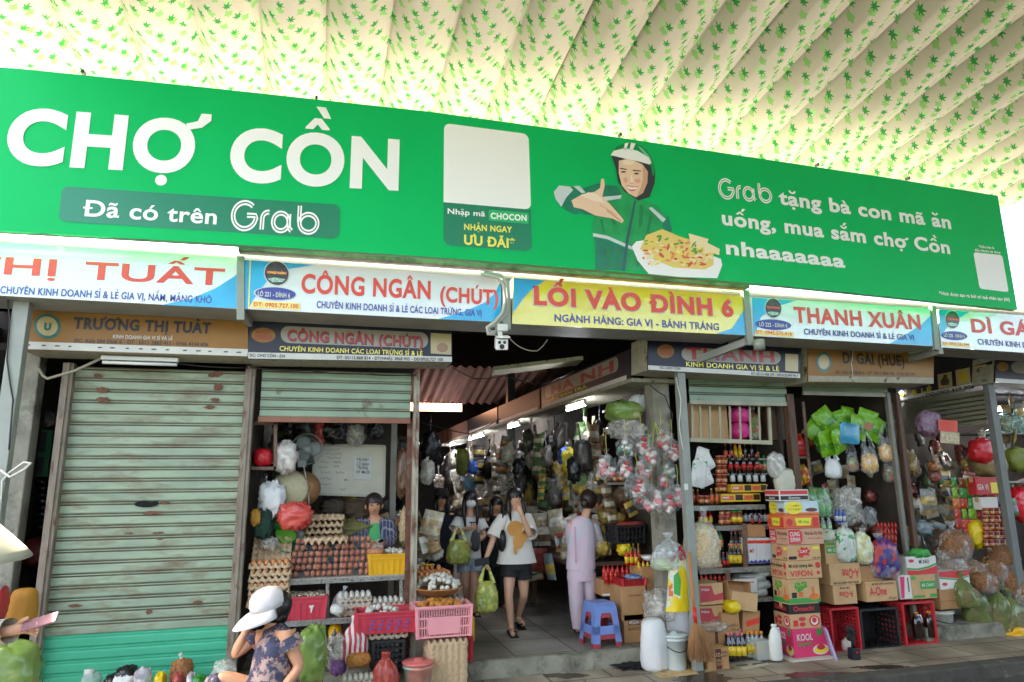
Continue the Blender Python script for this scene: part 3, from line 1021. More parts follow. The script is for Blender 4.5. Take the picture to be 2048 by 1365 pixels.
# steel posts and brackets between the upper signs, and the ledge over them
def post_px(name, label, a, b, Y, w, d, m, cat='post'):
 A, B = at(*a, Y), at(*b, Y)
 mb = MB()
 o = Vector(((A.x+B.x)/2, Y, min(A.z, B.z)))
 mb.bar(A - o + Vector((0, d/2, 0)), B - o + Vector((0, d/2, 0)), w, d, 0, up=(0, 1, 0))
 return tag(mb.build(name, m, loc=o, bevel=0.004), label, cat)
for x0, y0, x1, y1, w, lab in ((1012, 556, 1014, 660, 0.075, 'grey steel upright between the egg sign and the yellow entrance sign'), (1492, 580, 1502, 690, 0.07, 'grey steel upright at the right end of the yellow entrance sign'), (1868, 612, 1876, 700, 0.06, 'grey steel upright left of the last white sign of the row'), (481, 512, 481, 640, 0.06, 'grey steel upright at the left end of the white sign over the egg stall')):
 post_px('sign_upright', lab, (x0, y0), (x1, y1), SY - 0.02, w, 0.05, GREY_STEEL)
mb = MB()
for (a, b) in (((478, 496), (1040, 536)), ((1040, 536), (1492, 572))):
 mb.bar(at(*a, 5.72), at(*b, 5.72), 0.12, 0.075)
tag(mb.build('ledge', CONCRETE), 'pale concrete ledge between the green banner and the sign boxes below', 'ledge')
# arms under the signs that hold the uprights
for a, b, ya, yb, lab in (((1388, 723), (1503, 680), 6.35, SY, 'steel bracket arm under the right end of the yellow entrance sign'), ((1820, 719), (1882, 702), 6.3, SY, 'steel bracket arm over the old yellow sign of the snack stall'), ((500, 646), (481, 622), 6.2, SY, 'steel bracket arm under the left end of the egg sign')):
 mb = MB()
 A, B = at(*a, ya), at(*b, yb)
 mb.bar(A, B, 0.05, 0.07)
 tag(mb.build('bracket_arm', GREY_STEEL), lab, 'bracket')

# ------------------------------------------------------------------ lower signs on the stalls
LY = 6.3
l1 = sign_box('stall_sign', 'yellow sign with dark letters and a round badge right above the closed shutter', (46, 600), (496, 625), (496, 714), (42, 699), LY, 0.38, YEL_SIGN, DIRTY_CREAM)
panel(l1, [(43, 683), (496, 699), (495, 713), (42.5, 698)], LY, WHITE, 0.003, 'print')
for i, x in enumerate((58, 88, 115, 140, 200, 225, 255, 282, 308, 335, 370, 397, 420, 452, 478)):
 y = 690 + (x - 43)*0.035
 panel(l1, ell(x, y, 4 + i % 3, 1.5, 10), LY, mat('faded small print', '#55483f'), 0.005, 'print')
panel(l1, ell(95, 653, 27, 25, tilt=0.05), LY, mat('teal print', '#1d6a63', 0.3), 0.003, 'print')
panel(l1, ell(95, 653, 21, 19.5, tilt=0.05), LY, mat('dull cream print', '#b9a878', 0.3), 0.005, 'print')
lettering(l1, 'U', (88, 660), (102, 660.7), 13, LY, mat('teal print', ''), 0.1, 0.007)
lettering(l1, 'TRƯƠNG THỊ TUẤT', (146, 657), (421, 667), 21, LY, NAVY, 0.06)
lettering(l1, 'KINH DOANH GIA VỊ SỈ VÀ LẺ', (226, 677), (345, 681), 7, LY, WHITE, 0.03)
lettering(l1, 'ĐC: Kiốt 204 Đình 6 - ĐT : 0511 3865 411 - 0166 4154 606', (148, 685), (416, 693), 7, LY, NAVY, 0.03)
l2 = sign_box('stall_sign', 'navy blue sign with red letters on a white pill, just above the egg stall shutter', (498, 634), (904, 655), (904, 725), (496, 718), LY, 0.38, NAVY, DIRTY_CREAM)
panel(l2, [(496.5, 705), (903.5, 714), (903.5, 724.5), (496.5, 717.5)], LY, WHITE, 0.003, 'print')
panel(l2, quadmap((561, 652), (857, 666), (855, 698), (562, 686), rr_asp(8, 0.45)), LY, mat('dull white print', '#948e7e', 0.3), 0.003, 'print')  # white darkened for grime and shade, like the lower sign sheets
lettering(l2, 'CÔNG NGÂN (CHÚT)', (575, 682), (846, 695.5), 20, LY, INK, 0.05, 0.005)
lettering(l2, 'CÔNG NGÂN (CHÚT)', (574, 680.5), (845, 694), 20, LY, mat('dark red print', '#a3261c', 0.3), 0.05, 0.008)
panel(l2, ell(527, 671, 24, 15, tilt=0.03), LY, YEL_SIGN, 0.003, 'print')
lettering(l2, 'KI ỐT', (512, 668), (541, 669), 7, LY, mat('dark red print', ''), 0.03, 0.006)
lettering(l2, '220/Đ6', (508, 679), (545, 680), 8, LY, mat('dark red print', ''), 0.03, 0.006)
lettering(l2, 'CHUYÊN KINH DOANH CÁC LOẠI TRỨNG SỈ & LẺ', (559, 702), (845, 712), 9, LY, YEL_PRINT, 0.03, 0.005)
lettering(l2, 'ĐC: CHỢ CỒN - ĐN', (499, 714), (570, 716), 6, LY, INK, 0.03, 0.006)
lettering(l2, 'ĐT: 05113.868 814 - ĐT(NHÀ): 3868 052 - DĐ:0935.727 100', (673, 718.5), (886, 723), 6, LY, INK, 0.03, 0.006)
panel(l2, F5([(1395, 682), (1545, 690), (1545, 842), (1395, 832)]), LY, mat('dull cream print', ''), 0.003, 'print')
panel(l2, F5(ell(1480, 790, 42, 34)), LY, mat('printed egg brown', '#9a7452', 0.3), 0.005, 'print')
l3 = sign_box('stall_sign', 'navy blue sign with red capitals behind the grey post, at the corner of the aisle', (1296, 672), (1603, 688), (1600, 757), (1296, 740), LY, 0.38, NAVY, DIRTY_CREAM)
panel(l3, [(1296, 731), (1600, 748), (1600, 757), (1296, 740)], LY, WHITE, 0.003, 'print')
panel(l3, ell(1331, 703, 17, 14), LY, YEL_SIGN, 0.003, 'print')
lettering(l3, 'KI ỐT', (1321, 700), (1342, 701), 6, LY, mat('dark red print', ''), 0.03, 0.006)
lettering(l3, '222/Đ6', (1319, 710), (1344, 711), 7, LY, mat('dark red print', ''), 0.03, 0.006)
panel(l3, quadmap((1362, 695), (1562, 704), (1560, 730), (1364, 722), rr_asp(6, 0.45)), LY, mat('dull white print', ''), 0.003, 'print')
lettering(l3, 'THANH', (1372, 718), (1549, 725), 22, LY, mat('dark red print', ''), 0.05, 0.006)
lettering(l3, 'KINH DOANH GIA VỊ SỈ & LẺ', (1372, 733), (1558, 743), 9, LY, YEL_PRINT, 0.03, 0.005)
lettering(l3, 'ĐC: CHỢ CỒN', (1319, 738), (1360, 740.5), 5, LY, INK, 0.02, 0.006)
lettering(l3, 'ĐT: 05113. 866 187 - DĐ 0120.999 9417', (1502, 750), (1596, 755), 5, LY, INK, 0.02, 0.006)
panel(l3, [(1570, 708), (1596, 709.5), (1596, 744), (1570, 742)], LY, mat('dull cream print', ''), 0.003, 'print')
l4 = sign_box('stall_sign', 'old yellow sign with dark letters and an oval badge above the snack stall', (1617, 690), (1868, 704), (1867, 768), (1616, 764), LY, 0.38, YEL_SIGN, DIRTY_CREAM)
panel(l4, [(1616.5, 752), (1867, 756), (1867, 767.5), (1616.5, 763)], LY, DIRTY_CREAM, 0.003, 'print')
panel(l4, ell(1647, 724, 15, 20), LY, mat('teal print', ''), 0.003, 'print')
panel(l4, ell(1647, 724, 11, 15), LY, mat('dull cream print', ''), 0.005, 'print')
lettering(l4, 'DÌ GÁI (HUẾ)', (1686, 726), (1809, 732), 20, LY, INK, 0.05)
lettering(l4, 'ĐC: Kiốt 238 Đình 6 - ĐT : 0511 3865 746 - 0126 505 596', (1671, 748), (1830, 752), 6, LY, INK, 0.02)
mb = MB()
mb.tube([at(1706, 703, 6.2), at(1703, 728, 6.2), at(1706, 752, 6.2)], 0.004, 6)
tag(mb.build('string', WHITE), 'white string hanging in front of the old yellow sign of the snack stall', 'string')

for k, (cx, cy_, rx, ry) in enumerate(((1405, 1358, 60, 16), (1640, 1352, 90, 9), (1130, 1352, 50, 6), (1760, 1335, 60, 5))):
 rr = random.Random(k)
 mb = MB()
 mb.poly([atz(cx + rx*math.cos(a)*rr.uniform(.7, 1.1), cy_ + ry*math.sin(a)*rr.uniform(.6, 1.1), 0.0008) for a in [i*0.21 for i in range(30)]])
 tag(mb.build('wet_patch', mat('wet dark stain', '#4a4037', 0.25, var=0.2)), kind='structure')

# ------------------------------------------------------------------ builders for goods
PAPER = mat('grey egg tray paper', '#b3a08a', 0.9, var=0.18, vs=20)
PAPER2 = mat('tan egg tray paper', '#c0a483', 0.9, var=0.18, vs=20)
EGG_W = mat('white egg shell', '#bdb9ae', 0.45, var=0.05)
EGG_B = mat('brown egg shell', '#c9834f', 0.45, var=0.15, vs=30)
EGG_O = mat('orange coated egg', '#b9782c', 0.75, var=0.3, vs=60, bump=0.4, bs=120)
CARD = mat('brown cardboard', '#b0855a', 0.85, var=0.12, vs=6, col2='#8c6542', c2=(0.58, 0.75), c2s=5)
CARD2 = mat('pale cardboard', '#c49e72', 0.85, var=0.12, vs=6)
TAPE = mat('packing tape', '#b89a70', 0.25)
CLEAR = film('clear plastic film', '#e8ecec', 0.15)
CLEAR2 = film('cloudy plastic film', '#dbd9d0', 0.34)
GREENFILM = mat('pale green plastic film', '#7d9a4c', 0.2, alpha=0.88, bump=0.4, bs=5, var=0.4, vs=4, col2='#a39a62', c2=(0.52, 0.66), c2s=4)
DKGREENFILM = mat('deep green plastic film', '#2f8a34', 0.22, alpha=0.9, bump=0.5, bs=8, var=0.2)
REDFILM = film('pink red plastic film', '#e2594f', 0.8)
YELFILM = film('yellow striped plastic film', '#dfe06a', 0.6)
WHITEBAG = mat('white plastic bag', '#d9dad8', 0.35, bump=0.6, bs=14)
BLACKBAG = mat('black plastic bag', '#1a1b1d', 0.22, bump=0.9, bs=16)
PINK_PL = mat('pink red crate plastic', '#c53a4c', 0.45, var=0.12, vs=8)
PALEPINK = mat('pale pink plastic', '#e79aa0', 0.45, var=0.08)
RED_PL = mat('red crate plastic', '#b82a30', 0.45, var=0.15)
YEL_PL = mat('yellow crate plastic', '#dfa90c', 0.4, var=0.08)
BLACK_PL = mat('black crate plastic', '#1d1e20', 0.5)
GREEN_PL = mat('green plastic', '#1f8f4a', 0.4)

def egg_mesh(name, m, r=0.0215):
 mb = MB()
 mb.lathe([(0, -1.28*r), (0.5*r, -1.13*r), (0.86*r, -0.7*r), (r, -0.1*r), (0.93*r, 0.45*r), (0.65*r, 1.0*r), (0.3*r, 1.3*r), (0, 1.38*r)], 10)
 return mb.build(name, m)
class Eggs:
 def __init__(s, m, label, group, r=0.0215, name='egg'):
  s.o, s.n, s.label, s.group = egg_mesh(name, m, r), 0, label, group
  tag(s.o, label, 'egg', group)
 def __call__(s, loc, rot=None):
  o = s.o if s.n == 0 else s.o.copy()
  if s.n:
   COL.objects.link(o)
  s.n += 1
  o.location = loc
  o.rotation_euler = rot or (rnd.uniform(-.5, .5), rnd.uniform(-.5, .5), rnd.uniform(0, 6))
  return o
def tray_obj(name, m, nx=6, ny=5, w=0.30, d=0.26, res=7):
 mb = MB()
 def fn(u, v):
  a = math.cos(2*math.pi*u*nx)
  b = math.cos(2*math.pi*v*ny)
  z = 0.030 + 0.018*(a + b)/2 + 0.012*max(0.0, a*b)*(1 if a > 0 else -0.3)
  return Vector(((u - .5)*w, (v - .5)*d, z))
 mb.grid(fn, nx*res, ny*res)
 rim = []
 for u in range(nx*4+1):
  rim.append(u/(nx*4))
 for sgn, ax in ((-1, 0), (1, 0), (-1, 1), (1, 1)):
  n = nx if ax == 0 else ny
  def sk(u, v):
   c = math.cos(2*math.pi*u*n)
   zt = 0.030 + 0.018*(c + 1)/2 + 0.012*max(0.0, c)
   z = zt*(1-v) + (0.004 + 0.010*(c > 0.3))*v
   out = 0.006*(1 - c)*math.sin(math.pi*v)
   if ax == 0:
    return Vector(((u-.5)*w, sgn*(d/2 + out), z))
   return Vector((sgn*(w/2 + out), (u-.5)*d, z))
  mb.grid(sk, n*res, 3)
 return mb.build(name, m)
def crate(w, d, h, m, style='slats', nb=8, rows=3, flare=0.94, wall=0.012):
 """open plastic crate: rim, floor, perforated walls; origin under the middle of its floor"""
 mb = MB()
 def corner(sx, sy, t):
  f = flare + (1 - flare)*t
  return Vector((sx*w/2*f, sy*d/2*f, h*t))
 mb.box((0, 0, wall/2), (w*flare - 0.002, d*flare - 0.002, wall))
 for sx, sy in ((-1, -1), (1, -1), (1, 1), (-1, 1)):
  mb.bar(corner(sx, sy, 0), corner(sx, sy, 1), wall*2.2)
 sides = (((-1, -1), (1, -1), (0, -1)), ((1, -1), (1, 1), (1, 0)), ((1, 1), (-1, 1), (0, 1)), ((-1, 1), (-1, -1), (-1, 0)))
 for k, (a, b, nrm) in enumerate(sides):
  ln = w if k % 2 == 0 else d
  n = max(3, int(nb*ln/w))
  def pt(u, t):
   return corner(*a, t).lerp(corner(*b, t), u)
  up_ = Vector((nrm[0], nrm[1], 0))
  if style == 'solid':
   for t0, t1 in ((0.0, 0.97),):
    mb.add([pt(0, t0), pt(1, t0), pt(1, t1), pt(0, t1)], [(0, 1, 2, 3)])
    q = [pt(0, t0) - up_*wall, pt(1, t0) - up_*wall, pt(1, t1) - up_*wall, pt(0, t1) - up_*wall]
    mb.add(q, [(3, 2, 1, 0)])
   for i in range(1, n):
    mb.bar(pt(i/n, 0.03) + up_*0.002, pt(i/n, 0.74) + up_*0.002, wall*0.9)
   mb.bar(pt(0, 0.76) + up_*0.004, pt(1, 0.76) + up_*0.004, wall*1.2, h*0.03)
  else:
   for i in range(1, n):
    mb.bar(pt(i/n, 0.04), pt(i/n, 0.95), wall*0.75, ln/n*0.42)
   for r_ in range(rows+1):
    t = 0.04 + 0.88*r_/rows
    mb.bar(pt(0, t) + up_*0.001, pt(1, t) + up_*0.001, wall*0.95, h*0.05)
   if style == 'label':
    mb.add([pt(0.2, 0.12) + up_*0.008, pt(0.8, 0.12) + up_*0.008, pt(0.8, 0.66) + up_*0.008, pt(0.2, 0.66) + up_*0.008], [(0, 1, 2, 3)])
  mb.bar(pt(-0.01, 0.97) + up_*0.006, pt(1.01, 0.97) + up_*0.006, wall*1.8, h*0.07)
 return mb
def tied(w, d, h, filmm, contm=None, seed=0, fill=0.6, neck=0.12, name='plastic_bag', label='', cat='bag', loc=(0, 0, 0), rz=0, group=None, lump=0.10, tuft=0.2):
 """plastic bag standing on its base, tied at the neck"""
 t = thing(name, label, cat, loc, rz, group)
 sv = Vector((seed*3.3, seed*1.7, 0))
 def wob(tt, z):
  g = max(0.0, min(1.0, z/h*1.8 - 0.45))
  pl = 0.5*g*noise.noise(Vector((math.cos(tt)*4.5, math.sin(tt)*4.5, z/h*0.8)) - sv)
  return 1.08 + pl + 0.16*noise.noise(Vector((math.cos(tt)*1.3, math.sin(tt)*1.3, z/h*2.2)) + sv) - 0.42*abs(noise.noise(Vector((math.cos(tt)*2.6, math.sin(tt)*2.6, z/h*3.2)) + sv)) - 0.14*abs(noise.noise(Vector((math.cos(tt)*6, math.sin(tt)*6, z/h*5)) + sv))
 R0 = 0.5
 prof = [(0.0, 0.0), (R0*0.78, 0.0), (R0*0.97, 0.07*h), (R0, 0.25*h), (R0*0.97, 0.45*h), (R0*0.8, 0.62*h), (R0*0.42, 0.75*h), (R0*neck, 0.81*h), (R0*neck*0.9, 0.84*h), (R0*tuft*1.4, 0.92*h), (R0*tuft*2.0, h)]
 M = Matrix.Diagonal((w, d, 1.0))
 mb = MB()
 M[0][2] = 0.10*w/h*math.sin(seed*2.1)
 M[1][2] = 0.08*w/h*math.cos(seed*1.3)
 mb.lathe(prof, 36, m=0, M=M, wob=wob)
 mb.build('plastic_film', filmm, t, subd=1)
 if contm:
  mb = MB()
  mb.blob((0, 0, h*fill*0.5), (w*0.47, d*0.47, h*fill*0.5), seed, lump, 4.0, 14, 10, flat=0.95)
  mb.build('contents', contm, t)
 return t
def carrier(w, d, h, m, seed=0, name='carrier_bag', label='', cat='bag', loc=(0, 0, 0), rz=0, group=None, contm=None, open_=0.5):
 """hanging carrier bag with two looped handles; origin where the handles hang"""
 t = thing(name, label, cat, loc, rz, group)
 sv = Vector((seed*2.3, 5.1, seed*1.1))
 H_ = h*0.62
 def wob(tt, z):
  return 1 + 0.12*noise.noise(Vector((math.cos(tt)*1.5, math.sin(tt)*1.5, z/h*3)) + sv) + 0.06*noise.noise(Vector((math.cos(tt)*5, math.sin(tt)*5, z/h*5)) + sv)
 prof = [(0, -h), (0.35, -h*0.995), (0.47, -h*0.93), (0.5, -h*0.78), (0.46, -h*0.6), (0.38, -h*0.46), (0.30*open_*2, -h*0.36)]
 mb = MB()
 mb.lathe(prof, 18, m=0, M=Matrix.Diagonal((w, d, 1)), wob=wob)
 for sx in (-1, 1):
  for sy in (-1, 1):
   mb.grid(lambda u, v: Vector((sx*(w*0.26*open_*2*(1-v)**0.8 + 0.006) + (u-.5)*w*0.16*(1-0.7*v), sy*(d*0.2*(1-v) + 0.003), -h*0.40*(1-v))), 3, 6)
 mb.build('plastic_film', m, t)
 if contm:
  mb = MB()
  mb.blob((0, 0, -h*0.76), (w*0.42, d*0.42, h*0.22), seed, 0.25, 3.5, 12, 8)
  mb.build('contents', contm, t)
 return t
def bottle(name, r, h, body, cap, lab=None, neck=0.35, label='', cat='bottle', shoulder=0.62, lab_z=(0.15, 0.5), capr=None, group=None, n=12):
 t = thing(name, label, cat, (0, 0, 0), 0, group)
 nr = r*neck
 mb = MB()
 mb.lathe([(0, 0), (r*0.92, 0), (r, h*0.03), (r, h*shoulder*0.92), (r*0.9, h*shoulder), (nr*1.15, h*(shoulder+0.2)), (nr, h*(shoulder+0.24)), (nr, h*0.93)], n)
 mb.build('glass', body, t)
 mb = MB()
 cr = capr or nr*1.25
 mb.lathe([(cr, h*0.89), (cr, h*0.985), (cr*0.85, h), (0, h)], n)
 mb.build('cap', cap, t)
 if lab:
  mb = MB()
  mb.lathe([(r*1.015, h*lab_z[0]), (r*1.015, h*lab_z[1])], n)
  mb.build('label', lab, t)
 return t
def printed(mb, items, w, d, h, face='front'):
 """prints on a box of size w, d, h standing on z=0: items (kind, u0, v0, u1, v1, slot, ...)"""
 e = 0.0015
 for it in items:
  kind, u0, v0, u1, v1, slot = it[:6]
  f = it[7] if len(it) > 7 else face
  lift = it[8] if len(it) > 8 else (0 if kind == 'rect' else 0.0012)
  def P(u, v):
   if f == 'front':
    return Vector(((u-.5)*w, -d/2 - e - lift, v*h))
   if f == 'left':
    return Vector((-w/2 - e - lift, (0.5-u)*d, v*h))
   if f == 'right':
    return Vector((w/2 + e + lift, (u-.5)*d, v*h))
   return Vector(((u-.5)*w, (v-.5)*d, h + e + lift))
  nrm = {'front': (0, -1, 0), 'left': (-1, 0, 0), 'right': (1, 0, 0), 'top': (0, 0, 1)}[f]
  if kind == 'rect':
   mb.add([P(u0, v0), P(u1, v0), P(u1, v1), P(u0, v1)], [(0, 1, 2, 3)], slot)
  elif kind == 'oval':
   mb.poly([P((u0+u1)/2 + (u1-u0)/2*math.cos(2*math.pi*i/20), (v0+v1)/2 + (v1-v0)/2*math.sin(2*math.pi*i/20)) for i in range(20)], slot)
  elif kind == 'text':
   mb.text(it[6], lambda u, v: P(u0 + (u1-u0)*u, v0 + (v1-v0)*v), slot, 0.035, nrm)
  elif kind == 'flip':                              # lettering that stands upside down
   mb.text(it[6], lambda u, v: P(u1 + (u0-u1)*u, v1 + (v0-v1)*v), slot, 0.035, nrm)
  elif kind == 'poly':
   mb.poly([P(a, b) for a, b in it[6]], slot)
def carton(w, d, h, loc, label, m=None, rz=0, items=(), inks=(), name='carton', group=None, tape=True, cat='box', open_=False, tilt=0.0):
 t = thing(name, label, cat, loc, rz, group)
 if tilt:
  t.rotation_euler = (0, tilt, rz)
 mb = MB()
 def side(a, b):
  n = 6
  return a, b
 if open_:
  th = 0.006
  mb.box((0, 0, th/2), (w, d, th))
  mb.box((0, -d/2 + th/2, h/2), (w, th, h - 0.002))
  mb.box((0, d/2 - th/2, h/2), (w, th, h - 0.002))
  mb.box((-w/2 + th/2, 0, h/2), (th, d - 2*th, h - 0.002))
  mb.box((w/2 - th/2, 0, h/2), (th, d - 2*th, h - 0.002))
 else:
  mb.box((0, 0, h/2), (w, d, h))
 body = mb.build('cardboard', m or CARD, t, bevel=0.005)
 if not open_:
  mb = MB()
  mb.box((0, 0, h + 0.001), (w*0.998, 0.003, 0.002))
  if tape:
   mb.box((0, 0, h + 0.0015), (w + 0.004, 0.05, 0.002))
   for s in (-1, 1):
    mb.box((s*(w/2 + 0.0012), 0, h - 0.03), (0.0016, 0.05, 0.06))
  mb.build('tape', TAPE, body)
 if items:
  mb = MB()
  printed(mb, items, w, d, h)
  mb.build('print', list(inks), body)
 return t
def pouch(w, h, m, m2=None, th=0.02, band=(0.3, 0.7)):
 """flat sealed snack bag standing upright, front to -Y, origin at the bottom edge"""
 mb = MB()
 for s in (-1, 1):
  def fn(u, v):
   bul = (1 - (2*u-1)**4)*(1 - (2*v-1)**4)
   return Vector(((u-.5)*w*(1 - 0.06*bul), s*(-th*bul*(0.9 + 0.3*noise.noise(Vector((u*4, v*4, s))))), v*h))
  mb.grid(fn, 8, 8, mf=(lambda u, v: 1 if band[0] < v < band[1] else 0) if m2 else None)
 return mb
def slotted(a, b, w=0.035, name=None):
 mb = MB()
 mb.bar(a, b, w, 0.004)
 return mb
SLOT = mat('brown slotted angle', '#7a5a4a', 0.6, var=0.2, col2='#4a342a', c2=(0.5, 0.6), c2s=60)
SLOTG = mat('grey slotted angle', '#8a8880', 0.5, var=0.25, col2='#3a3936', c2=(0.55, 0.6), c2s=55)

# ------------------------------------------------------------------ the market hall
hall = thing('market_hall', 'long dark market hall behind the stalls with a low corrugated metal roof', 'building', (4, 7, 0))
CORR = mat('corrugated roof sheet', '#eeebe4', 0.55, var=0.06, vs=1.5)
mb = MB()
mb.grid(lambda u, v: Vector((-9 + 36*u, 6.02 + 36*v - 7, 3.74 + 0.19*36*v + 0.018*math.sin(u*36*2*math.pi/0.2)*0 - 0)) - Vector((4, 0, 0)), 2, 2)
mb.build('roof', CORR, hall, solid=0.02)
mb = MB()
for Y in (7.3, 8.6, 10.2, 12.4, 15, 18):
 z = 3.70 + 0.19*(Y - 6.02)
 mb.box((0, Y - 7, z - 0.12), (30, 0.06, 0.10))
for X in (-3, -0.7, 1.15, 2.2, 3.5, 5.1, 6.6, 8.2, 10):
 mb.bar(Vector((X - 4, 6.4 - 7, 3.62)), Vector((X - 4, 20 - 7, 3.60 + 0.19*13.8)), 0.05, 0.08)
mb.box((10.5, 9.6 - 7, 3.7), (16, 0.08, 1.6))  # dark board added to close the bright gap over the side aisle
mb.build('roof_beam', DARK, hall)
mb = MB()
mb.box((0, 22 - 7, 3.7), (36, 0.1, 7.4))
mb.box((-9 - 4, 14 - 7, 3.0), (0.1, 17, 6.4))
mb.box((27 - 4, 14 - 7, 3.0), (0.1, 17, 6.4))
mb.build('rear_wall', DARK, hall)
def corr_sheet(name, a, b, c, d_, n, amp, m, label, parent=None):
 """wavy sheet between four corners a b (near edge), c d (far edge)"""
 a, b, c, d_ = map(Vector, (a, b, c, d_))
 nr = (b - a).cross(d_ - a).normalized()
 mb = MB()
 mb.grid(lambda u, v: a.lerp(b, u).lerp(d_.lerp(c, u), v) + nr*amp*math.sin(u*n*2*math.pi), n*6, 3)
 return tag(mb.build(name, m), label, 'roof sheet')
RED_ROOF = mat('red lit roof underside', '#96685a', 0.8, var=0.25, vs=2, stretch=(8, 1, 1), emit=0.0)  # reddish light on the far roof is put into its colour
corr_sheet('roof_sheet', (0.2, 13.2, 4.05), (5.2, 13.2, 4.05), (5.2, 15.2, 3.55), (0.2, 15.2, 3.55), 26, 0.03, RED_ROOF, 'reddish corrugated roof sheet seen far inside over the aisle')
tr = bpy.data.materials.new('daylight glow orange sheet')
tr.use_nodes = True
for n in list(tr.node_tree.nodes):
 if n.type != 'OUTPUT_MATERIAL':
  tr.node_tree.nodes.remove(n)
e_ = tr.node_tree.nodes.new('ShaderNodeEmission')  # sheet glows by itself in place of daylight coming through
e_.inputs[0].default_value = (*lin('#ffb98c'), 1)
e_.inputs[1].default_value = 1.1
tr.node_tree.links.new(e_.outputs[0], tr.node_tree.nodes['Material Output'].inputs[0])
corr_sheet('skylight', (0.6, 15.6, 3.58), (3.05, 15.6, 3.58), (3.05, 15.6, 3.40), (0.6, 15.6, 3.40), 40, 0.012, tr, 'narrow glowing orange skylight strip below the red roof sheet')
mb = MB()
mb.box((0, 0, 1.9), (0.14, 0.14, 3.9))
tag(mb.build('hall_column', BLACK, loc=(at(1021, 790, 12.4).x, 12.4, 0)), 'black steel column standing in the aisle below the red roof sheet', 'column')
# stall rooms: ceilings, side and back walls
def room(label, x0, x1, y1, zc=2.96, y0=6.74):
 t = thing('stall_room', label, 'stall', ((x0+x1)/2, y0, 0))
 w = x1 - x0
 mb = MB()
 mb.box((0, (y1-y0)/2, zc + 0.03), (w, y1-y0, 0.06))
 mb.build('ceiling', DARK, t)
 mb = MB()
 mb.box((0, y1 - y0 + 0.03, zc/2), (w, 0.05, zc))
 mb.box((-w/2 + 0.02, (y1-y0)/2, zc/2), (0.04, y1-y0 - 0.01, zc - 0.004))
 mb.box((w/2 - 0.02, (y1-y0)/2, zc/2), (0.04, y1-y0 - 0.01, zc - 0.004))
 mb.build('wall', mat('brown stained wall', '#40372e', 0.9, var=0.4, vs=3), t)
 mb = MB()
 mb.box((0, (y1-y0)/2 + 0.02, 0.06), (w - 0.09, y1-y0 - 0.05, 0.12))
 mb.build('floor', CONCRETE, t)
 return t
room('dim neighbouring stall at the far left edge', -6.5, -2.64, 9.0)
r1 = room('dark stall room behind the closed green shutter', -2.6, -0.70, 9.0)
mb = MB()
t = thing('stall_room', 'egg stall room open to the aisle on its right side', 'stall', (0.1, 6.74, 0))
mb.box((0, 1.13, 2.99), (1.56, 2.26, 0.06))
mb.build('ceiling', DARK, t)
mb = MB()
mb.box((0, 2.26, 1.48), (1.56, 0.05, 2.96))
mb.box((-0.77, 1.13, 1.48), (0.03, 2.2, 2.95))
mb.build('wall', mat('brown stained wall', ''), t)
mb = MB()
mb.box((0, 1.13, 0.06), (1.5, 2.2, 0.12))
mb.build('floor', CONCRETE, t)

# ------------------------------------------------------------------ closed shutter
SHUT = mat('faded green shutter paint', '#95a58d', 0.5, var=0.25, vs=3, stretch=(0.6, 1, 2.4), col2='#6e5238', c2=(0.49, 0.72), c2s=3.2)
SHUT_NEW = mat('fresh teal shutter paint', '#45b08a', 0.4, var=0.06)
SHUT_EDGE = mat('rusty shutter seam', '#625f4a', 0.7, var=0.45, col2='#4f3a2c', c2=(0.45, 0.62), c2s=4, vs=12, stretch=(0.5, 1, 1))
def shutter(x0, x1, z0, z1, Y, m, parent, pitch=0.0965, newz=None, ox=0.0):
 prof = [(0.0, 0.000), (0.05, -0.006), (0.12, -0.008), (0.60, -0.008), (0.68, -0.006), (0.74, 0.001), (0.78, 0.001), (0.81, -0.004), (0.87, -0.004), (0.90, 0.001), (1.0, 0.0)]
 mb = MB()
 n = max(1, round((z1 - z0)/pitch))
 pitch = (z1 - z0)/n
 rows = []
 for i in range(n):
  for t, y in prof[:-1]:
   rows.append((z0 + (i + t)*pitch, y, i, t))
 rows.append((z1, 0, n-1, 1))
 for (za, ya, i, t), (zb, yb, _, _) in zip(rows, rows[1:]):
  nw = newz is not None and za < newz
  sl = 2 if nw else (1 if (0.66 < t < 0.79 or t > 0.88) else 0)
  segs = 24
  vs_ = []
  for k in range(segs+1):
   X = x0 + (x1-x0)*k/segs
   w = 0.0022*noise.noise(Vector((X*2.5, za*6, i*1.3)))
   vs_ += [Vector((X - ox, Y + ya + w, za)), Vector((X - ox, Y + yb + w, zb))]
  mb.add(vs_, [(2*k, 2*k+2, 2*k+3, 2*k+1) for k in range(segs)], sl, True)
 return mb.build('roller_shutter', [m, SHUT_EDGE, SHUT_NEW], parent)
FY = 6.70
cs = thing('shutter_front', 'closed roller shutter of faded green slats with rust and a fresh teal bottom', 'shutter', (-1.4, FY, 0))
cs_x = -1.4
sh = shutter(-2.135 - cs_x, -0.70 - cs_x, 0.02, 2.83, 0.02, SHUT, cs, newz=0.60)
for (a, b, nm) in (((135, 727), (85, 1250), 'guide_rail'), ((495, 741), (472, 1300), 'guide_rail')):
 A, B = at(*a, FY - 0.01), at(*b, FY - 0.01)
 X = (A.x + B.x)/2
 mb = MB()
 mb.box((X - cs_x, -0.02, 1.43), (0.085, 0.07, 2.84))
 mb.box((X - cs_x + (0.0), -0.062, 1.43), (0.03, 0.014, 2.84))
 mb.build(nm, mat('worn rail paint', '#85796a', 0.6, var=0.3, vs=6, stretch=(2, 2, 0.8), col2='#5c3d2c', c2=(0.54, 0.66), c2s=7), cs, bevel=0.003)
hp = at(293, 1008, FY) - Vector((cs_x, FY, 0))
mb = MB()
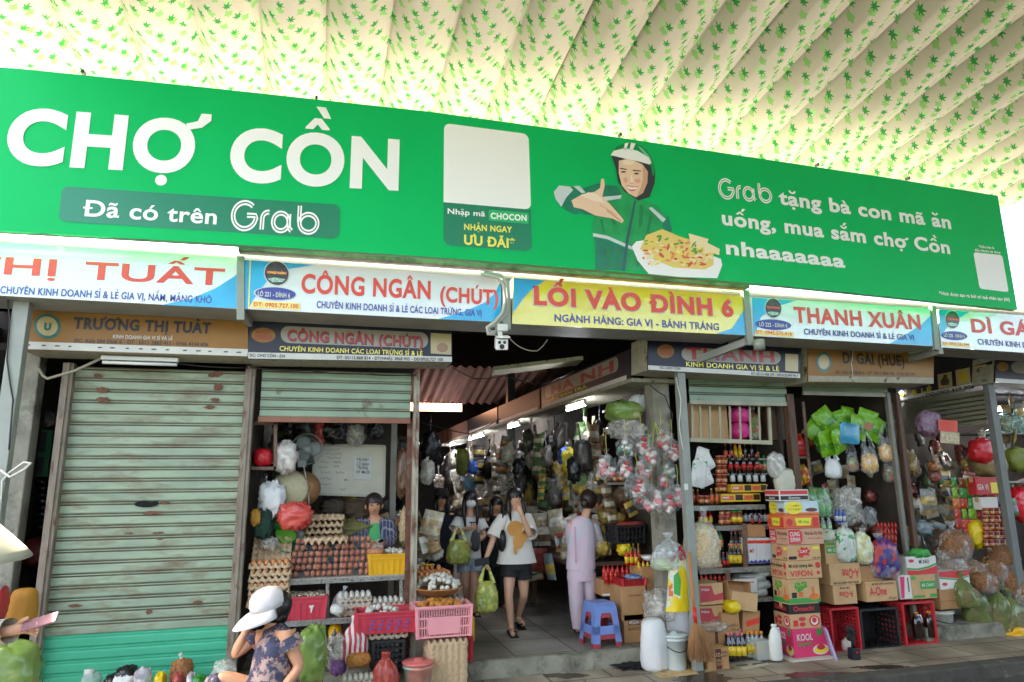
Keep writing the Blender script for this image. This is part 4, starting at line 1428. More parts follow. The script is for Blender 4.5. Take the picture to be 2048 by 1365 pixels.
mb.poly([hp + Vector((x*0.01, -0.0035, z*0.01)) for x, z in ((-9.5, 0.6), (-6, 2.2), (-1, 2.6), (3, 1.6), (8, 2.4), (9.6, 1.0), (8.5, -1.6), (4, -2.8), (-2, -3.0), (-6, -2.4), (-9, -1.2))])
mb.build('torn_hole_patch', DARKER, cs)  # black patch stands for the dark inside of the hole; nothing is cut
mb = MB()
for k, (x, y, w, h) in enumerate(((306, 1026, 0.17, 0.035), (330, 1006, 0.09, 0.03), (258, 1067, 0.08, 0.02), (318, 1066, 0.11, 0.022), (320, 1078, 0.06, 0.02), (298, 1225, 0.06, 0.05), (150, 1212, 0.12, 0.03), (395, 1205, 0.10, 0.04), (196, 752, 0.10, 0.05), (206, 780, 0.13, 0.06), (206, 800, 0.11, 0.06), (432, 750, 0.14, 0.07), (436, 775, 0.11, 0.08), (430, 800, 0.09, 0.05), (420, 815, 0.12, 0.04))):
 c = at(x, y, FY) - Vector((cs_x, FY, 0))
 rr = random.Random(k)
 mb.poly([c + Vector((w*0.5*math.cos(a)*rr.uniform(.6, 1.1), -0.0030 - 0.0001*k, h*0.5*math.sin(a)*rr.uniform(.6, 1.1))) for a in [i*0.45 for i in range(14)]])
mb.build('rust_patch', mat('bare rusty metal', '#74503c', 0.85, var=0.4, vs=30), cs)

es = thing('shutter_front', 'half open roller shutter of the egg stall between two scuffed cream posts', 'shutter', (0.08, FY, 0))
zl = at(660, 835, FY).z
shutter(-0.59 - .08, 0.80 - .08, zl, 2.86, 0.02, mat('green grey shutter paint', '#8a9f88', 0.5, var=0.15, vs=3, col2='#5f4a36', c2=(0.60, 0.72), c2s=5), es)
mb = MB()
mb.box((0.02, 0.015, zl - 0.025), (1.40, 0.03, 0.05))
mb.build('bottom_bar', mat('red brown bar', '#8a5a44', 0.6, var=0.25), es)
for (x, y, w) in ((493, 900, 0.075), (829, 1000, 0.055)):
 X = at(x, y, FY).x - 0.08
 mb = MB()
 mb.box((X, 0.0, 1.44), (w, 0.09, 2.86))
 mb.box((X - w*0.2, -0.05, 1.44), (0.012, 0.012, 2.86))
 mb.build('post', mat('scuffed cream post', '#a59e8c', 0.6, var=0.25, vs=5, col2='#6d4632', c2=(0.50, 0.62), c2s=3.0, stretch=(3, 3, 1.2)), es, bevel=0.004)
# inner rail beside the right post
mb = MB()
X = at(818, 1000, FY + 0.06).x
mb.box((0, 0, 1.2), (0.05, 0.05, 2.4))
tag(mb.build('inner_post', RUST, loc=(X, FY + 0.1, 0.02)), 'narrow rusty inner post of the egg stall beside the cream post', 'post')
mb = MB()
mb.box((0, 0, 1.4), (0.06, 0.06, 2.8))
tag(mb.build('inner_post', mat('grey inner post', '#77736a', 0.6, var=0.2), loc=(at(785, 1000, 7.5).x, 7.5, 0.12)), 'grey upright right of the whiteboard inside the egg stall', 'post')

# left edge: concrete pillar, steel post with pipes
A, B = at(52, 720, 6.66), at(22, 1150, 6.66)
mb = MB()
mb.box((0, 0, 1.5), (0.16, 0.16, 3.0))
tag(mb.build('concrete_pillar', CONCRETE, loc=((A.x+B.x)/2 - 0.02, 6.74, 0), bevel=0.01), 'rough concrete pillar at the left edge beside the dark gap', 'pillar')
mb = MB()
A = at(20, 850, 6.0)
mb.box((0, 0, 1.75), (0.11, 0.09, 3.5))
tag(mb.build('steel_post', GREY_STEEL, loc=(A.x - 0.02, 6.0, 0), bevel=0.005), 'pale grey steel post at the far left edge', 'post')
mb = MB()
pp = [at(0, 940, 5.9), at(20, 955, 5.85), at(48, 940, 5.85), at(62, 927, 5.88), at(48, 925, 5.9), at(20, 945, 5.9), at(5, 962, 5.92), at(3, 1000, 5.93), at(8, 965, 5.93)]
mb.tube(pp, 0.010, 6)
tag(mb.build('cable_loop', mat('white cable', '#b9b7ad', 0.5)), 'white cable looped round the steel post at the far left', 'cable')
# fluorescent batten over the shutter, held by a bent bracket
t = thing('lamp_batten', 'white unlit fluorescent batten with its tube over the closed shutter', 'lamp', at(282, 725, 6.42))
o = t.location
mb = MB()
mb.bar(at(203, 716, 6.42) - o, at(357, 721, 6.42) - o, 0.05, 0.035)
mb.build('housing', WHITE, t, bevel=0.004)
mb = MB()
mb.tube([at(205, 725, 6.38) - o, at(354, 730, 6.38) - o], 0.014, 8)
mb.build('tube', mat('unlit tube glass', '#dcdcd6', 0.3), t)
mb = MB()
mb.tube([at(203, 717, 6.43) - o, at(150, 742, 6.45) - o, at(95, 758, 6.5) - o, at(86, 752, 6.55) - o, at(78, 738, 6.6) - o], 0.012, 6)
mb.build('bracket', mat('aged pipe', '#9a937f', 0.6, var=0.2), t)

# ------------------------------------------------------------------ security camera and conduit
t = thing('security_camera', 'white security camera under the joint of the egg sign and the yellow entrance sign', 'camera', at(1003, 660, 5.66))
o = t.location
mb = MB()
mb.bar(at(1003, 650, 5.72) - o, at(1003, 664, 5.72) - o, 0.10, 0.09)
mb.build('junction_box', WHITE, t, bevel=0.008)
mb = MB()
mb.bar(at(998, 664, 5.72) - o, at(1001, 677, 5.66) - o, 0.04)
mb.build('arm', WHITE, t)
C_ = at(1008, 685, 5.6) - o
M = Matrix.Rotation(R(-10), 3, 'Z') @ Matrix.Rotation(R(16), 3, 'X')
mb = MB()
mb.box(C_ + Vector((-0.01, 0.06, 0)), (0.105, 0.20, 0.095), 0, M)
mb.box(C_ + Vector((-0.005, 0.03, 0.056)), (0.12, 0.25, 0.012), 0, M)
mb.build('body', mat('camera white', '#d5d6d4', 0.35), t, bevel=0.012)
mb = MB()
F_ = C_ + Vector((-0.01, 0.06, 0)) + M @ Vector((0, -0.1025, 0))
for dx, dz, r_ in ((-0.022, 0.018, 0.014), (0.022, 0.018, 0.014), (0.0, -0.018, 0.022)):
 q = F_ + M @ Vector((dx, -0.001, dz))
 mb.poly([q + M @ Vector((r_*math.cos(a), 0, r_*math.sin(a))) for a in [i*math.pi/8 for i in range(16)]])
mb.build('lens', mat('camera lens', '#23201f', 0.15), t)
for k, (pts, lab) in enumerate(((((968, 545), (1000, 550), (1014, 565), (1017, 600), (1010, 630), (992, 650), (978, 655), (980, 664), (992, 664)), 'outer grey conduit curving down to the security camera'), (((962, 548), (996, 556), (1008, 572), (1011, 602), (1004, 628), (988, 646), (974, 656), (976, 668), (990, 668)), 'inner grey conduit curving down to the security camera'))):
 mb = MB()
 mb.tube([at(x, y, 5.70 - 0.03*k) for x, y in pts], 0.016, 8)
 tag(mb.build('conduit', mat('grey conduit', '#a8a79d', 0.5)), lab, 'conduit')
mb = MB()
A = at(1518, 690, 5.75)
mb.lathe([(0.055, -0.05), (0.055, 0.05)], 14)
tag(mb.build('pipe_end', GREY_STEEL, loc=A), 'short grey pipe end hanging right of the yellow entrance sign', 'pipe')

# ------------------------------------------------------------------ right hand stalls: frames
def front(xl, xr, yt, yb, Y):
 """size and base of something whose front fills that part of the picture at depth Y"""
 xm, ym = (xl+xr)/2, (yt+yb)/2
 w = at(xr, ym, Y).x - at(xl, ym, Y).x
 h = at(xm, yt, Y).z - at(xm, yb, Y).z
 return w, h, Vector(at(xm, yb, Y))
CREAM_BAR = mat('cream painted bar', '#a7a387', 0.5, var=0.15)
def upright(name, label, x, y, Y, w, d, z0, z1, m, cat='post'):
 X = at(x, y, Y).x
 mb = MB()
 mb.box((0, 0, (z1 - z0)/2), (w, d, z1 - z0))
 return tag(mb.build(name, m, loc=(X, Y + d/2, z0), bevel=0.004), label, cat)
upright('steel_post', 'tall pale grey steel post on the pavement in front of the spice stall', 1380, 1020, 6.33, 0.085, 0.085, 0.0, 3.3, GREY_STEEL)
mb = MB()
mb.box((0, -0.002, 0), (0.045, 0.002, 0.06))
tag(mb.build('sticker', WHITE, loc=at(1372, 974, 6.327)), 'small white sticker on the tall grey post', 'sticker')
upright('concrete_pillar', 'stained concrete pillar at the aisle corner of the spice stall', 1328, 900, 6.78, 0.2, 0.2, 0.0, 2.95, CONCRETE, 'pillar')
upright('wood_post', 'thick brown timber post between the spice stall and the snack stall', 1591, 900, 6.68, 0.09, 0.09, 0.0, 2.75, WOOD_DARK)
upright('steel_post', 'grey rail post at the right end of the snack stall', 1797, 950, 6.68, 0.05, 0.05, 0.0, 2.8, mat('dull grey post', '#77746a', 0.6, var=0.2))
upright('wood_post', 'red brown post beside the grey rail at the right end of the snack stall', 1816, 950, 6.70, 0.06, 0.06, 0.0, 2.8, WOOD_DARK)
upright('steel_post', 'dark grey post at the corner of the far right stall', 2010, 950, 6.6, 0.10, 0.08, 0.0, 3.0, mat('dark grey post', '#6c6f6c', 0.6, var=0.15))
rr_ = thing('stall_room', 'spice stall room with shelves of bottles behind the tall grey post', 'stall', (4.3, 6.8, 0))
def room_at(t, x0, x1, y0, y1, zc, side=True):
 ox, oy = t.location.x, t.location.y
 mb = MB()
 mb.box(((x0+x1)/2 - ox, (y0+y1)/2 - oy, zc + 0.03), (x1-x0, y1-y0, 0.06))
 mb.build('ceiling', DARK, t)
 mb = MB()
 mb.box(((x0+x1)/2 - ox, y1 - oy + 0.03, zc/2), (x1-x0, 0.05, zc))
 if side:
  mb.box((x0 - ox + 0.02, (y0+y1)/2 - oy, zc/2), (0.04, y1-y0-0.01, zc - 0.004))
 mb.box((x1 - ox - 0.02, (y0+y1)/2 - oy, zc/2), (0.04, y1-y0-0.01, zc - 0.004))
 mb.build('wall', mat('brown stained wall', ''), t)
room_at(rr_, 3.62, 5.12, 6.86, 7.9, 2.95, True)
r2_ = thing('stall_room', 'snack stall room hung with bright packets between the timber post and the grey rail', 'stall', (5.9, 6.8, 0))
room_at(r2_, 5.13, 6.66, 6.86, 8.8, 2.95, False)
r3_ = thing('stall_room', 'far right stall room with a lit tube over its shelves', 'stall', (9.6, 6.8, 0))
room_at(r3_, 8.1, 11.5, 6.9, 8.8, 2.95, False)
# rolled up shutters
for x0, x1, yt, yb, lab in ((1379, 1574, 752, 803, 'nearly rolled up green grey shutter of the spice stall'), (1606, 1776, 764, 785, 'rolled up shutter edge over the snack stall')):
 a, b = at(x0, (yt+yb)/2, FY), at(x1, (yt+yb)/2, FY)
 t = thing('shutter_front', lab, 'shutter', ((a.x+b.x)/2, FY, 0))
 w = b.x - a.x
 z0, z1 = at((x0+x1)/2, yb, FY).z, 2.93
 shutter(-w/2, w/2, z0, z1, 0.02, mat('green grey shutter paint', ''), t)
 mb = MB()
 mb.box((0, 0.01, z0 - 0.02), (w, 0.03, 0.045))
 mb.build('bottom_bar', mat('pale bar', '#9c9a88', 0.5, var=0.2), t)
# second aisle side sign, facing the side aisle
t = thing('stall_sign', 'navy side sign with pictures of jars and a phone number, facing the side aisle', 'shop sign', (8.02, 7.4, 2.9))
X_ = 8.02
def sp(x, y):
 return atx(x, y, X_) + Vector((0, 0, 0)) - t.location
mb = MB()
mb.prism([sp(1799, 803), sp(1984, 767), sp(1984, 722), sp(1799, 775)], (0.04, 0, 0))
mb.build('face_panel', NAVY, t)
def sprint(pts, m, e=0.003):
 mb = MB()
 mb.poly([sp(x, y) + Vector((-e, 0, 0)) for x, y in pts])
 return mb.build('print', m, t)
Zr = lambda p: zp((1560, 680), 0.249, p)
sprint(Zr([(955, 465), (1700, 315), (1700, 350), (955, 492)]), WHITE)
for pts, c in (([(1265, 280), (1380, 255), (1388, 375), (1275, 395)], '#4a4028'), ([(1410, 245), (1525, 222), (1535, 345), (1420, 368)], '#c7b52c'), ([(1550, 215), (1660, 195), (1672, 318), (1560, 340)], '#8a3a28')):
 sprint(Zr(pts), mat('dull cream print', ''), 0.004)
 cx, cy_ = sum(p[0] for p in pts)/4, sum(p[1] for p in pts)/4
 sprint(Zr([(cx - 28, cy_ + 42), (cx - 36, cy_ + 5), (cx - 14, cy_ - 22), (cx - 12, cy_ - 44), (cx + 16, cy_ - 48), (cx + 18, cy_ - 24), (cx + 36, cy_), (cx + 32, cy_ + 36)]), mat('printed jar ' + c, c, 0.4), 0.006)
mb = MB()
A, B, C2 = sp(1853, 794), sp(1949, 776), sp(1853, 785.5)
mb.text('DĐ:0905.439 906', lambda u, v: A.lerp(B, u) + (C2 - A)*v*0.75 + Vector((-0.006, 0, 0)), 0, 0.03, (-1, 0, 0))
A2, B2 = sp(1800, 794), sp(1864, 782)
mb.text('SỈ & LẺ', lambda u, v: A2.lerp(B2, u) + (C2 - A)*v*1.0 + Vector((-0.006, 0, 0)), 1, 0.03, (-1, 0, 0))
mb.build('lettering', [INK, YEL_PRINT], t)
mb = MB()
mb.prism([sp(1799, 803), sp(1984, 767), sp(1984, 767) + Vector((0, 0, 0.004)), sp(1799, 803) + Vector((0, 0, 0.004))], (0.3, 0, 0))
mb.build('soffit', DIRTY_CREAM, t)
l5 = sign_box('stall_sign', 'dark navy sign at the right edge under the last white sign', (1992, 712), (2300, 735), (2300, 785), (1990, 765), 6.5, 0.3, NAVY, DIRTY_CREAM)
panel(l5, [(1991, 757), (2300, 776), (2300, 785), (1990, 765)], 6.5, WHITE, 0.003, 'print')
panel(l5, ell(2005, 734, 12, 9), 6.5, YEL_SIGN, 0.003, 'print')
panel(l5, quadmap((2022, 722), (2250, 738), (2250, 762), (2022, 746), rr_asp(6, 0.45)), 6.5, mat('dull white print', ''), 0.003, 'print')
# shutter box above the side aisle, right
mb = MB()
for i in range(7):
 a, b = atx(1800, 812 + i*9, X_ + 0.1), atx(1976, 785 + i*9.5, X_ + 0.1)
 mb.bar(a - Vector((8.12, 7.4, 2.6)), b - Vector((8.12, 7.4, 2.6)), 0.03, 0.075)
tag(mb.build('rolled_shutter', mat('dull cream slats', '#8b8a78', 0.6, var=0.2), loc=(8.12, 7.4, 2.6)), 'cream slatted shutter rolled down a little over the side aisle stall', 'shutter')
def tube_lamp(a, b, label, m=TUBE, hang=0.05, r=0.016):
 A, B = Vector(a), Vector(b)
 o = (A + B)/2
 t = thing('tube_lamp', label, 'lamp', o)
 mb = MB()
 mb.tube([A - o, B - o], r, 8)
 mb.build('tube', m, t)
 mb = MB()
 mb.bar(A - o + Vector((0, 0, hang)), B - o + Vector((0, 0, hang)), 0.05, 0.03)
 mb.bar(A - o + Vector((0, 0, hang)), A - o - Vector((0, 0, 0.012)), 0.03)
 mb.bar(B - o + Vector((0, 0, hang)), B - o - Vector((0, 0, 0.012)), 0.03)
 mb.build('housing', WHITE, t)
 return t
tube_lamp(at(1956, 821, 7.6), at(2140, 819, 7.6), 'lit tube over the shelves of the far right stall')
tube_lamp(at(1796, 786, 8.0), at(1818, 782, 8.3), 'short lit tube beside the phone number side sign')

# ------------------------------------------------------------------ spice stall: grille, shelves, bottles
Yg = 6.78
t = thing('window_grille', 'cream bar grille below the spice stall shutter with boxes behind it', 'grille', at(1460, 882, Yg))
o = t.location
mb = MB()
for x in (1385, 1401, 1420, 1440, 1460, 1480, 1500, 1518):
 dx = (x - 1460)*0.012
 mb.bar(at(x - 1, 806, Yg) - o, at(x + 1 + dx, 880, Yg) - o, 0.022, 0.012)
mb.build('bar', CREAM_BAR, t)
mb = MB()
mb.bar(at(1379, 880, Yg) - o, at(1542, 886, Yg) - o, 0.05, 0.045)
mb.bar(at(1379, 807, Yg) - o, at(1535, 811, Yg) - o, 0.03, 0.03)
mb.bar(at(1537, 808, Yg) - o, at(1541, 888, Yg) - o, 0.03, 0.03)
mb.build('frame', CREAM_BAR, t)
for (xl, xr, yt, yb, lab, c, Y) in ((1388, 1421, 806, 880, 'tall plain cardboard box behind the left bars of the grille', CARD2, 6.9), (1422, 1458, 808, 880, 'tall plain cardboard box behind the middle bars of the grille', CARD2, 6.92), (1541, 1572, 806, 880, 'dark brown wooden box right of the grille', WOOD_DARK, 6.9)):
 w, h, l = front(xl, xr, yt, yb, Y)
 carton(w, 0.3, h, l + Vector((0, 0.15, 0)), lab, c)
PINKB = mat('hot pink bundle wrap', '#d4388a', 0.4, var=0.2, bump=0.6, bs=18)
for i, (yt, yb) in enumerate(((815, 847), (846, 879))):
 w, h, l = front(1463, 1496, yt, yb, 6.92)
 mb = MB()
 mb.blob((0, 0, h/2), (w/2, 0.12, h/2*1.05), 20+i, 0.12, 3.2, 14, 9)
 tag(mb.build('pink_bundle', PINKB, loc=l), ('upper' if i == 0 else 'lower') + ' hot pink bundle behind the grille', 'bundle')
w, h, l = front(1498, 1522, 815, 880, 6.95)
tied(w, 0.15, h, CLEAR2, mat('mixed packets', '#5f8f4a', 0.5, var=0.6, vs=25, col2='#b73a30', c2=(0.5, 0.55), c2s=20), 3, 0.8, label='clear bag of green and red packets behind the grille', loc=l)
# bottles
SOY = mat('dark soy glass', '#1d100a', 0.12, spec=0.7)
AMBER = mat('amber sauce', '#7a3b12', 0.15)
CHILI = mat('red chilli sauce', '#b81d12', 0.2)
YCAP = mat('yellow cap', '#e3b21b', 0.4)
RCAP = mat('red cap', '#c02020', 0.4)
PCAP = mat('pink cap', '#d86a78', 0.4)
GCAP = mat('green cap', '#2f9a3a', 0.4)
OCAP = mat('orange cap', '#e58a1a', 0.4)
WCAP = mat('white cap', '#d8d8d4', 0.4)
LAB_O = mat('orange label', '#d8643a', 0.4, var=0.3, vs=60)
LAB_Y = mat('yellow label', '#e2c02c', 0.4, var=0.35, vs=70)
LAB_R = mat('red label', '#b92a25', 0.4, var=0.35, vs=70)
LAB_W = mat('white label', '#c9cdd0', 0.4, var=0.2, vs=60)
LAB_M = mat('mixed label', '#d9b07a', 0.4, var=0.5, vs=60, col2='#b8402f', c2=(0.5, 0.54), c2s=45)
WATER = mat('clear bottle plastic', '#cfd8d8', 0.12, alpha=0.35, spec=0.8)
B = {}
B['soy'] = bottle('bottle', 0.033, 0.24, SOY, RCAP, LAB_W)
B['soy_r'] = bottle('bottle', 0.031, 0.22, SOY, PCAP, LAB_R)
B['soy_o'] = bottle('bottle', 0.028, 0.20, SOY, RCAP, LAB_O)
B['soy_y'] = bottle('bottle', 0.030, 0.22, SOY, YCAP, None)
B['yel'] = bottle('bottle', 0.026, 0.19, YCAP, RCAP, LAB_Y, 0.5)
B['chili'] = bottle('bottle', 0.027, 0.19, CHILI, GCAP, LAB_Y, 0.3)
B['jar'] = bottle('jar', 0.036, 0.10, AMBER, PCAP, LAB_M, 0.85, shoulder=0.66, capr=0.035)
B['jar_g'] = bottle('jar', 0.042, 0.14, AMBER, GCAP, LAB_Y, 0.8, shoulder=0.66, capr=0.036)
B['oil'] = bottle('bottle', 0.035, 0.24, WATER, OCAP, LAB_Y)
B['cola'] = bottle('bottle', 0.032, 0.23, SOY, PCAP, LAB_Y)
B['green'] = bottle('bottle', 0.027, 0.20, mat('green glass', '#2a5a22', 0.15), GCAP, LAB_M)
B['ketch'] = bottle('bottle', 0.030, 0.20, CHILI, RCAP, LAB_R, 0.2, shoulder=0.7)
B['fish'] = bottle('bottle', 0.032, 0.24, AMBER, YCAP, LAB_O)
B['water'] = bottle('bottle', 0.033, 0.24, WATER, GCAP, mat('pale green label', '#9ec79a', 0.4, var=0.3, vs=50))
BR = {k: Repeat(v) for k, v in B.items()}
BH = {'soy': .24, 'soy_r': .22, 'soy_o': .20, 'soy_y': .22, 'yel': .19, 'chili': .19, 'jar': .10, 'jar_g': .14, 'oil': .24, 'cola': .23, 'green': .20, 'ketch': .20, 'fish': .24, 'water': .24}
def row(kind, xs, yb, hpx, Y, label, group, cat=None):
 """bottles standing side by side: xs picture positions, yb base line, hpx height"""
 for x in xs:
  p = at(x, yb, Y)
  s_ = hpx*mpp(x, yb, Y)/BH[kind]
  o = BR[kind](p, rnd.uniform(0, 6), label, group, s_)
  o['category'] = cat or ('jar' if 'jar' in kind else 'bottle')
  o.name = 'jar' if 'jar' in kind else 'bottle'
def shelf(xl, xr, y, Y, d, label, m=None, th=0.025, y2=None, lip=True):
 a, b = at(xl, y, Y), at(xr, y2 or y, Y)
 z = (a.z + b.z)/2
 t = thing('shelf', label, 'shelf', ((a.x+b.x)/2, Y, z - th))
 mb = MB()
 mb.box((0, d/2, th/2), (b.x - a.x, d, th))
 mb.build('board', m or mat('grey shelf board', '#8d8a80', 0.6, var=0.25), t)
 if lip:
  mb = MB()
  mb.box((0, -0.003, -0.005), (b.x - a.x, 0.004, 0.04))
  mb.build('slotted_lip', SLOTG, t)
 return z
zt = shelf(1386, 1530, 1010, 6.78, 0.45, 'upper shelf of the spice stall under the yellow boxes', y2=1012)
shelf(1440, 1532, 917, 7.0, 0.3, 'top step of the bottle shelf below the grille', th=0.02, lip=False)
shelf(1440, 1534, 947, 6.93, 0.3, 'middle step of the bottle shelf below the grille', th=0.02, lip=False)
shelf(1460, 1536, 970, 6.86, 0.3, 'lower step of the bottle shelf below the grille', th=0.02, lip=False)
row('soy_o', (1452, 1463), 916, 28, 7.05, 'dark sauce bottle with orange label in the top row under the grille', 'dark bottles with orange labels, top row')
row('yel', (1472, 1481), 916, 28, 7.05, 'yellow mustard bottle with red tip in the top row under the grille', 'yellow bottles, top row')
row('soy_y', (1491, 1504), 916, 29, 7.05, 'dark bottle with yellow cap in the top row under the grille', 'dark bottles with yellow caps')
row('soy_o', (1516,), 916, 22, 7.05, 'short dark bottle at the right end of the top row under the grille', None)
row('soy_r', (1461, 1474, 1488, 1501, 1515), 946, 36, 6.97, 'dark bottle with pink cap and red label in the middle row under the grille', 'pink capped bottles, middle row')
row('soy', (1466, 1481, 1498, 1512, 1527), 969, 36, 6.9, 'large dark soy bottle with white label in the lower row under the grille', 'large soy bottles, lower row')
for k, yb in enumerate((985, 967, 949, 930)):
 row('jar', (1438, 1448), yb, 18, 6.9, 'small amber jar stacked in the column left of the soy bottles', 'stacked amber jars')
for (xl, xr, yt, yb, Y, lab) in ((1464, 1535, 969, 985, 6.82, 'upper yellow box with sauce pictures on the spice shelf'), (1443, 1522, 988, 1004, 6.80, 'lower yellow box with sauce pictures on the spice shelf')):
 w, h, l = front(xl, xr, yt, yb, Y)
 carton(w, 0.2, h, l + Vector((0, 0.1, 0)), lab, mat('yellow carton', '#dcb429', 0.5), items=[('rect', .02, .25, .32, .8, 0), ('rect', .36, .2, .55, .9, 1), ('rect', .58, .25, .8, .8, 0), ('rect', .82, .2, .98, .9, 1), ('rect', .04, .45, .2, .65, 2, '', 'front', .001)], inks=[LAB_O, mat('dark sauce picture', '#3a241a', 0.5, var=0.6, vs=60), WHITE])
row('jar', (1402, 1413, 1403, 1414), 1008, 16, 6.82, 'small jar with orange lid at the left end of the upper spice shelf', 'jars at the left end of the upper shelf')
row('fish', (1424, 1434), 1008, 30, 6.8, 'amber bottle standing left of the yellow boxes', 'amber bottles by the yellow boxes')
W1 = mat('white snack pouch', '#d6d6d2', 0.3, var=0.1, col2='#4a9a4c', c2=(0.58, 0.6), c2s=9, bump=0.5, bs=20)
W2 = mat('white snack pouch red print', '#d6d3d0', 0.3, var=0.1, col2='#b52a34', c2=(0.57, 0.6), c2s=10, bump=0.5, bs=20)
for i, (x, y, w, h, rz, m) in enumerate(((1395, 975, 34, 55, 0.2, W1), (1416, 972, 34, 40, -0.35, W2), (1422, 940, 30, 34, -0.5, W1), (1400, 930, 28, 36, 0.3, W2))):
 k = mpp(x, y, 6.6)
 mb = pouch(w*k, h*k, m, None, 0.03)
 o = mb.build('snack_pouch', m, loc=at(x, y, 6.62 + i*0.03))
 o.rotation_euler = (0, rz, 0)
 tag(o, ('front', 'right hand', 'upper right', 'upper left')[i] + ' white pouch in the bunch hanging right of the grey post', 'pouch', 'white pouches hanging beside the post')
w, h, l = front(1372, 1440, 1012, 1140, 6.45)
NOOD = mat('dried noodles', '#c9b187', 0.8, var=0.35, vs=30, bump=0.8, bs=50)
tied(w*1.05, 0.22, h, CLEAR, NOOD, 7, 0.72, label='big clear bag of pale dried strips hanging right of the grey post', loc=l)
# second tier
shelf(1432, 1540, 1051, 6.8, 0.4, 'second shelf of the spice stall with jars and dark bottles')
row('jar', (1444, 1455), 1050, 18, 6.85, 'amber jar on the second spice shelf', 'amber jars, second shelf')
row('jar', (1444, 1455), 1032, 16, 6.86, 'amber jar on the second spice shelf', 'amber jars, second shelf')
row('jar_g', (1468, 1479), 1048, 26, 6.85, 'red topped sauce jar on the second spice shelf', 'red topped jars, second shelf')
row('soy', (1492, 1502, 1512, 1522, 1532), 1049, 36, 6.95, 'dark unlabelled bottle at the back of the second spice shelf', 'dark bottles, second shelf')
row('soy_r', (1505, 1520), 1050, 22, 6.83, 'short bottle with red label in front of the dark bottles, second spice shelf', 'red labels, second shelf')
zt3 = shelf(1398, 1548, 1139, 6.72, 0.45, 'third shelf of the spice stall, with six packs and white tins', y2=1132)
for x, yb, y0 in ((1489, 1135, 1048), (1455, 1240, 1140)):
 mb = MB()
 mb.bar(at(x, y0, 6.715), at(x + 2, yb, 6.715), 0.05, 0.012)
 tag(mb.build('slotted_upright', SLOT), ('upper' if y0 < 1100 else 'lower') + ' brown slotted upright of the spice shelves', 'shelf post')
row('soy_o', (1407, 1417), 1140, 32, 6.76, 'small dark bottle at the left of the third spice shelf', 'small dark bottles, third shelf')
row('jar', (1428, 1438, 1428, 1438), 1138, 18, 6.76, 'small red label jar on the third spice shelf', 'small jars, third shelf')
row('soy_r', (1448, 1456), 1136, 30, 6.76, 'slim dark bottle with red label on the third spice shelf', 'slim dark bottles, third shelf')
row('green', (1434, 1442), 1100, 42, 6.9, 'green bottle behind the small jars of the third spice shelf', 'green bottles, third shelf')
row('cola', (1462, 1470, 1479), 1133, 44, 6.75, 'dark bottle with yellow label in the front six pack', 'front six pack')
row('cola', (1466, 1474, 1483, 1491), 1118, 58, 6.9, 'dark bottle with pink cap in the tall pack behind', 'rear six pack')
row('fish', (1482, 1491), 1131, 34, 6.75, 'orange label bottle right of the front six pack', 'orange label bottles')
TIN = mat('white tin print', '#cfd2d6', 0.35, var=0.06)
for i, (xl, xr) in enumerate(((1498, 1515), (1515, 1533), (1533, 1550))):
 w, h, l = front(xl, xr, 1076, 1128 - i, 6.74)
 carton(w*0.98, 0.14, h, l + Vector((0, 0.07, 0)), ('left', 'middle', 'right')[i] + ' white tin with red band and blue waves, third spice shelf', TIN, items=[('rect', .0, .78, 1, .9, 0), ('poly', 0, 0, 1, 1, 1, [(0, .05), (.3, .14), (.55, .08), (.8, .15), (1, .1), (1, 0.02), (0, 0.02)])] + ([('text', .2, .42, .8, .56, 0, 'MỸ')] if i == 0 else []), inks=[RED_PRINT, BLUE_PRINT], tape=False, name='tin', cat='tin')
w, h, l = front(1496, 1532, 1050, 1075, 6.75)
carton(w, 0.2, h, l + Vector((0, 0.1, 0)), 'plain cardboard box on top of the white tins', CARD)
# below the third shelf
row('ketch', range(1404, 1452, 9), 1170, 22, 6.85, 'dark bottle with red cap in the row above the pink printed boxes', 'red capped bottles under the third shelf')
SACK = mat('white rice sack', '#c8cbc6', 0.7, var=0.1, bump=0.5, bs=12)
for i, (x, y, wv) in enumerate(((1500, 1190, 70), (1505, 1176, 72), (1498, 1162, 66), (1520, 1150, 50))):
 k = mpp(x, y, 6.9)
 mb = MB()
 mb.blob((0, 0, 0.04), (wv*k/2, 0.16, 0.055), 40+i, 0.1, 2.5, 16, 8)
 tag(mb.build('rice_sack', SACK, loc=at(x, y, 6.95)), ('bottom', 'second', 'third', 'top')[i] + ' white sack in the pile under the third spice shelf', 'sack', 'white sacks under the spice shelf')
shelf(1440, 1545, 1196, 6.8, 0.4, 'lowest shelf of the spice stall carrying white sacks', SLOT)
w, h, l = front(1471, 1516, 1158, 1186, 6.74)
carton(w, 0.12, h, l + Vector((0, 0.06, 0)), 'white carton with a small red mark in front of the white sacks', mat('white carton', '#d3d4d2', 0.6), items=[('rect', .38, .7, .85, .78, 0), ('oval', .1, .5, .25, .85, 0)], inks=[RED_PRINT])
PR = mat('pink red print', '#b84048', 0.5, var=0.1)
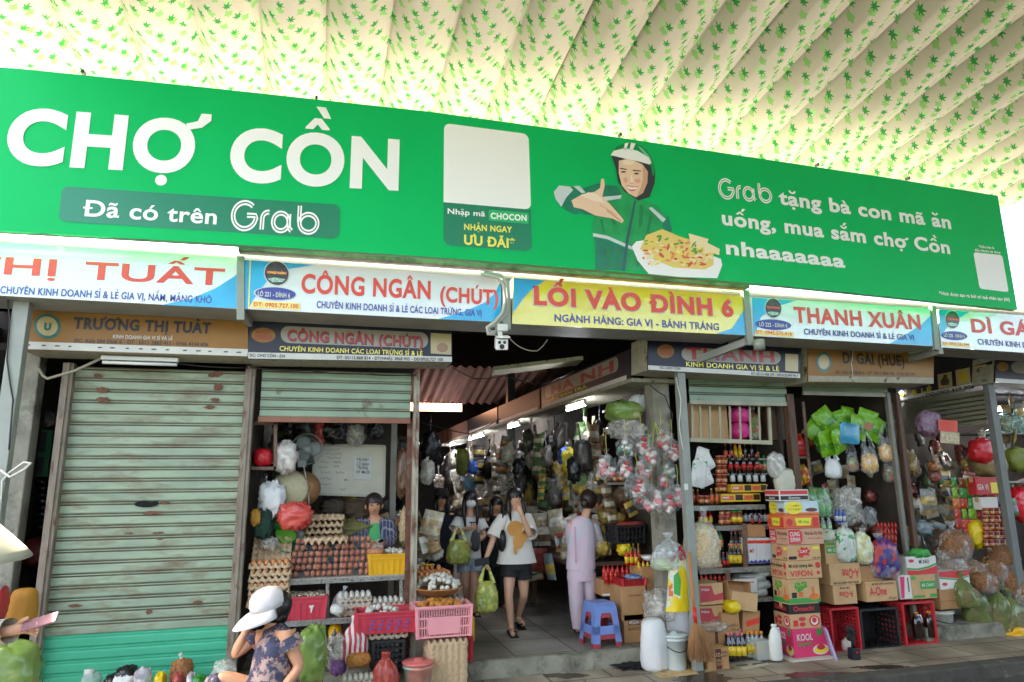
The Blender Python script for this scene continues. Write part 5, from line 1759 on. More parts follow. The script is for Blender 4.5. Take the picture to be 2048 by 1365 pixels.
for i, (yt, yb) in enumerate(((1212, 1252), (1167, 1210))):
 w, h, l = front(1402, 1448, yt, yb, 6.55)
 carton(w, 0.3, h, l + Vector((0, 0.15, 0)), ('lower' if i == 0 else 'upper') + ' brown carton with pink red wave print behind the grey post', CARD2, items=[('poly', 0, 0, 1, 1, 0, [(0, .12), (1, .22), (1, .55), (.6, .45), (.5, .88), (0, .9)]), ('poly', 0, 0, 1, 1, 1, [(.03, .62), (.38, .62), (.45, .72), (.4, .84), (.03, .84)], 'front', 0.001), ('text', .06, .67, .4, .79, 2, 'Hảo', 'front', .002)], inks=[PR, mat('blue pill print', '#3a6ea5', 0.5), WHITE])
 if i == 0:
  w0, h0, l0 = front(1404, 1452, 1255, 1300, 6.5)
  carton(w0, 0.3, h0, l0 + Vector((0, 0.15, 0)), 'brown carton under a clear bag, beneath the pink printed cartons', CARD, items=[('rect', .58, .2, .7, .95, 0), ('text', .8, .12, .97, .28, 0, 'x12')], inks=[mat('brown print', '#5a2a20', 0.6)])
w, h, l = front(1418, 1460, 1297, 1343, 6.32)
carton(w, 0.28, h, l + Vector((0, 0.14, 0)), 'brown cooking oil carton with a dark brown cross print, on an orange mat', CARD, items=[('rect', .36, .02, .64, .98, 0), ('rect', .08, .62, .92, .84, 0, '', 'front', .0005), ('text', .12, .65, .88, .80, 1, 'MEIZAN', 'front', .002), ('text', .38, .42, .62, .52, 1, 'DẦU', 'front', .002), ('text', .38, .26, .62, .36, 1, 'THỰC VẬT', 'front', .002)], inks=[mat('brown print', ''), CARD2])
mb = MB()
mb.blob((0, 0, 0.03), (0.16, 0.12, 0.05), 51, 0.3, 4, 14, 8)
tag(mb.build('plastic_bag', CLEAR2, loc=at(1424, 1257, 6.55)), 'crumpled clear bag lying on the carton beneath the pink printed cartons', 'bag')
w, h, l = front(1445, 1480, 1226, 1268, 6.5)
carton(w, 0.25, h, l + Vector((0, 0.12, 0)), 'small brown carton right of the pink printed cartons', CARD, items=[('text', .3, .35, .9, .45, 0, 'ĐẬU'), ('text', .5, .15, .95, .25, 0, '12 x')], inks=[mat('brown print', '')])
w, h, l = front(1450, 1477, 1200, 1227, 6.5)
mb = MB()
mb.blob((0, 0, h/2), (w/2, 0.1, h/2), 9, 0.2, 3, 12, 8)
tag(mb.build('plastic_bag', mat('yellow bag', '#d9bd14', 0.35, bump=0.5, bs=20), loc=l), 'crumpled yellow bag on the small brown carton', 'bag')
w, h, l = front(1484, 1518, 1220, 1270, 6.55)
carton(w, 0.25, h, l + Vector((0, 0.12, 0)), 'tilted brown carton with a red strip, under the open box', CARD, tilt=0.14, items=[('poly', 0, 0, 1, 1, 0, [(.2, .3), (.95, .5), (.95, .75), (.2, .52)])], inks=[RED_PRINT])
w, h, l = front(1462, 1514, 1185, 1222, 6.5)
carton(w, 0.25, h, l + Vector((0, 0.12, 0)), 'brown carton tilted under the emptied box', CARD2, tilt=0.16)
w, h, l = front(1456, 1502, 1160, 1190, 6.55)
o = carton(w, 0.22, h*0.9, l + Vector((0, 0.12, 0)), 'empty brown box lying open towards the street', CARD, open_=True)
o.rotation_euler = (R(78), 0.1, 0)
row('cola', (1459, 1467, 1478, 1487), 1319, 50, 6.42, 'dark bottle with pink cap in the packs on the ground left of the white jug', 'dark bottle packs on the ground')
row('cola', (1463, 1473, 1483), 1312, 50, 6.52, 'dark bottle with pink cap in the packs on the ground left of the white jug', 'dark bottle packs on the ground')
row('oil', (1498, 1507, 1516, 1526), 1314, 48, 6.5, 'clear oil bottle with orange cap left of the white jug', 'clear oil bottles on the ground')
w, h, l = front(1517, 1548, 1282, 1322, 6.4)
mb = MB()
mb.box((0, w/2, h/2), (w, w, h), taper=0.9)
tag(mb.build('plastic_tub', mat('cloudy tub plastic', '#c5c9c6', 0.3, alpha=0.55), loc=l, bevel=0.01), 'cloudy square plastic tub in front of the oil bottles', 'tub')
def jug(loc, h, m, capm, label, handle_m=None, group=None):
 t = thing('jug', label, 'jug', loc, rnd.uniform(-.3, .3), group)
 mb = MB()
 r = h*0.22
 prof = [(0, 0), (r*0.9, 0), (r, h*0.04), (r, h*0.55), (r*0.92, h*0.66), (r*0.6, h*0.82), (r*0.34, h*0.9), (r*0.34, h*0.94)]
 mb.lathe(prof, 16, M=Matrix.Diagonal((1, 0.75, 1)))
 mb.build('body', m, t)
 mb = MB()
 mb.tube([(r*0.3, 0, h*0.88), (r*0.85, 0, h*0.86), (r*1.02, 0, h*0.72), (r*0.98, 0, h*0.56)], r*0.16, 8)
 mb.build('handle', handle_m or m, t)
 mb = MB()
 mb.lathe([(r*0.38, h*0.93), (r*0.38, h*0.995), (0, h)], 12)
 mb.build('cap', capm, t)
 return t
w, h, l = front(1538, 1568, 1246, 1320, 6.4)
jug(l, h*0.97, mat('milky white jug', '#d6d6d0', 0.35), WCAP, 'milky white jug standing left of the carton tower')
# papers taped on the ground
mb = MB()
for p in (((1455, 1325), (1520, 1318), (1525, 1325), (1460, 1332)), ((1480, 1335), (1535, 1326), (1540, 1330), (1488, 1341)), ((1495, 1318), (1510, 1336), (1502, 1338), (1488, 1321))):
 mb.poly([atz(x, y, 0.006 + 0.001*p[0][0]/1500) for x, y in p])
tag(mb.build('tape_strips', mat('pale tape', '#bdb6a4', 0.6)), 'pale tape strips stuck on the pavement left of the carton tower', 'tape')

# ------------------------------------------------------------------ tower of cartons
INK_R, INK_G, INK_K, INK_Y = mat('carton red ink', '#c8353a', 0.5), mat('carton green ink', '#3f9a44', 0.5), mat('carton black ink', '#221f20', 0.5), mat('carton yellow ink', '#e6d53a', 0.5)
INKW = mat('carton white ink', '#d6d3cc', 0.5)
PINKC = mat('hot pink carton', '#d93a6b', 0.5, var=0.05)
ORC = mat('orange carton', '#d6723a', 0.5, var=0.08)
INKS = [INK_R, INK_G, INK_K, INK_Y, INKW, mat('carton brown ink', '#6b3a2a', 0.5), ORC, mat('carton pale blue ink', '#9fc4d8', 0.5), PINKC]
Yt = 6.42
def both(items):
 """the same print on the front and on the left end of a carton"""
 out = list(items)
 for it in items:
  it = list(it) + [''] * (7 - len(it)) if len(it) < 7 else list(it)
  lf = it[8] if len(it) > 8 else (0 if it[0] == 'rect' else 0.0012)
  out.append(tuple(it[:7] + ['left', lf]))
 return out
tower = [
 (1590, 1661, 1262, 1319, PINKC, 'hot pink spaghetti carton at the foot of the carton tower', both([('text', .1, .60, .55, .82, 4, 'KOOL'), ('text', .12, .42, .52, .54, 1, 'Spaghetti'), ('oval', .52, .05, .98, .42, 4), ('oval', .56, .10, .94, .34, 3, '', 'front', .0016), ('oval', .64, .22, .88, .42, 0, '', 'front', .002), ('rect', .68, .74, .82, .97, 1), ('oval', .3, .2, .48, .42, 8)])),
 (1584, 1644, 1213, 1264, CARD2, 'brown carton with a black band and red bowl pictures, in the carton tower', both([('rect', 0, .58, 1, .97, 2), ('text', .12, .7, .8, .88, 0, 'Omachi'), ('oval', .6, .06, .96, .5, 0), ('oval', .66, .12, .9, .44, 4, '', 'front', .0016), ('oval', .7, .2, .86, .42, 0, '', 'front', .002), ('rect', .08, .1, .24, .34, 0), ('oval', .28, .08, .48, .26, 0), ('oval', .26, .3, .5, .46, 0)])),
 (1580, 1643, 1166, 1214, CARD2, 'brown carton with a green heart and green base, in the carton tower', both([('rect', 0, .0, 1, .2, 1), ('poly', 0, 0, 1, 1, 1, [(.3, .45), (.18, .68), (.22, .86), (.32, .88), (.38, .8), (.46, .9), (.58, .86), (.6, .66)]), ('text', .24, .7, .54, .82, 3, 'CUNG'), ('text', .24, .55, .54, .67, 3, 'ĐÌNH'), ('rect', .08, .22, .24, .45, 2), ('oval', .62, .1, .98, .36, 6), ('poly', 0, 0, 1, 1, 6, [(.74, .3), (.72, .62), (.8, .66), (.82, .3)]), ('rect', .3, .24, .44, .46, 6)])),
 (1577, 1646, 1130, 1166, CARD2, 'brown carton with wide red capitals under a black script line, in the carton tower', both([('text', .08, .14, .72, .44, 0, 'VIFON'), ('text', .06, .64, .74, .82, 2, 'Mì trộn tương đen'), ('oval', .82, .55, .97, .9, 0), ('oval', .84, .2, .94, .4, 0)])),
 (1578, 1644, 1100, 1131, CARD2, 'brown carton with red jagged hot pot print, in the carton tower', both([('poly', 0, 0, 1, 1, 0, [(.3, .3), (.34, .52), (.28, .6), (.38, .72), (.42, .9), (.5, .78), (.6, .86), (.62, .7), (.7, .6), (.62, .44), (.66, .28), (.5, .34), (.4, .16)]), ('text', .36, .5, .6, .66, 4, 'CAY', 'front', .0022), ('rect', .02, .08, .26, .28, 2), ('rect', .76, .7, .96, .86, 3), ('text', .74, .1, .97, .2, 2, 'Hải sản')])),
 (1577, 1650, 1069, 1101, mat('pink beige carton', '#c59a7e', 0.7, var=0.08), 'pinkish beef noodle carton with a red badge at its left, in the carton tower', both([('poly', 0, 0, 1, 1, 0, [(0.02, .06), (.34, .06), (.4, .3), (.4, .7), (.34, .95), (.02, .95)]), ('text', .06, .55, .33, .8, 4, 'CUNG', 'front', .002), ('text', .06, .2, .33, .45, 4, 'ĐÌNH', 'front', .002), ('text', .48, .6, .97, .8, 5, 'Phở bò Hà Nội'), ('text', .55, .35, .95, .42, 5, 'thơm ngon')])),
 (1570, 1642, 1043, 1070, ORC, 'orange carton with yellow print, in the carton tower', both([('rect', .03, .1, .97, .16, 0), ('poly', 0, 0, 1, 1, 3, [(.35, .2), (.72, .2), (.78, .78), (.3, .78)]), ('text', .4, .4, .7, .6, 1, 'Mì chay', 'front', .002), ('rect', .8, .15, .97, .8, 0), ('oval', .06, .2, .24, .75, 0)])),
 (1573, 1640, 1017, 1044, mat('pale blue carton', '#b9cdd4', 0.5, var=0.1), 'pale blue and yellow carton with a red band, near the top of the carton tower', both([('oval', -.0, .05, .52, 1.0, 3), ('text', .12, .62, .42, .78, 0, 'Thuần'), ('text', .1, .36, .46, .52, 1, 'chay'), ('rect', 0, .0, 1, .16, 6), ('oval', .6, .2, .95, .5, 5)])),
 (1560, 1620, 995, 1018, INKW, 'white carton with red and black bands on top of the carton tower', both([('rect', .03, .58, .97, .92, 0), ('rect', .03, .12, .97, .46, 2), ('text', .3, .2, .7, .38, 4, 'Gomito', 'front', .002)])),
]
zc = None
TW_D = (0.25, 0.28, 0.26, 0.28, 0.27, 0.30, 0.28, 0.27, 0.24)
for k, (xl, xr, yt, yb, m, lab, items) in enumerate(tower):
 w, h, l = front(xl, xr, yt, yb, Yt)
 if zc is None:
  zc = 0.012
 l.z = zc
 carton(w, TW_D[k], h, l + Vector((0, TW_D[k]/2, 0)), lab, m, items=items, inks=INKS, tape=(m is CARD2), rz=rnd.uniform(-0.03, 0.03))
 zc += h + 0.003
mb = MB()
mb.box((0, 0, 0.005), (0.52, 0.42, 0.01))
tag(mb.build('foam_sheet', mat('white foam board', '#c9c6bb', 0.8, var=0.1), loc=at(1618, 1322, 6.42) * 1.0 + Vector((0.0, 0.12, 0)) ), 'thin white foam board under the carton tower', 'board')
COL.objects['foam_sheet'].location.z = 0.001
# ------------------------------------------------------------------ boxes and crates right of the tower
AONE = lambda s: [(s, .3, .3, .92, .62, 0, 'A-One'), ('text', .1, .04, .9, .12, 2, 'CÔNG TY THỰC PHẨM')]
def pbox(xl, xr, yt, yb, Y, d, m, lab, items=(), z=None, rz=0.0, tilt=0.0):
 w, h, l = front(xl, xr, yt, yb, Y)
 if z is not None:
  l.z = z
 carton(w, d, h, l + Vector((0, d/2, 0)), lab, m, rz, items, INKS, tilt=tilt)
 return l.z + h
Yc = 6.55
pbox(1669, 1716, 1170, 1209, Yc, 0.3, CARD2, 'brown noodle carton with upside down red lettering, resting on the left red crate', [('flip', .25, .35, .85, .65, 0, 'A-One'), ('text', .3, .8, .7, .88, 2, 'MÌ ĂN LIỀN')] )
pbox(1660, 1724, 1127, 1170, Yc, 0.3, CARD2, 'wide brown carton with upside down red lettering, just under the green banded carton', [('flip', .4, .3, .95, .72, 0, 'A-One'), ('text', .1, .06, .9, .14, 2, 'MÌ ĂN LIỀN THỊT BĂM')], rz=0.04)
pbox(1653, 1704, 1080, 1128, Yc + .03, 0.28, CARD2, 'brown carton with green bands, highest behind the carton tower', [('rect', .04, .45, .75, .72, 1), ('text', .1, .52, .7, .64, 4, 'MÌ CHAY', 'front', .002), ('rect', .55, .86, .98, .98, 1), ('rect', .04, .78, .4, .9, 1), ('rect', .75, .05, .98, .2, 1)])
pbox(1735, 1797, 1163, 1203, Yc, 0.3, CARD2, 'brown carton with red lettering the right way up, on the black crate', [('text', .1, .32, .65, .72, 0, 'A-One'), ('text', .2, .84, .9, .92, 2, 'MÌ ĂN LIỀN HƯƠNG'), ('text', .7, .1, .95, .2, 5, '30 gói')])
pbox(1722, 1766, 1131, 1163, Yc + .05, 0.28, CARD, 'plain brown carton beside the wide carton with upside down red lettering')
pbox(1802, 1826, 1151, 1199, Yc + .04, 0.2, INKW, 'narrow white and purple carton between the brown cartons', [('poly', 0, 0, 1, 1, 8, [(.05, .05), (.3, .05), (.5, .95), (.1, .95)]), ('rect', .7, .3, .8, .9, 5)])
zt_ = pbox(1826, 1876, 1149, 1198, Yc + .05, 0.28, CARD2, 'brown carton with green bands under the white MÌ XÀO carton', [('rect', .35, .4, .98, .72, 1), ('text', .42, .5, .92, .62, 4, 'MÌ CHAY', 'front', .002), ('rect', .02, .8, .2, .95, 1), ('rect', .05, .06, .5, .16, 1), ('rect', .7, .06, .98, .2, 1)])
pbox(1815, 1876, 1113, 1149, Yc + .05, 0.28, INKW, 'white carton with green and red waves lettered MÌ XÀO, the right way up', [('poly', 0, 0, 1, 1, 1, [(0, .4), (.35, .34), (.7, .44), (1, .62), (1, .5), (.7, .32), (.35, .24), (0, .3)]), ('poly', 0, 0, 1, 1, 0, [(0, .28), (.35, .22), (.7, .3), (1, .46), (1, 0.01), (0, 0.01)]), ('text', .42, .6, .75, .8, 2, 'MÌ XÀO'), ('oval', .08, .68, .26, .86, 0)])
Yw = 6.65
pbox(1880, 1943, 1177, 1218, Yw, 0.3, CARD, 'brown carton with orange end on the white bucket', [('text', .6, .1, .95, .25, 0, 'Ottogi'), ('rect', .0, .4, 1, .42, 5), ('text', .5, .55, .9, .65, 4, 'mì gói')], rz=0.05)
pbox(1879, 1943, 1141, 1178, Yw, 0.3, INKW, 'white carton with upside down MÌ XÀO print, on the carton above the white bucket', [('poly', 0, 0, 1, 1, 0, [(0, .99), (1, .99), (1, .7), (.6, .55), (.3, .62), (0, .7)]), ('poly', 0, 0, 1, 1, 1, [(0, .68), (.3, .6), (.6, .53), (1, .68), (1, .62), (.6, .45), (.3, .52), (0, .6)]), ('flip', .48, .2, .8, .36, 2, 'MÌ XÀO'), ('oval', .06, .2, .24, .38, 0)], rz=0.05)
def bucket(loc, r, h, m, label, lid=None, handle=True, rim=True):
 t = thing('bucket', label, 'bucket', loc)
 mb = MB()
 mb.lathe([(0, 0), (r*0.82, 0), (r*0.84, 0.01), (r*0.97, h*0.86), (r*1.05, h*0.87), (r*1.05, h*0.92), (r*0.99, h*0.93), (r*1.0, h*0.98), (r*1.06, h*0.985), (r*1.06, h), (r*0.96, h)] + ([(r*0.93, h*0.9), (0, h*0.88)] if not lid else [(0, h)]), 22)
 mb.build('body', m, t)
 if lid:
  mb = MB()
  mb.lathe([(r*1.08, h*0.97), (r*1.09, h*1.03), (r*1.0, h*1.05), (r*0.3, h*1.055), (r*0.28, h*1.11), (0, h*1.12)], 22)
  mb.build('lid', lid, t)
 if handle:
  mb = MB()
  mb.tube([(r*1.05*math.cos(a), -r*1.05*abs(math.sin(a)) - 0.004, h*0.9 - 0.34*h*math.sin(a)) for a in [math.pi*i/12 for i in range(13)]], 0.004, 6)
  mb.build('handle', BLACK, t)
 return t
w, h, l = front(1879, 1932, 1217, 1274, Yw)
bucket(Vector((l.x, Yw + w/2, 0)), w*0.47, h*0.98, mat('dirty white bucket', '#c3c1b4', 0.5, var=0.2, col2='#7a6a50', c2=(0.58, 0.7), c2s=6), 'dirty white bucket carrying cartons at the right end of the row')
# crates on their sides
for xl, xr, yt, yb, m, lab, nm in ((1669, 1722, 1208, 1291, RED_PL, 'red perforated crate lying on its side, left of the black crate', 'crate'), (1729, 1800, 1212, 1288, BLACK_PL, 'black perforated crate lying on its side between the two red crates', 'crate'), (1815, 1875, 1200, 1282, RED_PL, 'red perforated crate lying on its side with dark jugs inside', 'crate')):
 w, h, l = front(xl, xr, yt, yb, Yc)
 t = thing(nm, lab, 'crate', Vector((l.x, Yc, 0.003)))
 mb = crate(w, h, 0.36, m, 'slats', 9, 6, 0.97, 0.012)
 o = mb.build('crate_body', m, t)
 o.rotation_euler = (R(90), 0, 0)
 o.location = (0, 0.36, h/2)
for i, x in enumerate((1836, 1862)):
 p = at(x, 1262, Yc + .06)
 jug(Vector((p.x, p.y, 0.055)), 0.27, SOY, OCAP, ('left' if i == 0 else 'right') + ' dark sauce jug with orange cap and white handle in the red crate', WCAP)
# lilac lid and small fan
mb = MB()
mb.box((0, 0, 0.15), (0.24, 0.02, 0.30))
o = mb.build('lilac_board', mat('lilac plastic', '#a9a6cf', 0.35), loc=at(1668, 1306, 6.35), bevel=0.008)
o.location.z = 0.0
o.rotation_euler = (R(-14), 0, R(62))
tag(o, 'lilac plastic board leaning against the carton tower', 'board')
p = at(1708, 1308, 6.25)
t = thing('small_fan', 'small black fan on a battery base in front of the red crate', 'fan', (p.x, p.y, 0))
mb = MB()
mb.box((0, 0, 0.055), (0.085, 0.08, 0.11), taper=1.1)
mb.build('base', BLACK, t, bevel=0.008)
mb = MB()
mb.tube([(0, 0, 0.10), (0, 0, 0.18), (-0.005, 0, 0.23)], 0.018, 10)
mb.build('neck', BLACK, t)
mb = MB()
M = Matrix.Rotation(R(20), 3, 'Z') @ Matrix.Rotation(R(90), 3, 'X')
for rr in (0.03, 0.06, 0.085):
 pts = [M @ Vector((rr*math.cos(a), rr*math.sin(a), 0.02)) + Vector((-0.03, -0.01, 0.25)) for a in [2*math.pi*i/16 for i in range(17)]]
 mb.tube(pts, 0.002, 5)
for i in range(18):
 a = 2*math.pi*i/18
 mb.tube([M @ Vector((0.012*math.cos(a), 0.012*math.sin(a), 0.03)) + Vector((-0.03, -0.01, 0.25)), M @ Vector((0.085*math.cos(a), 0.085*math.sin(a), 0.02)) + Vector((-0.03, -0.01, 0.25))], 0.0013, 4)
mb.build('guard', BLACK, t)
mb = MB()
for i in range(3):
 a = 2*math.pi*i/3
 mb.blob(M @ Vector((0.04*math.cos(a), 0.04*math.sin(a), 0.0)) + Vector((-0.03, -0.01, 0.25)), (0.035, 0.008, 0.035), i, 0.1, 2, 8, 6)
mb.build('blade', BLACK, t)
mb = MB()
mb.box((0, -0.047, 0.075), (0.03, 0.004, 0.015))
mb.build('switch', RCAP, t)
mb = MB()
mb.blob((0, 0, 0.05), (0.05, 0.05, 0.06), 8, 0.2, 3, 12, 8)
tag(mb.build('plastic_bag', mat('pinkish white bag', '#c9b8b0', 0.4, bump=0.5, bs=20), loc=at(1694, 1296, 6.4) + Vector((0, 0, -0.02))), 'small pale bag behind the small black fan', 'bag')
# things standing on the boxes
row('water', (1625, 1636, 1648, 1660), 1066, 34, 6.6, 'clear green capped bottle in the lower pack right of the carton tower', 'lower pack of clear green capped bottles')
row('water', (1622, 1633, 1645, 1657), 1034, 48, 6.72, 'clear green capped bottle in the upper pack right of the carton tower', 'upper pack of clear green capped bottles')
w, h, l = front(1612, 1668, 978, 1036, 6.66)
def wrap(w, d, h, loc, m, label, cat='plastic wrap'):
 mb = MB()
 mb.blob((0, 0, h/2), (w/2*1.15, d/2*1.15, h/2*1.1), rnd.random()*50, 0.12, 3, 18, 12)
 return tag(mb.build('plastic_wrap', m, loc=loc), label, cat)
wrap(w, 0.2, h, l + Vector((0, 0.08, 0)), film('green printed film', '#8fcf8a', 0.3), 'green printed plastic film round the upper pack of clear bottles')
BLUEB = mat('blue bottle', '#2a4aa5', 0.35)
bb = bottle('bottle', 0.02, 0.15, BLUEB, BLUEB, LAB_W)
BRB = Repeat(bb)
for x in (1674, 1681, 1689):
 BRB(at(x, 1046, 6.7), 0, 'small blue bottle right of the clear bottle packs', 'small blue bottles', 1.0)['category'] = 'bottle'
TOPS = [(1683, 1725, 1055, 1128, 'clear bag of white and green sachets left of the pale noodle cakes', mat('white green sachets', '#cfd3c8', 0.4, var=0.2, col2='#2f8f45', c2=(0.53, 0.57), c2s=12)),
  (1722, 1757, 1065, 1132, 'clear bag of pale yellow noodle cakes beside the purple snack bag', mat('yellow noodle cakes', '#c9c47c', 0.5, var=0.3, vs=20, col2='#d8d8cc', c2=(0.5, 0.55), c2s=14)),
  (1756, 1814, 1078, 1160, 'clear bag of purple and red snack sticks on the brown cartons', mat('purple red snack sticks', '#3a2f7a', 0.4, var=0.3, col2='#b33a2c', c2=(0.5, 0.54), c2s=10)),
  (1640, 1680, 1058, 1084, 'crumpled clear bag on the highest green banded carton', mat('pale mixed packets', '#b9c2a8', 0.5, var=0.4, col2='#b03030', c2=(0.6, 0.62), c2s=20))]
for i, (xl, xr, yt, yb, lab, m) in enumerate(TOPS):
 w, h, l = front(xl, xr, yt, yb, 6.5)
 tied(w, 0.16, h*1.15, CLEAR, m, 60+i, 0.85, label=lab, loc=l + Vector((0, 0.08, 0)), lump=0.2)
for r_ in range(4):
 row('ketch', [1757 + 7*i + r_*7 for i in range(6 - r_)], 1058 + r_*13, 14, 6.75 - r_*0.03, 'small red bottle in the shrink wrapped block behind the snack bags', 'block of small red bottles')

# ------------------------------------------------------------------ egg stall goods
SLB = mat('speckled metal edge', '#aaa59a', 0.5, var=0.25, col2='#55504a', c2=(0.55, 0.6), c2s=60)
ze1 = shelf(545, 812, 1157, 6.80, 0.45, 'upper slotted shelf of the egg stall carrying packed brown eggs', SLB, y2=1152)
ze2 = shelf(545, 812, 1238, 6.74, 0.45, 'lower slotted shelf of the egg stall carrying white egg trays', SLB, y2=1234)
for x, y0, y1, lab in ((655, 1160, 1235, 'middle slotted leg between the egg shelves'), (802, 1160, 1235, 'right slotted leg between the egg shelves'), (648, 1240, 1320, 'slotted leg below the lower egg shelf')):
 mb = MB()
 mb.bar(at(x, y0, 6.83), at(x, y1, 6.83), 0.03, 0.03)
 tag(mb.build('shelf_upright', SLOTG), lab, 'shelf post')
TR1 = tray_obj('egg_tray', PAPER2)
TR2 = tray_obj('egg_tray', PAPER)
tr_used = {}
def tray(proto, loc, rz, label, group=None, s=1.0, flip=False):
 o = proto if proto.name not in tr_used else proto.copy()
 if proto.name in tr_used:
  COL.objects.link(o)
 tr_used[proto.name] = 1
 o.location = loc
 o.rotation_euler = (math.pi if flip else 0, 0, rz)
 o.scale = (s, s, s)
 tag(o, label, 'egg tray', group)
 if not group and 'group' in o:
  del o['group']
 return o
def egg_rows(eggs, loc, nx, ny, w, d, z, rows, s=1.0, rz=0.0):
 for j in range(rows):
  for i in range(nx):
   x, y = ((i+.5)/nx - .5)*w*s, ((j+.5)/ny - .5)*d*s
   c, sn = math.cos(rz), math.sin(rz)
   eggs(loc + Vector((x*c - y*sn, x*sn + y*c, z)), (rnd.uniform(-.12, .12), rnd.uniform(-.12, .12), 0))
E_top = Eggs(EGG_B, 'large brown egg in the open tray of the tall stack left of the egg packs', 'brown eggs in the left tray stack')
p0 = at(534, 1225, 6.72)
z = at(534, 1222, 6.6).z
for k in range(7):
 tray(TR1, Vector((p0.x + 0.006*(k % 2), 6.86, z)), 0.05*((k % 3) - 1), 'tan egg tray in the tall stack between the shutter rail and the egg packs', 'tan trays in the left stack', 1.12)
 if k in (3, 5):
  egg_rows(E_top, Vector((p0.x, 6.86, z)), 6, 5, 0.3, 0.26, 0.05, 1, 1.12)
  z += 0.012
 z += 0.05
egg_rows(E_top, Vector((p0.x, 6.86, z - 0.05)), 6, 5, 0.3, 0.26, 0.06, 2, 1.12)
o = tray(TR1, Vector((p0.x, 6.98, z + 0.06)), 0.0, 'tan egg tray tilted upright on top of the left stack', None, 1.12)
o.rotation_euler = (R(55), 0, 0)
PACKF = film('clear egg pack film', '#f0eeea', 0.05, 0.08)
E_pk = Eggs(mat('brown egg shell packed', '#a85a34', 0.4, var=0.2, vs=30), 'brown egg in a clear pack on the upper egg shelf', 'brown eggs in clear packs')
mb = MB()
mb.box((0, 0, 0.028), (0.262, 0.104, 0.056))
PK = mb.build('egg_pack', PACKF, bevel=0.012)
pk_used = [0]
for ci, (x0, n, lean) in enumerate(((600, 6, 7), (657, 6, 3), (712, 6, 1))):
 for k in range(n):
  p = at(x0 + lean*k*0.55, 1147, 6.86)
  loc = Vector((p.x + rnd.uniform(-.012, .012), 6.92, ze1 + 0.002 + 0.059*k))
  o = PK if pk_used[0] == 0 else PK.copy()
  if pk_used[0]:
   COL.objects.link(o)
  pk_used[0] = 1
  o.location = loc
  tag(o, 'clear pack of brown eggs in the ' + ('left', 'middle', 'right')[ci] + ' column on the upper egg shelf', 'egg pack', ('left', 'middle', 'right')[ci] + ' column of egg packs')
  skip = rnd.choice((2, 2, 9, 9)) if k % 2 == 0 else 9
  for i in range(5):
   if i == skip:
    continue
   E_pk(loc + Vector((-0.104 + 0.052*i, -0.024, 0.027)), (rnd.uniform(-.2, .2), 0, 0))
for k in range(3):
 p = at(648, 1068 - k*13, 7.2)
 tray(TR1, Vector((p.x, 7.2, p.z)), 0.1*k, ('lowest', 'middle', 'topmost')[k] + ' tan tray in the short stack behind the egg packs', None, 1.1)
E_bk = Eggs(EGG_B, 'brown egg lying on the short tray stack behind the egg packs', 'brown eggs behind the packs')
for x in (632, 648, 658):
 E_bk(at(x, 1036, 7.2))
p = at(652, 1083, 6.9)
tray(TR1, Vector((p.x, 6.95, p.z + 0.05)), 0, 'upside down tan egg tray on the middle column of egg packs', None, 1.25, True)
def egg_heap(eggs, loc, w, d, n, dz=0.035):
 for i in range(n):
  a, r_ = rnd.uniform(0, 6.28), math.sqrt(rnd.random())
  x, y = r_*math.cos(a)*w/2, r_*math.sin(a)*d/2
  eggs(loc + Vector((x, y, dz*(1 - r_*r_) + rnd.uniform(0, 0.012))), (rnd.uniform(0, 3), rnd.uniform(0, 3), 0))
def crate_px(xl, xr, yt, yb, Y, d, m, style, label, nb=8, rows=3, flare=0.92, name='crate', rz=0.0, z=None):
 w, h, l = front(xl, xr, yt, yb, Y)
 if z is not None:
  l.z = z
 t = thing(name, label, 'crate', l + Vector((0, d/2, 0)), rz)
 crate(w, d, h, m, style, nb, rows, flare).build('crate_body', m, t)
 return t, w, h
WSACK = mat('white woven sack', '#d6d6d8', 0.6, var=0.08, bump=0.8, bs=6)
def sack(xl, xr, yt, yb, Y, label, seed, m=WSACK, z=None):
 w, h, l = front(xl, xr, yt, yb, Y)
 if z is not None:
  l.z = z
 sv = Vector((seed*1.3, 0, 0))
 mb = MB()
 mb.lathe([(0, 0), (0.40, 0.0), (0.47, 0.06*h), (0.5, 0.2*h), (0.48, 0.6*h), (0.45, 0.8*h), (0.42, 0.9*h), (0.34, 0.96*h), (0.2, 0.985*h), (0, 0.98*h)], 30, M=Matrix.Diagonal((w, w*0.8, 1)), wob=lambda t_, z_: 1.04 + 0.14*noise.noise(Vector((math.cos(t_)*1.5, math.sin(t_)*1.5, z_*5)) + sv) - 0.12*abs(noise.noise(Vector((math.cos(t_)*3, math.sin(t_)*3, z_*9)) + sv)))
 return tag(mb.build('sack', m, loc=l), label, 'sack')
t, w, h = crate_px(738, 811, 1107, 1149, 6.80, 0.26, YEL_PL, 'solid', 'yellow plastic crate at the right end of the upper egg shelf', 6, z=ze1)
E_y = Eggs(EGG_W, 'white egg heaped in the yellow crate', 'white eggs in the yellow crate')
egg_heap(E_y, t.location + Vector((0.06, 0.0, h*0.92)), w*0.7, 0.2, 16)
tied(0.16, 0.14, 0.16, CLEAR, mat('orange packets', '#b9743a', 0.5, var=0.4), 4, 0.5, label='small clear bag standing in the yellow crate', loc=t.location + Vector((-0.1, -0.02, h*0.85)))
t, w, h = crate_px(572, 651, 1184, 1231, 6.72, 0.30, PINK_PL, 'solid', 'pink red crate of speckled quail eggs on the lower egg shelf', 6, z=ze2)
QUAIL = mat('speckled quail egg', '#b9ab92', 0.6, var=0.5, vs=60, col2='#4a3b30', c2=(0.52, 0.56), c2s=90)
mb = MB()
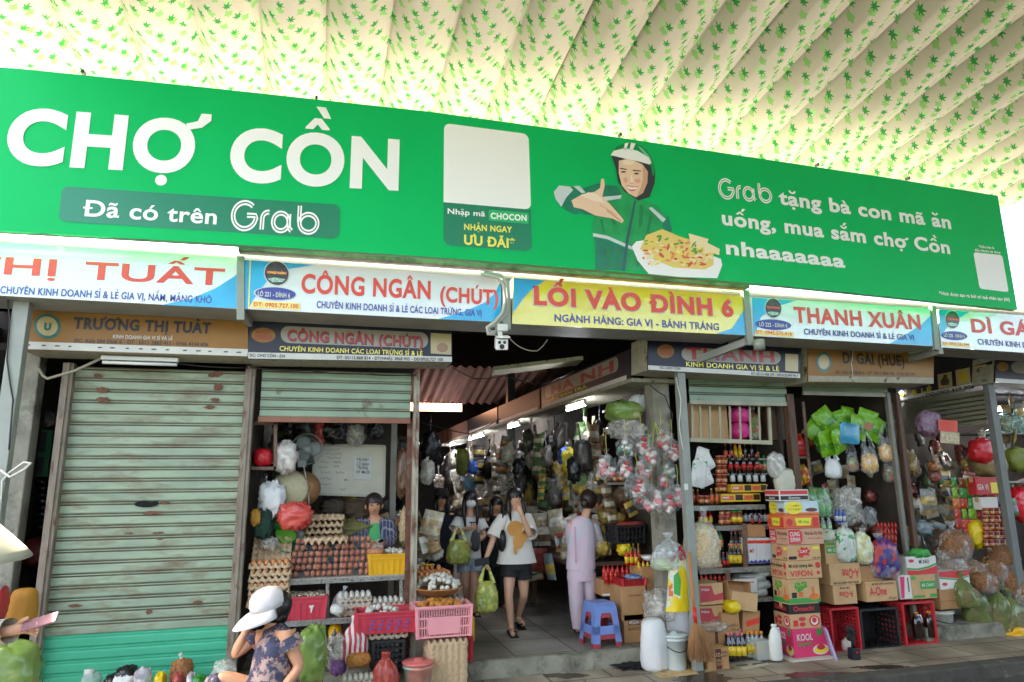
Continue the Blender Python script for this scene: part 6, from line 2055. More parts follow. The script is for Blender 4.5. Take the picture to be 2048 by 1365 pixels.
for i in range(150):
 mb.blob((rnd.uniform(-.46, .46)*w, rnd.uniform(-.44, .44)*0.28, h*0.98 + rnd.uniform(0, .014)), (0.016, 0.012, 0.012), i, 0, 1, 6, 5)
tag(mb.build('quail_eggs', QUAIL, loc=t.location), 'many small speckled quail eggs filling the pink red crate', 'quail eggs', kind='stuff')
mb = MB()
mb.poly([(0, 0, 0), (0.05, 0, 0.004), (0.035, 0, -0.03), (0.03, 0, -0.06), (0.018, 0, -0.055), (0.02, 0, -0.025)])
mb.build('sticker', WHITE, t, loc=(0.02, -0.172, h*0.62))
E_w1 = Eggs(EGG_W, 'large white egg in the top tray of the left white egg stack', 'white eggs, left tray stack', 0.0235)
E_w2 = Eggs(EGG_W, 'white egg in the top tray of the right white egg stack', 'white eggs, right tray stack', 0.021)
for (xc, n, s_, E_, side) in ((709, 3, 1.02, E_w1, 'left'), (778, 2, 0.98, E_w2, 'right')):
 p = at(xc, 1226, 6.7)
 z = ze2
 for k in range(n):
  tray(TR2, Vector((p.x, 6.88, z)), 0.0, 'grey egg tray in the ' + side + ' white egg stack on the lower shelf', side + ' white egg stack', s_)
  if k < n - 1:
   egg_rows(E_, Vector((p.x, 6.88, z)), 6, 5, 0.3, 0.26, 0.045, 1, s_)
  z += 0.058
 egg_rows(E_, Vector((p.x, 6.88, z - 0.058)), 6, 5, 0.3, 0.26, 0.062, 3, s_)
w, h, l = front(652, 690, 1172, 1230, 6.72)
o = tied(w*0.8, 0.12, h*1.05, CLEAR, mat('white granules', '#c9c9c0', 0.6, var=0.2), 12, 0.35, label='clear bag with a little white salt leaning by the white egg trays', loc=l)
o.rotation_euler = (0, 0.3, 0)
tP, wP, hP = crate_px(714, 836, 1224, 1268, 6.42, 0.32, PINK_PL, 'solid', 'wide pink red crate of white eggs with blue paint marks, before the post', 7, rz=-0.03)
E_p = Eggs(EGG_W, 'white egg heaped in the wide pink red crate with blue marks', 'white eggs in the wide pink crate', 0.024)
egg_heap(E_p, tP.location + Vector((-0.05, -0.02, hP*0.82)), wP*0.62, 0.2, 26, 0.05)
mb = MB()
for i in range(5):
 for j in range(3):
  x, z = -0.14 + 0.075*i + 0.01*j, hP*(0.25 + 0.17*j)
  mb.poly([Vector((x + 0.02*math.cos(a), -0.165 - 0.0001*j, z + 0.008*math.sin(a))) for a in [k*0.9 for k in range(7)]])
mb.build('paint_mark', mat('blue paint mark', '#4a4f9a', 0.6), tP)
tB, wB, hB = crate_px(833, 943, 1212, 1276, 6.34, 0.30, PALEPINK, 'label', 'pale pink slotted basket of orange coated eggs, standing on the tall tray stack', 22, 3, 0.95)
E_o = Eggs(EGG_O, 'orange brown coated egg heaped in the pale pink slotted basket', 'orange coated eggs', 0.027)
egg_heap(E_o, tB.location + Vector((-0.02, 0.0, hB*0.86)), wB*0.86, 0.25, 46, 0.05)
z = 0.02
p = at(893, 1300, 6.40)
ztop = tB.location.z
n = int((ztop - 0.06)/0.0135)
for k in range(n):
 tray(TR1, Vector((p.x + 0.004*math.sin(k), 6.49, 0.004 + 0.0135*k)), 0.02*math.sin(k*1.7), 'empty tan tray in the tall nested stack under the pale pink basket', 'tall nested stack of empty trays', 1.14)
w, h, l = front(745, 806, 1278, 1345, 6.46)
t, w, h = crate_px(745, 806, 1281, 1350, 6.46, 0.3, BLACK_PL, 'slats', 'black slatted crate under the wide pink red crate', 6, 5, 0.96)
tray(TR2, t.location + Vector((0, 0, h + 0.003)), 0, 'grey egg tray between the black slatted crate and the wide pink crate', None, 1.12)
# brown egg trays and the round basket right of the post
p = at(862, 1200, 6.95)
z = at(862, 1196, 6.9).z
E_b2 = Eggs(EGG_B, 'brown egg on the tray stack right of the scuffed cream post', 'brown eggs right of the post')
for k in range(4):
 tray(TR1, Vector((p.x + 0.02, 7.05, z + 0.048*k)), 0.12, 'tan tray of brown eggs right of the scuffed cream post', 'tan trays right of the post', 1.1)
egg_rows(E_b2, Vector((p.x + 0.02, 7.05, z + 0.15)), 6, 5, 0.3, 0.26, 0.062, 5, 1.1, 0.12)
for i in range(10):
 E_b2(Vector((p.x + 0.02 + rnd.uniform(-.1, .1), 7.1 + rnd.uniform(-.08, .08), z + 0.25)))
mb = MB()
mb.box((0, 0, 0.002), (0.15, 0.1, 0.002))
tag(mb.build('yellow_card', YEL_PRINT, loc=(p.x - 0.02, 7.12, z + 0.28)), 'yellow price card lying on the brown eggs right of the post', 'card')
p = at(880, 1194, 6.62)
t = thing('round_basket', 'flat round wicker basket heaped with white eggs beside the cream post', 'basket', Vector((p.x, 6.72, p.z)))
WICK = mat('woven wicker', '#a5713f', 0.8, var=0.35, vs=60, bump=0.6, bs=120)
mb = MB()
mb.lathe([(0, 0), (0.12, 0.0), (0.18, 0.025), (0.225, 0.065), (0.235, 0.07), (0.225, 0.08), (0.17, 0.035), (0, 0.02)], 26)
mb.build('bowl', WICK, t)
E_r = Eggs(EGG_W, 'white egg heaped in the flat round wicker basket', 'white eggs in the round basket', 0.024)
egg_heap(E_r, t.location + Vector((0, 0, 0.075)), 0.40, 0.38, 62, 0.10)
for k in range(3):
 tray(TR2, Vector((p.x + 0.05, 6.74, p.z - 0.075 - 0.05*k)), 0, 'grey egg tray under the flat round wicker basket', 'trays under the round basket', 1.1)
t, w, h = crate_px(922, 944, 1262, 1312, 6.72, 0.18, RED_PL, 'slats', 'narrow red mesh basket on the aisle floor behind the tray stack', 9, 9, 0.9, z=FL)
upright('yellow_board', 'yellow plastic edge behind the narrow red basket', 946, 1262, 6.86, 0.03, 0.12, 0.30, 0.52, YEL_PL, 'board')
# things low down in front of the egg stall
def rag(xl, xr, yt, yb, Y, m, label, seed, name='plastic_bag', cat='bag', d=0.16, amp=0.3):
 w, h, l = front(xl, xr, yt, yb, Y)
 mb = MB()
 mb.blob((0, 0, h/2), (w/2, d/2, h/2), seed, amp, 3.0, 18, 12)
 return tag(mb.build(name, m, loc=l), label, cat)
STRIPE = mat('red white striped plastic', '#d8cfcb', 0.35, bump=0.6, bs=20)
N_, L_ = STRIPE.node_tree.nodes, STRIPE.node_tree.links
wv = N_.new('ShaderNodeTexWave')
wv.inputs['Scale'].default_value = 7.0
wv.inputs['Distortion'].default_value = 3.0
cr = N_.new('ShaderNodeValToRGB')
cr.color_ramp.elements[0].position, cr.color_ramp.elements[1].position = 0.48, 0.54
cr.color_ramp.elements[0].color, cr.color_ramp.elements[1].color = (*lin('#b32f3c'), 1), (*lin('#d8cfcb'), 1)
L_.new([n for n in N_ if n.type == 'TEX_COORD'][0].outputs['Object'], wv.inputs['Vector'])
L_.new(wv.outputs['Fac'], cr.inputs['Fac'])
L_.new(cr.outputs['Color'], N_['Principled BSDF'].inputs['Base Color'])
w, h, l = front(680, 735, 1238, 1325, 6.5)
tied(w*1.05, 0.2, h*1.1, STRIPE, None, 21, label='red and white striped plastic bag below the lower egg shelf', loc=l, neck=0.3)
w, h, l = front(590, 652, 1246, 1372, 6.1)
rag(592, 652, 1252, 1372, 6.1, GREENFILM, 'big pale green plastic bag beside the seated woman', 22, d=0.3, amp=0.16)
rag(612, 648, 1262, 1300, 6.3, DKGREENFILM, 'deep green plastic bag on top of the pale green bag', 23)
rag(652, 690, 1270, 1345, 6.5, CLEAR2, 'crumpled clear bag left of the striped bag', 24)
rag(660, 690, 1320, 1350, 6.45, mat('purple bag', '#8a5a9a', 0.35, alpha=0.8), 'small purple bag under the striped bag', 25)
rag(692, 742, 1306, 1334, 6.35, mat('orange beans', '#b3752f', 0.5, var=0.5, vs=60, bump=0.5, bs=90), 'clear bag of orange beans before the black slatted crate', 26, amp=0.1)
E_l = Eggs(EGG_W, 'white egg on the low tray at the bottom edge before the black crate', 'white eggs at the bottom edge')
p = at(716, 1352, 6.3)
tray(TR2, Vector((p.x, 6.34, p.z - 0.06)), 0, 'grey egg tray at the bottom edge below the bag of orange beans', None, 0.9)
egg_rows(E_l, Vector((p.x, 6.34, p.z - 0.06)), 6, 5, 0.3, 0.26, 0.055, 2, 0.9)
w, h, l = front(742, 796, 1302, 1380, 6.25)
tied(w, 0.2, h, mat('terracotta red bag', '#b0493f', 0.25, alpha=0.85, bump=0.8, bs=18), None, 27, label='terracotta red plastic bag tied at the top, before the black slatted crate', loc=l, neck=0.28)
w, h, l = front(806, 870, 1322, 1420, 6.2)
l.z = 0.0
bucket(l + Vector((0, 0.1, 0)), w*0.47, at(838, 1326, 6.2).z - 0.02, mat('printed pink bucket', '#c98a7a', 0.5, var=0.4, vs=9, col2='#8fae9c', c2=(0.5, 0.56), c2s=7), 'round tub with printed sides and a pink lid, at the bottom edge', mat('pink lid', '#c96a66', 0.4), False)
row('soy_y', (668,), 1290, 34, 6.6, 'dark sauce bottle standing under the lower egg shelf', None)
rag(655, 684, 1244, 1285, 6.85, YEL_PL, 'yellow crate corner under the lower egg shelf', 3, 'yellow_tub', 'tub', 0.2, 0.05)
# upper part of the egg stall
t = thing('angle_shelf', 'rusty slotted angle shelf at the upper left of the egg stall', 'shelf', at(525, 935, 6.85))
o = t.location
mb = MB()
for a, b in (((503, 847), (553, 847)), ((551, 845), (551, 940)), ((503, 937), (552, 937))):
 mb.bar(at(*a, 6.85) - o, at(*b, 6.85) - o, 0.03, 0.03)
mb.build('frame', SLOT, t)
mb = MB()
mb.box(at(527, 938, 7.05) - o, (0.30, 0.4, 0.015))
mb.build('board', WOOD_DARK, t)
rag(505, 545, 897, 935, 6.98, mat('bright red bag', '#d8202c', 0.25, bump=0.7, bs=16, sss=0), 'bright red plastic bundle on the rusty angle shelf', 31, amp=0.12)
rag(548, 594, 884, 946, 6.9, film('white orange bag film', '#d8d0c8', 0.75), 'whitish bag with orange print bulging beside the rusty angle shelf', 32, amp=0.25)
t = thing('wall_fan', 'grey caged wall fan beside the whiteboard', 'fan', at(614, 898, 7.3))
M = Matrix.Rotation(R(14), 3, 'X') @ Matrix.Rotation(R(90), 3, 'X')
rf = 31*mpp(614, 898, 7.3)
FANG = mat('grey fan plastic', '#8b9089', 0.45)
mb = MB()
for q, z in ((1.0, 0), (0.97, 0.03), (0.75, 0.05), (0.5, 0.058), (0.3, 0.06)):
 mb.tube([M @ Vector((q*rf*math.cos(a), q*rf*math.sin(a), z)) for a in [2*math.pi*i/24 for i in range(25)]], 0.0035 if q > .95 else 0.0016, 5)
for i in range(44):
 a = 2*math.pi*i/44
 mb.tube([M @ Vector((rf*q*math.cos(a), rf*q*math.sin(a), z)) for q, z in ((0.28, 0.06), (0.6, 0.055), (0.85, 0.042), (1.0, 0.0))], 0.0013, 4)
mb.build('guard', FANG, t)
mb = MB()
mb.lathe([(0.0, 0.068), (rf*0.25, 0.064), (rf*0.27, 0.055), (0, 0.05)], 20, M=M)
mb.build('hub_cover', FANG, t)
mb = MB()
for i in range(3):
 a = 2*math.pi*i/3
 mb.blob(M @ Vector((rf*0.48*math.cos(a), rf*0.48*math.sin(a), 0.01)), (rf*0.42, 0.012, rf*0.42), i, 0.1, 2, 10, 7)
mb.build('blade', mat('pale fan blade', '#9aa39c', 0.3, alpha=0.6), t)
mb = MB()
mb.box(at(604, 928, 7.32) - t.location, (0.085, 0.08, 0.07))
mb.tube([at(614, 898, 7.36) - t.location, at(606, 926, 7.36) - t.location], 0.03, 8)
mb.build('motor_box', FANG, t, bevel=0.006)
mb = MB()
mb.tube([at(x, y, 7.05) for x, y in ((607, 932), (612, 955), (617, 985), (618, 1004), (618, 1012))], 0.004, 5)
tag(mb.build('pull_cord', WHITE), 'white pull cord hanging from the wall fan', 'cord')
t = thing('whiteboard', 'whiteboard with faint handwriting hanging at the back of the egg stall', 'whiteboard', at(697, 940, 7.75))
o = t.location
P4 = [at(*q, 7.75) - o for q in ((631, 890), (770, 893), (768, 993), (622, 988))]
mb = MB()
mb.prism(P4, (0, 0.02, 0))
mb.build('board', mat('whiteboard face', '#c9c3b0', 0.3, var=0.08), t)
mb = MB()
for a, b in zip(P4, P4[1:] + P4[:1]):
 mb.bar(a + Vector((0, -0.004, 0)), b + Vector((0, -0.004, 0)), 0.02, 0.025)
mb.build('frame', mat('pale frame', '#b5b1a2', 0.4), t)
mb = MB()
hr = random.Random(5)
for (x, y, wv_) in ((650, 899, 30), (650, 908, 34), (655, 915, 26), (640, 925, 18), (668, 925, 14), (638, 934, 16), (668, 933, 10), (640, 945, 22), (672, 945, 16), (640, 957, 24), (640, 968, 22), (688, 960, 8), (680, 978, 10)):
 q = []
 for i in range(14):
  q.append((x + wv_*i/13, y + hr.uniform(-2.6, 2.6) + i*0.05))
 stroke(mb, q, 0.8, lambda a, b: at(a, b, 7.745) - o)
mb.build('handwriting', mat('faded marker', '#6d6a5c', 0.6), t)
t2 = thing('paper_note', 'white paper note with black capitals taped on the whiteboard', 'note', at(726, 958, 7.73))
panel(t2, [(707, 913), (743, 914), (743, 961), (707, 959)], 7.735, WHITE, 0.0, 'paper')
for s, a, b in (('TẠI ĐÂY', (713, 922), (738, 923)), ('CÓ BÁN', (713, 931), (737, 932)), ('TRỨNG', (714, 938.5), (736, 939.5)), ('VỊT MUỐI', (712, 947), (739, 948))):
 lettering(t2, s, a, b, 5.6, 7.735, INK, 0.02, 0.003)
def hat(loc, r, h, m, label, rot, brim=None):
 t = thing('conical_hat' if not brim else 'brimmed_hat', label, 'hat', loc)
 t.rotation_euler = rot
 mb = MB()
 if brim:
  mb.lathe([(r, 0), (r*0.6, 0.012), (r*0.58, h*0.7), (r*0.45, h), (0, h*1.02)], 24)
 else:
  mb.lathe([(r, 0)] + [(r*(1 - i/8), h*(i/8)**0.92) for i in range(1, 9)], 28)
 mb.build('straw', m, t, solid=0.004)
 return t
STRAW = mat('pale straw', '#b9b08f', 0.6, var=0.15, vs=30)
hat(at(578, 980, 7.05), 0.19, 0.16, STRAW, 'pale conical straw hat hanging left of the whiteboard', (R(80), 0, R(-8)))
hat(at(606, 978, 7.16), 0.17, 0.09, mat('tan straw', '#a87a4e', 0.65, var=0.15, vs=30), 'tan brimmed straw hat hanging behind the conical hat', (R(86), 0, R(6)), True)
w, h, l = front(517, 566, 962, 1032, 6.9)
rag(517, 566, 965, 1032, 6.9, WHITEBAG, 'white plastic bag hanging below the rusty angle shelf', 41, amp=0.34, d=0.1)
w, h, l = front(556, 622, 1000, 1058, 6.85)
rag(556, 622, 1006, 1058, 6.85, mat('pink red bag', '#cf5248', 0.25, bump=0.6, bs=9, var=0.15), 'pink red bag hanging under the pale conical hat', 42, amp=0.3)
mat('red packets', '#a8403a', 0.5, var=0.3)
rag(507, 546, 1018, 1078, 6.9, mat('dark green cloth', '#1f3f33', 0.85, var=0.2, bump=0.5, bs=20), 'dark green cloth bag hanging at the left of the egg stall', 43, 'cloth_bag')
rag(500, 520, 1020, 1050, 6.82, mat('ochre cloth', '#b5852f', 0.8, var=0.2), 'ochre cloth hanging by the left post of the egg stall', 44, 'cloth', 'cloth', 0.04)
rag(528, 570, 1035, 1062, 7.1, DKGREENFILM, 'green melon coloured bag behind the hanging bags', 45, amp=0.1)
rag(520, 556, 1074, 1102, 6.95, CLEAR2, 'crumpled clear bag above the left tray stack', 46)
for (x, y, r_, m, lab) in ((568, 1078, 0.10, mat('lime plastic', '#6fb83a', 0.4), 'lime green plastic bowl above the egg packs'), (570, 1098, 0.11, mat('teal plastic', '#14805a', 0.4), 'teal plastic bowl above the egg packs')):
 mb = MB()
 mb.lathe([(0.0, 0.0), (r_*0.6, 0.0), (r_, r_*0.55), (r_*0.96, r_*0.55), (r_*0.55, 0.01)], 20)
 o = mb.build('plastic_bowl', m, loc=at(x, y, 7.05), solid=0.003)
 o.rotation_euler = (R(35), R(20), 0)
 tag(o, lab, 'bowl')
rag(582, 612, 1058, 1088, 7.15, CLEAR, 'clear bag ball right of the lime bowl', 47, amp=0.15)
for i, (xl, xr, yt, yb, m, lab) in enumerate(((566, 582, 838, 880, BLACKBAG, 'left glossy black bag hanging under the egg stall shutter'), (640, 690, 838, 885, BLACKBAG, 'wide black bag hanging above the whiteboard'), (626, 650, 838, 892, REDFILM, 'red striped bag hanging above the whiteboard'), (693, 728, 850, 892, CLEAR2, 'clear bag hanging above the whiteboard'), (735, 765, 840, 880, BLACKBAG, 'right black bag hanging by the inner upright'), (690, 740, 1000, 1040, mat('brown sacking', '#5a4a38', 0.8, var=0.3), 'brown bundle behind the vendor'), (640, 690, 1000, 1030, mat('dim basket', '#4f4436', 0.8, var=0.4, vs=40), 'dim wicker bundle behind the short tray stack'), (792, 815, 900, 990, mat('dried fish bag', '#6b4f38', 0.35, var=0.5, vs=25), 'brown speckled bag hanging between the inner upright and the cream post'), (797, 822, 1015, 1095, NOOD, 'tall pale bag standing between the inner upright and the cream post'), (655, 740, 1040, 1075, mat('olive sack', '#6d6a38', 0.7, var=0.3), 'olive bundle beside the vendor'))):
 rag(xl, xr, yt, yb, 7.6 if i < 7 else 7.3, m, lab, 70+i)

# ------------------------------------------------------------------ left edge: the dark gap and things at the foot of the shutter
def gpack(x, y, wv, hv, Y, m, label, seed, group=None):
 w, h, l = front(x - wv/2, x + wv/2, y - hv, y, Y)
 mb = MB()
 mb.blob((0, 0, h/2), (w/2, w/2, h/2), seed, 0.12, 3, 14, 8)
 return tag(mb.build('packet', m, loc=l), label, 'packet', group)
for k in range(8):
 gpack(84 - k*0.3, 1062 - k*13, 34, 14, 7.4, BLACKBAG, 'flat glossy black pack in the pile inside the dark gap', 80+k, 'black packs in the dark gap')
w, h, l = front(56, 106, 862, 955, 7.5)
carton(w, 0.3, h, l, 'green shelf box inside the dark gap left of the shutter', mat('deep green carton', '#12643a', 0.5), items=[('rect', .1, .52, .8, .95, 0), ('rect', .1, .06, .8, .42, 0)], inks=[mat('dark picture', '#2a2c28', 0.5, var=0.5)])
gpack(80, 860, 60, 40, 7.5, CLEAR2, 'clear bag on the green shelf box inside the dark gap', 91)
gpack(72, 1135, 60, 60, 7.3, mat('red packets dim', '#7a2a30', 0.5, var=0.5, vs=25), 'heap of red packets inside the dark gap', 92)
w, h, l = front(10, 70, 1172, 1250, 6.35)
sack(10, 72, 1176, 1262, 6.35, 'ochre yellow sack at the left edge beside the shutter rail', 93, mat('ochre sack', '#a8741c', 0.7, var=0.12, bump=0.4, bs=10))
w, h, l = front(-84, 66, 1275, 1460, 5.7)
rag(-84, 70, 1282, 1440, 5.7, GREENFILM, 'big green plastic bag at the lower left corner', 94, d=0.34, amp=0.15)
rag(-8, 9, 1172, 1245, 6.1, RED_PL, 'red plastic tub at the far left edge', 95, 'plastic_tub', 'tub', 0.2, 0.05)
FOOT = [(158, 198, 1345, 1400, mat('water bottle plastic', '#c9dcd8', 0.15, alpha=0.45), 'clear water jug with a white cap at the bottom edge before the teal slats'), (203, 245, 1348, 1400, BLACKBAG, 'crumpled black cloth at the bottom edge before the teal slats'), (225, 272, 1332, 1400, mat('black helmet shell', '#1b1c1e', 0.3), 'black rounded bag behind the white cloth at the bottom edge'), (222, 268, 1346, 1400, WHITEBAG, 'white cloth in front of the black rounded bag'), (262, 300, 1335, 1400, film('lilac white bag film', '#cfc4cf', 0.6), 'lilac white carrier bag at the bottom edge before the teal slats'), (304, 330, 1345, 1400, mat('yellow bag', ''), 'yellow packet at the bottom edge before the teal slats'), (338, 384, 1318, 1372, mat('roasted peanuts', '#a06a3a', 0.5, var=0.5, vs=60, bump=0.6, bs=90), 'clear bag of brown roasted nuts standing before the teal slats'), (342, 366, 1345, 1400, mat('red packets', ''), 'bag of red packets before the brown nuts'), (370, 390, 1345, 1400, film('lilac white bag film', ''), 'small lilac bag right of the red packets'), (380, 410, 1350, 1400, DKGREENFILM, 'green plastic bag at the bottom edge left of the seated woman'), (420, 470, 1320, 1380, CLEAR2, 'clear bag of brown pieces behind the seated woman knee')]
for i, (xl, xr, yt, yb, m, lab) in enumerate(FOOT):
 rag(xl, xr, yt, yb, 6.25 - 0.03*i if i != 6 else 6.4, m, lab, 100+i, d=0.18, amp=0.16)
mb = MB()
p = at(361, 1322, 6.4)
mb.tube([p + Vector((0, 0, -0.02)), p + Vector((0, 0, 0.01)), p + Vector((0.006, 0, 0.04)), p + Vector((-0.01, 0, 0.06))], [0.03, 0.012, 0.012, 0.022], 8)
tag(mb.build('bag_knot', CLEAR2), 'white knotted top of the bag of brown nuts', 'bag knot')
mb = MB()
p = at(178, 1348, 6.25)
mb.lathe([(0.035, -0.02), (0.035, 0.03), (0, 0.032)], 14)
tag(mb.build('screw_cap', WHITE, loc=p), 'white cap of the clear water jug', 'cap')

# ------------------------------------------------------------------ aisle corner: boxes, sauces, stool, sacks, broom
Ya = 6.95
pbox(1250, 1290, 1240, 1297, Ya, 0.3, CARD, 'brown carton with dark capitals at the foot of the stack right of the blue stool', [('rect', .22, .62, .8, .82, 5), ('text', .26, .66, .76, .78, 4, 'MEIZAN', 'front', .002), ('text', .2, .44, .78, .54, 5, 'DẦU THỰC VẬT')], z=FL + .002)
pbox(1244, 1292, 1211, 1242, Ya, 0.3, CARD, 'middle brown carton of the stack right of the blue stool')
zr = pbox(1243, 1293, 1173, 1213, Ya, 0.3, CARD, 'upper brown carton of the stack under the red tray', [('text', .3, .5, .8, .58, 5, 'ĐẦU NÀNH')])
crate_px(1246, 1293, 1158, 1173, Ya, 0.28, RED_PL, 'slats', 'shallow red tray of blue sachets on the carton stack', 12, 2)
rag(1252, 1290, 1149, 1160, Ya + .12, mat('blue white sachets', '#8fb0cf', 0.4, var=0.5, vs=30, col2='#2b4fa8', c2=(0.5, 0.55), c2s=30), 'blue and white sachets heaped in the shallow red tray', 120, 'sachets', 'sachets', 0.2)
pbox(1205, 1238, 1160, 1192, 7.25, 0.3, CARD, 'brown carton holding red chilli bottles left of the red tray', [('rect', 0, 0, 1, .15, 4)])
pbox(1206, 1240, 1192, 1245, 7.25, 0.3, CARD, 'brown carton under the carton of red chilli bottles', z=FL + .002)
pbox(1231, 1250, 1176, 1240, 7.1, 0.2, CARD2, 'narrow brown carton between the chilli cartons and the tray stack', z=FL + .002)
row('ketch', (1209, 1217, 1226, 1236, 1246, 1255), 1162, 30, 7.3, 'red chilli sauce bottle standing in the brown carton', 'red chilli bottles in the carton')
row('ketch', (1213, 1223, 1232), 1168, 28, 7.22, 'red chilli sauce bottle standing in the brown carton', 'red chilli bottles in the carton')
pbox(1284, 1333, 1133, 1168, 7.0, 0.3, CARD, 'open topped brown carton below the white bowl')
pbox(1295, 1332, 1168, 1205, 7.0, 0.3, CARD, 'brown carton below the open topped carton')
pbox(1296, 1332, 1205, 1285, 7.02, 0.3, CARD2, 'brown carton behind the white sack', z=FL + .002)
row('chili', (1254, 1263, 1272), 1131, 32, 7.15, 'orange red sauce bottle with pale cap before the yellow packs', 'orange red sauce bottles')
row('fish', (1268, 1278), 1128, 40, 7.3, 'tall amber bottle behind the orange red sauce bottles', 'tall amber bottles')
row('yel', (1278, 1287, 1296, 1304), 1142, 20, 7.05, 'yellow topped bottle standing in the open carton', 'yellow topped bottles in the open carton')
mb = MB()
mb.lathe([(0, 0), (0.05, 0), (0.09, 0.05), (0.085, 0.05), (0.045, 0.006)], 18)
tag(mb.build('white_bowl', mat('white enamel', '#d5d5d0', 0.3), loc=at(1297, 1121, 7.05), solid=0.002), 'white bowl on the open topped carton', 'bowl')
crate_px(1234, 1290, 1050, 1088, 7.25, 0.3, BLACK_PL, 'slats', 'black crate with red packets in it at the end of the aisle table', 7, 3)
rag(1236, 1288, 1043, 1056, 7.4, mat('red packets', ''), 'red packets heaped in the black crate on the aisle table', 121, 'packets', 'packets', 0.25)
rag(1236, 1262, 1086, 1112, 7.3, mat('yellow bag', ''), 'yellow packs under the black crate at the table end', 122, amp=0.2)
def stool(loc, m, label, s=1.0, rz=0.0):
 t = thing('plastic_stool', label, 'stool', loc, rz)
 t.scale = (s, s, s)
 T, Bm, H_ = 0.13, 0.17, 0.40
 mb = MB()
 mb.box((0, 0, H_ - 0.012), (T*2, T*2, 0.024))
 mb.box((0, 0, H_ - 0.04), (T*2 + 0.012, T*2 + 0.012, 0.035))
 mb.build('seat', m, t, bevel=0.012)
 mb = MB()
 for k in range(4):
  Mz = Matrix.Rotation(math.pi/2*k, 3, 'Z')
  def P(x, z):
   f = T + (Bm - T)*(1 - z/H_)
   return Mz @ Vector((x*f/T, -f, z))
  mb.add([P(-.13, .36), P(.13, .36), P(.13, .27), P(.06, .27), P(.05, .30), P(-.05, .30), P(-.06, .27), P(-.13, .27)], [(0, 7, 6, 5, 4, 3, 2, 1)])
  mb.add([P(-.13, .17), P(.13, .17), P(.13, .09), P(.06, .085), P(-.06, .085), P(-.13, .09)], [(0, 5, 4, 3, 2, 1)])
  for s_ in (-1, 1):
   mb.add([P(s_*.13, .28), P(s_*.13, .0), P(s_*.075, .0), P(s_*.065, .28)], [(0, 1, 2, 3) if s_ < 0 else (3, 2, 1, 0)])
 mb.build('leg_frame', m, t, solid=0.008)
 return t
p = atz(1213, 1296, FL)
stool(Vector((p.x, p.y + 0.15, FL)), mat('red brown stool plastic', '#a5434a', 0.4, var=0.1), 'red brown plastic stool nested under the blue stool', 0.94, 0.12)
stool(Vector((p.x, p.y + 0.15, FL + 0.045)), mat('blue stool plastic', '#7790d0', 0.4, var=0.05), 'blue plastic stool stacked at the aisle entrance beside the pink pyjama woman', 0.94, 0.12)
sack(1284, 1336, 1230, 1334, 6.5, 'plump white woven sack standing left of the white bucket', 1, z=0.004)
sack(1334, 1382, 1215, 1280, 6.75, 'white woven sack behind the white bucket', 2)
rag(1292, 1348, 1178, 1240, 6.7, CLEAR2, 'cloudy crumpled plastic sack above the plump white sack', 123, d=0.3)
w, h, l = front(1336, 1386, 1272, 1340, 6.38)
bucket(Vector((l.x, 6.38 + w*0.4, 0.004)), w*0.48, h*1.0, mat('pale blue white bucket', '#bfc9c8', 0.4), 'pale bucket with a lid rim beside the plump white sack', mat('pale blue white bucket', ''))
w, h, l = front(1302, 1372, 1064, 1142, 6.5)
tied(w, 0.25, h, film('grey clear film', '#cdd2d4', 0.4), mat('pale cabbage packets', '#c3cf9d', 0.5, var=0.4), 124, 0.35, label='crumpled clear bag with a pale green bundle hung by the grey post', loc=l)
YB = mat('yellow printed bag', '#dcc012', 0.3, var=0.1, col2='#cfd0c4', c2=(0.53, 0.55), c2s=5)
w, h, l = front(1336, 1388, 1120, 1222, 6.42)
t = thing('carrier_bag', 'yellow carrier bag with green and white print and red handles, hung on the grey post', 'bag', l + Vector((0, 0, h)))
mb = MB()
def ybag(s):
 return lambda u, v: Vector(((u-.5)*w*(0.8 + 0.25*(1-v)) + w*0.12*(v-.5), s*(0.05*math.sin(math.pi*u)*(1-v*0.6) + 0.006) + 0.01*noise.noise(Vector((u*5, v*5, s))), -h*(1-v)))
for s_ in (-1, 1):
 mb.grid(ybag(s_), 12, 12)
mb.build('bag_body', YB, t)
mb = MB()
mb.poly([ybag(-1)(u, v) + Vector((0, -0.004, 0)) for u, v in ((.22, .35), (.42, .3), (.45, .6), (.35, .78), (.18, .7))])
mb.build('print', INK_G, t)
mb = MB()
mb.poly([ybag(-1)(u, v) + Vector((0, -0.004, 0)) for u, v in ((.05, .3), (.2, .3), (.15, .55), (.02, .5))])
mb.build('print', ORC, t)
mb = MB()
for x0 in (-0.06, 0.05):
 mb.tube([(x0 - 0.03, -0.02, -0.01), (0.03, -0.01, 0.13), (x0 + 0.04, -0.02, -0.01)], 0.012, 6)
mb.build('handle', RCAP, t)
t = thing('broom', 'straw broom with a long wooden handle leaning on the grey post', 'broom', at(1400, 1326, 6.25))
o = t.location
mb = MB()
mb.tube([at(1378, 1104, 6.3) - o, at(1390, 1245, 6.24) - o], 0.014, 8)
mb.build('handle', mat('orange wood handle', '#b5763a', 0.5, var=0.2), t)
mb = MB()
mb.tube([at(1389, 1215, 6.25) - o, at(1391, 1250, 6.24) - o], 0.02, 8)
mb.build('grip', RCAP, t)
mb = MB()
c0 = at(1391, 1246, 6.24) - o
for i in range(260):
 a, b = rnd.uniform(0, 6.28), rnd.random()**0.5
 e = at(1402 + 27*b*math.cos(a), 1318 + rnd.uniform(-14, 8), 6.23) - o + Vector((0, 0.05*b*math.sin(a), 0))
 s0 = c0 + Vector((0.022*b*math.cos(a), 0.016*b*math.sin(a), 0))
 mid = s0.lerp(e, 0.5) + Vector((0.02*b*math.cos(a), 0.01*math.sin(a), 0))
 mb.tube([s0, mid, e], [0.004, 0.004, 0.0022], 4, cap=False)
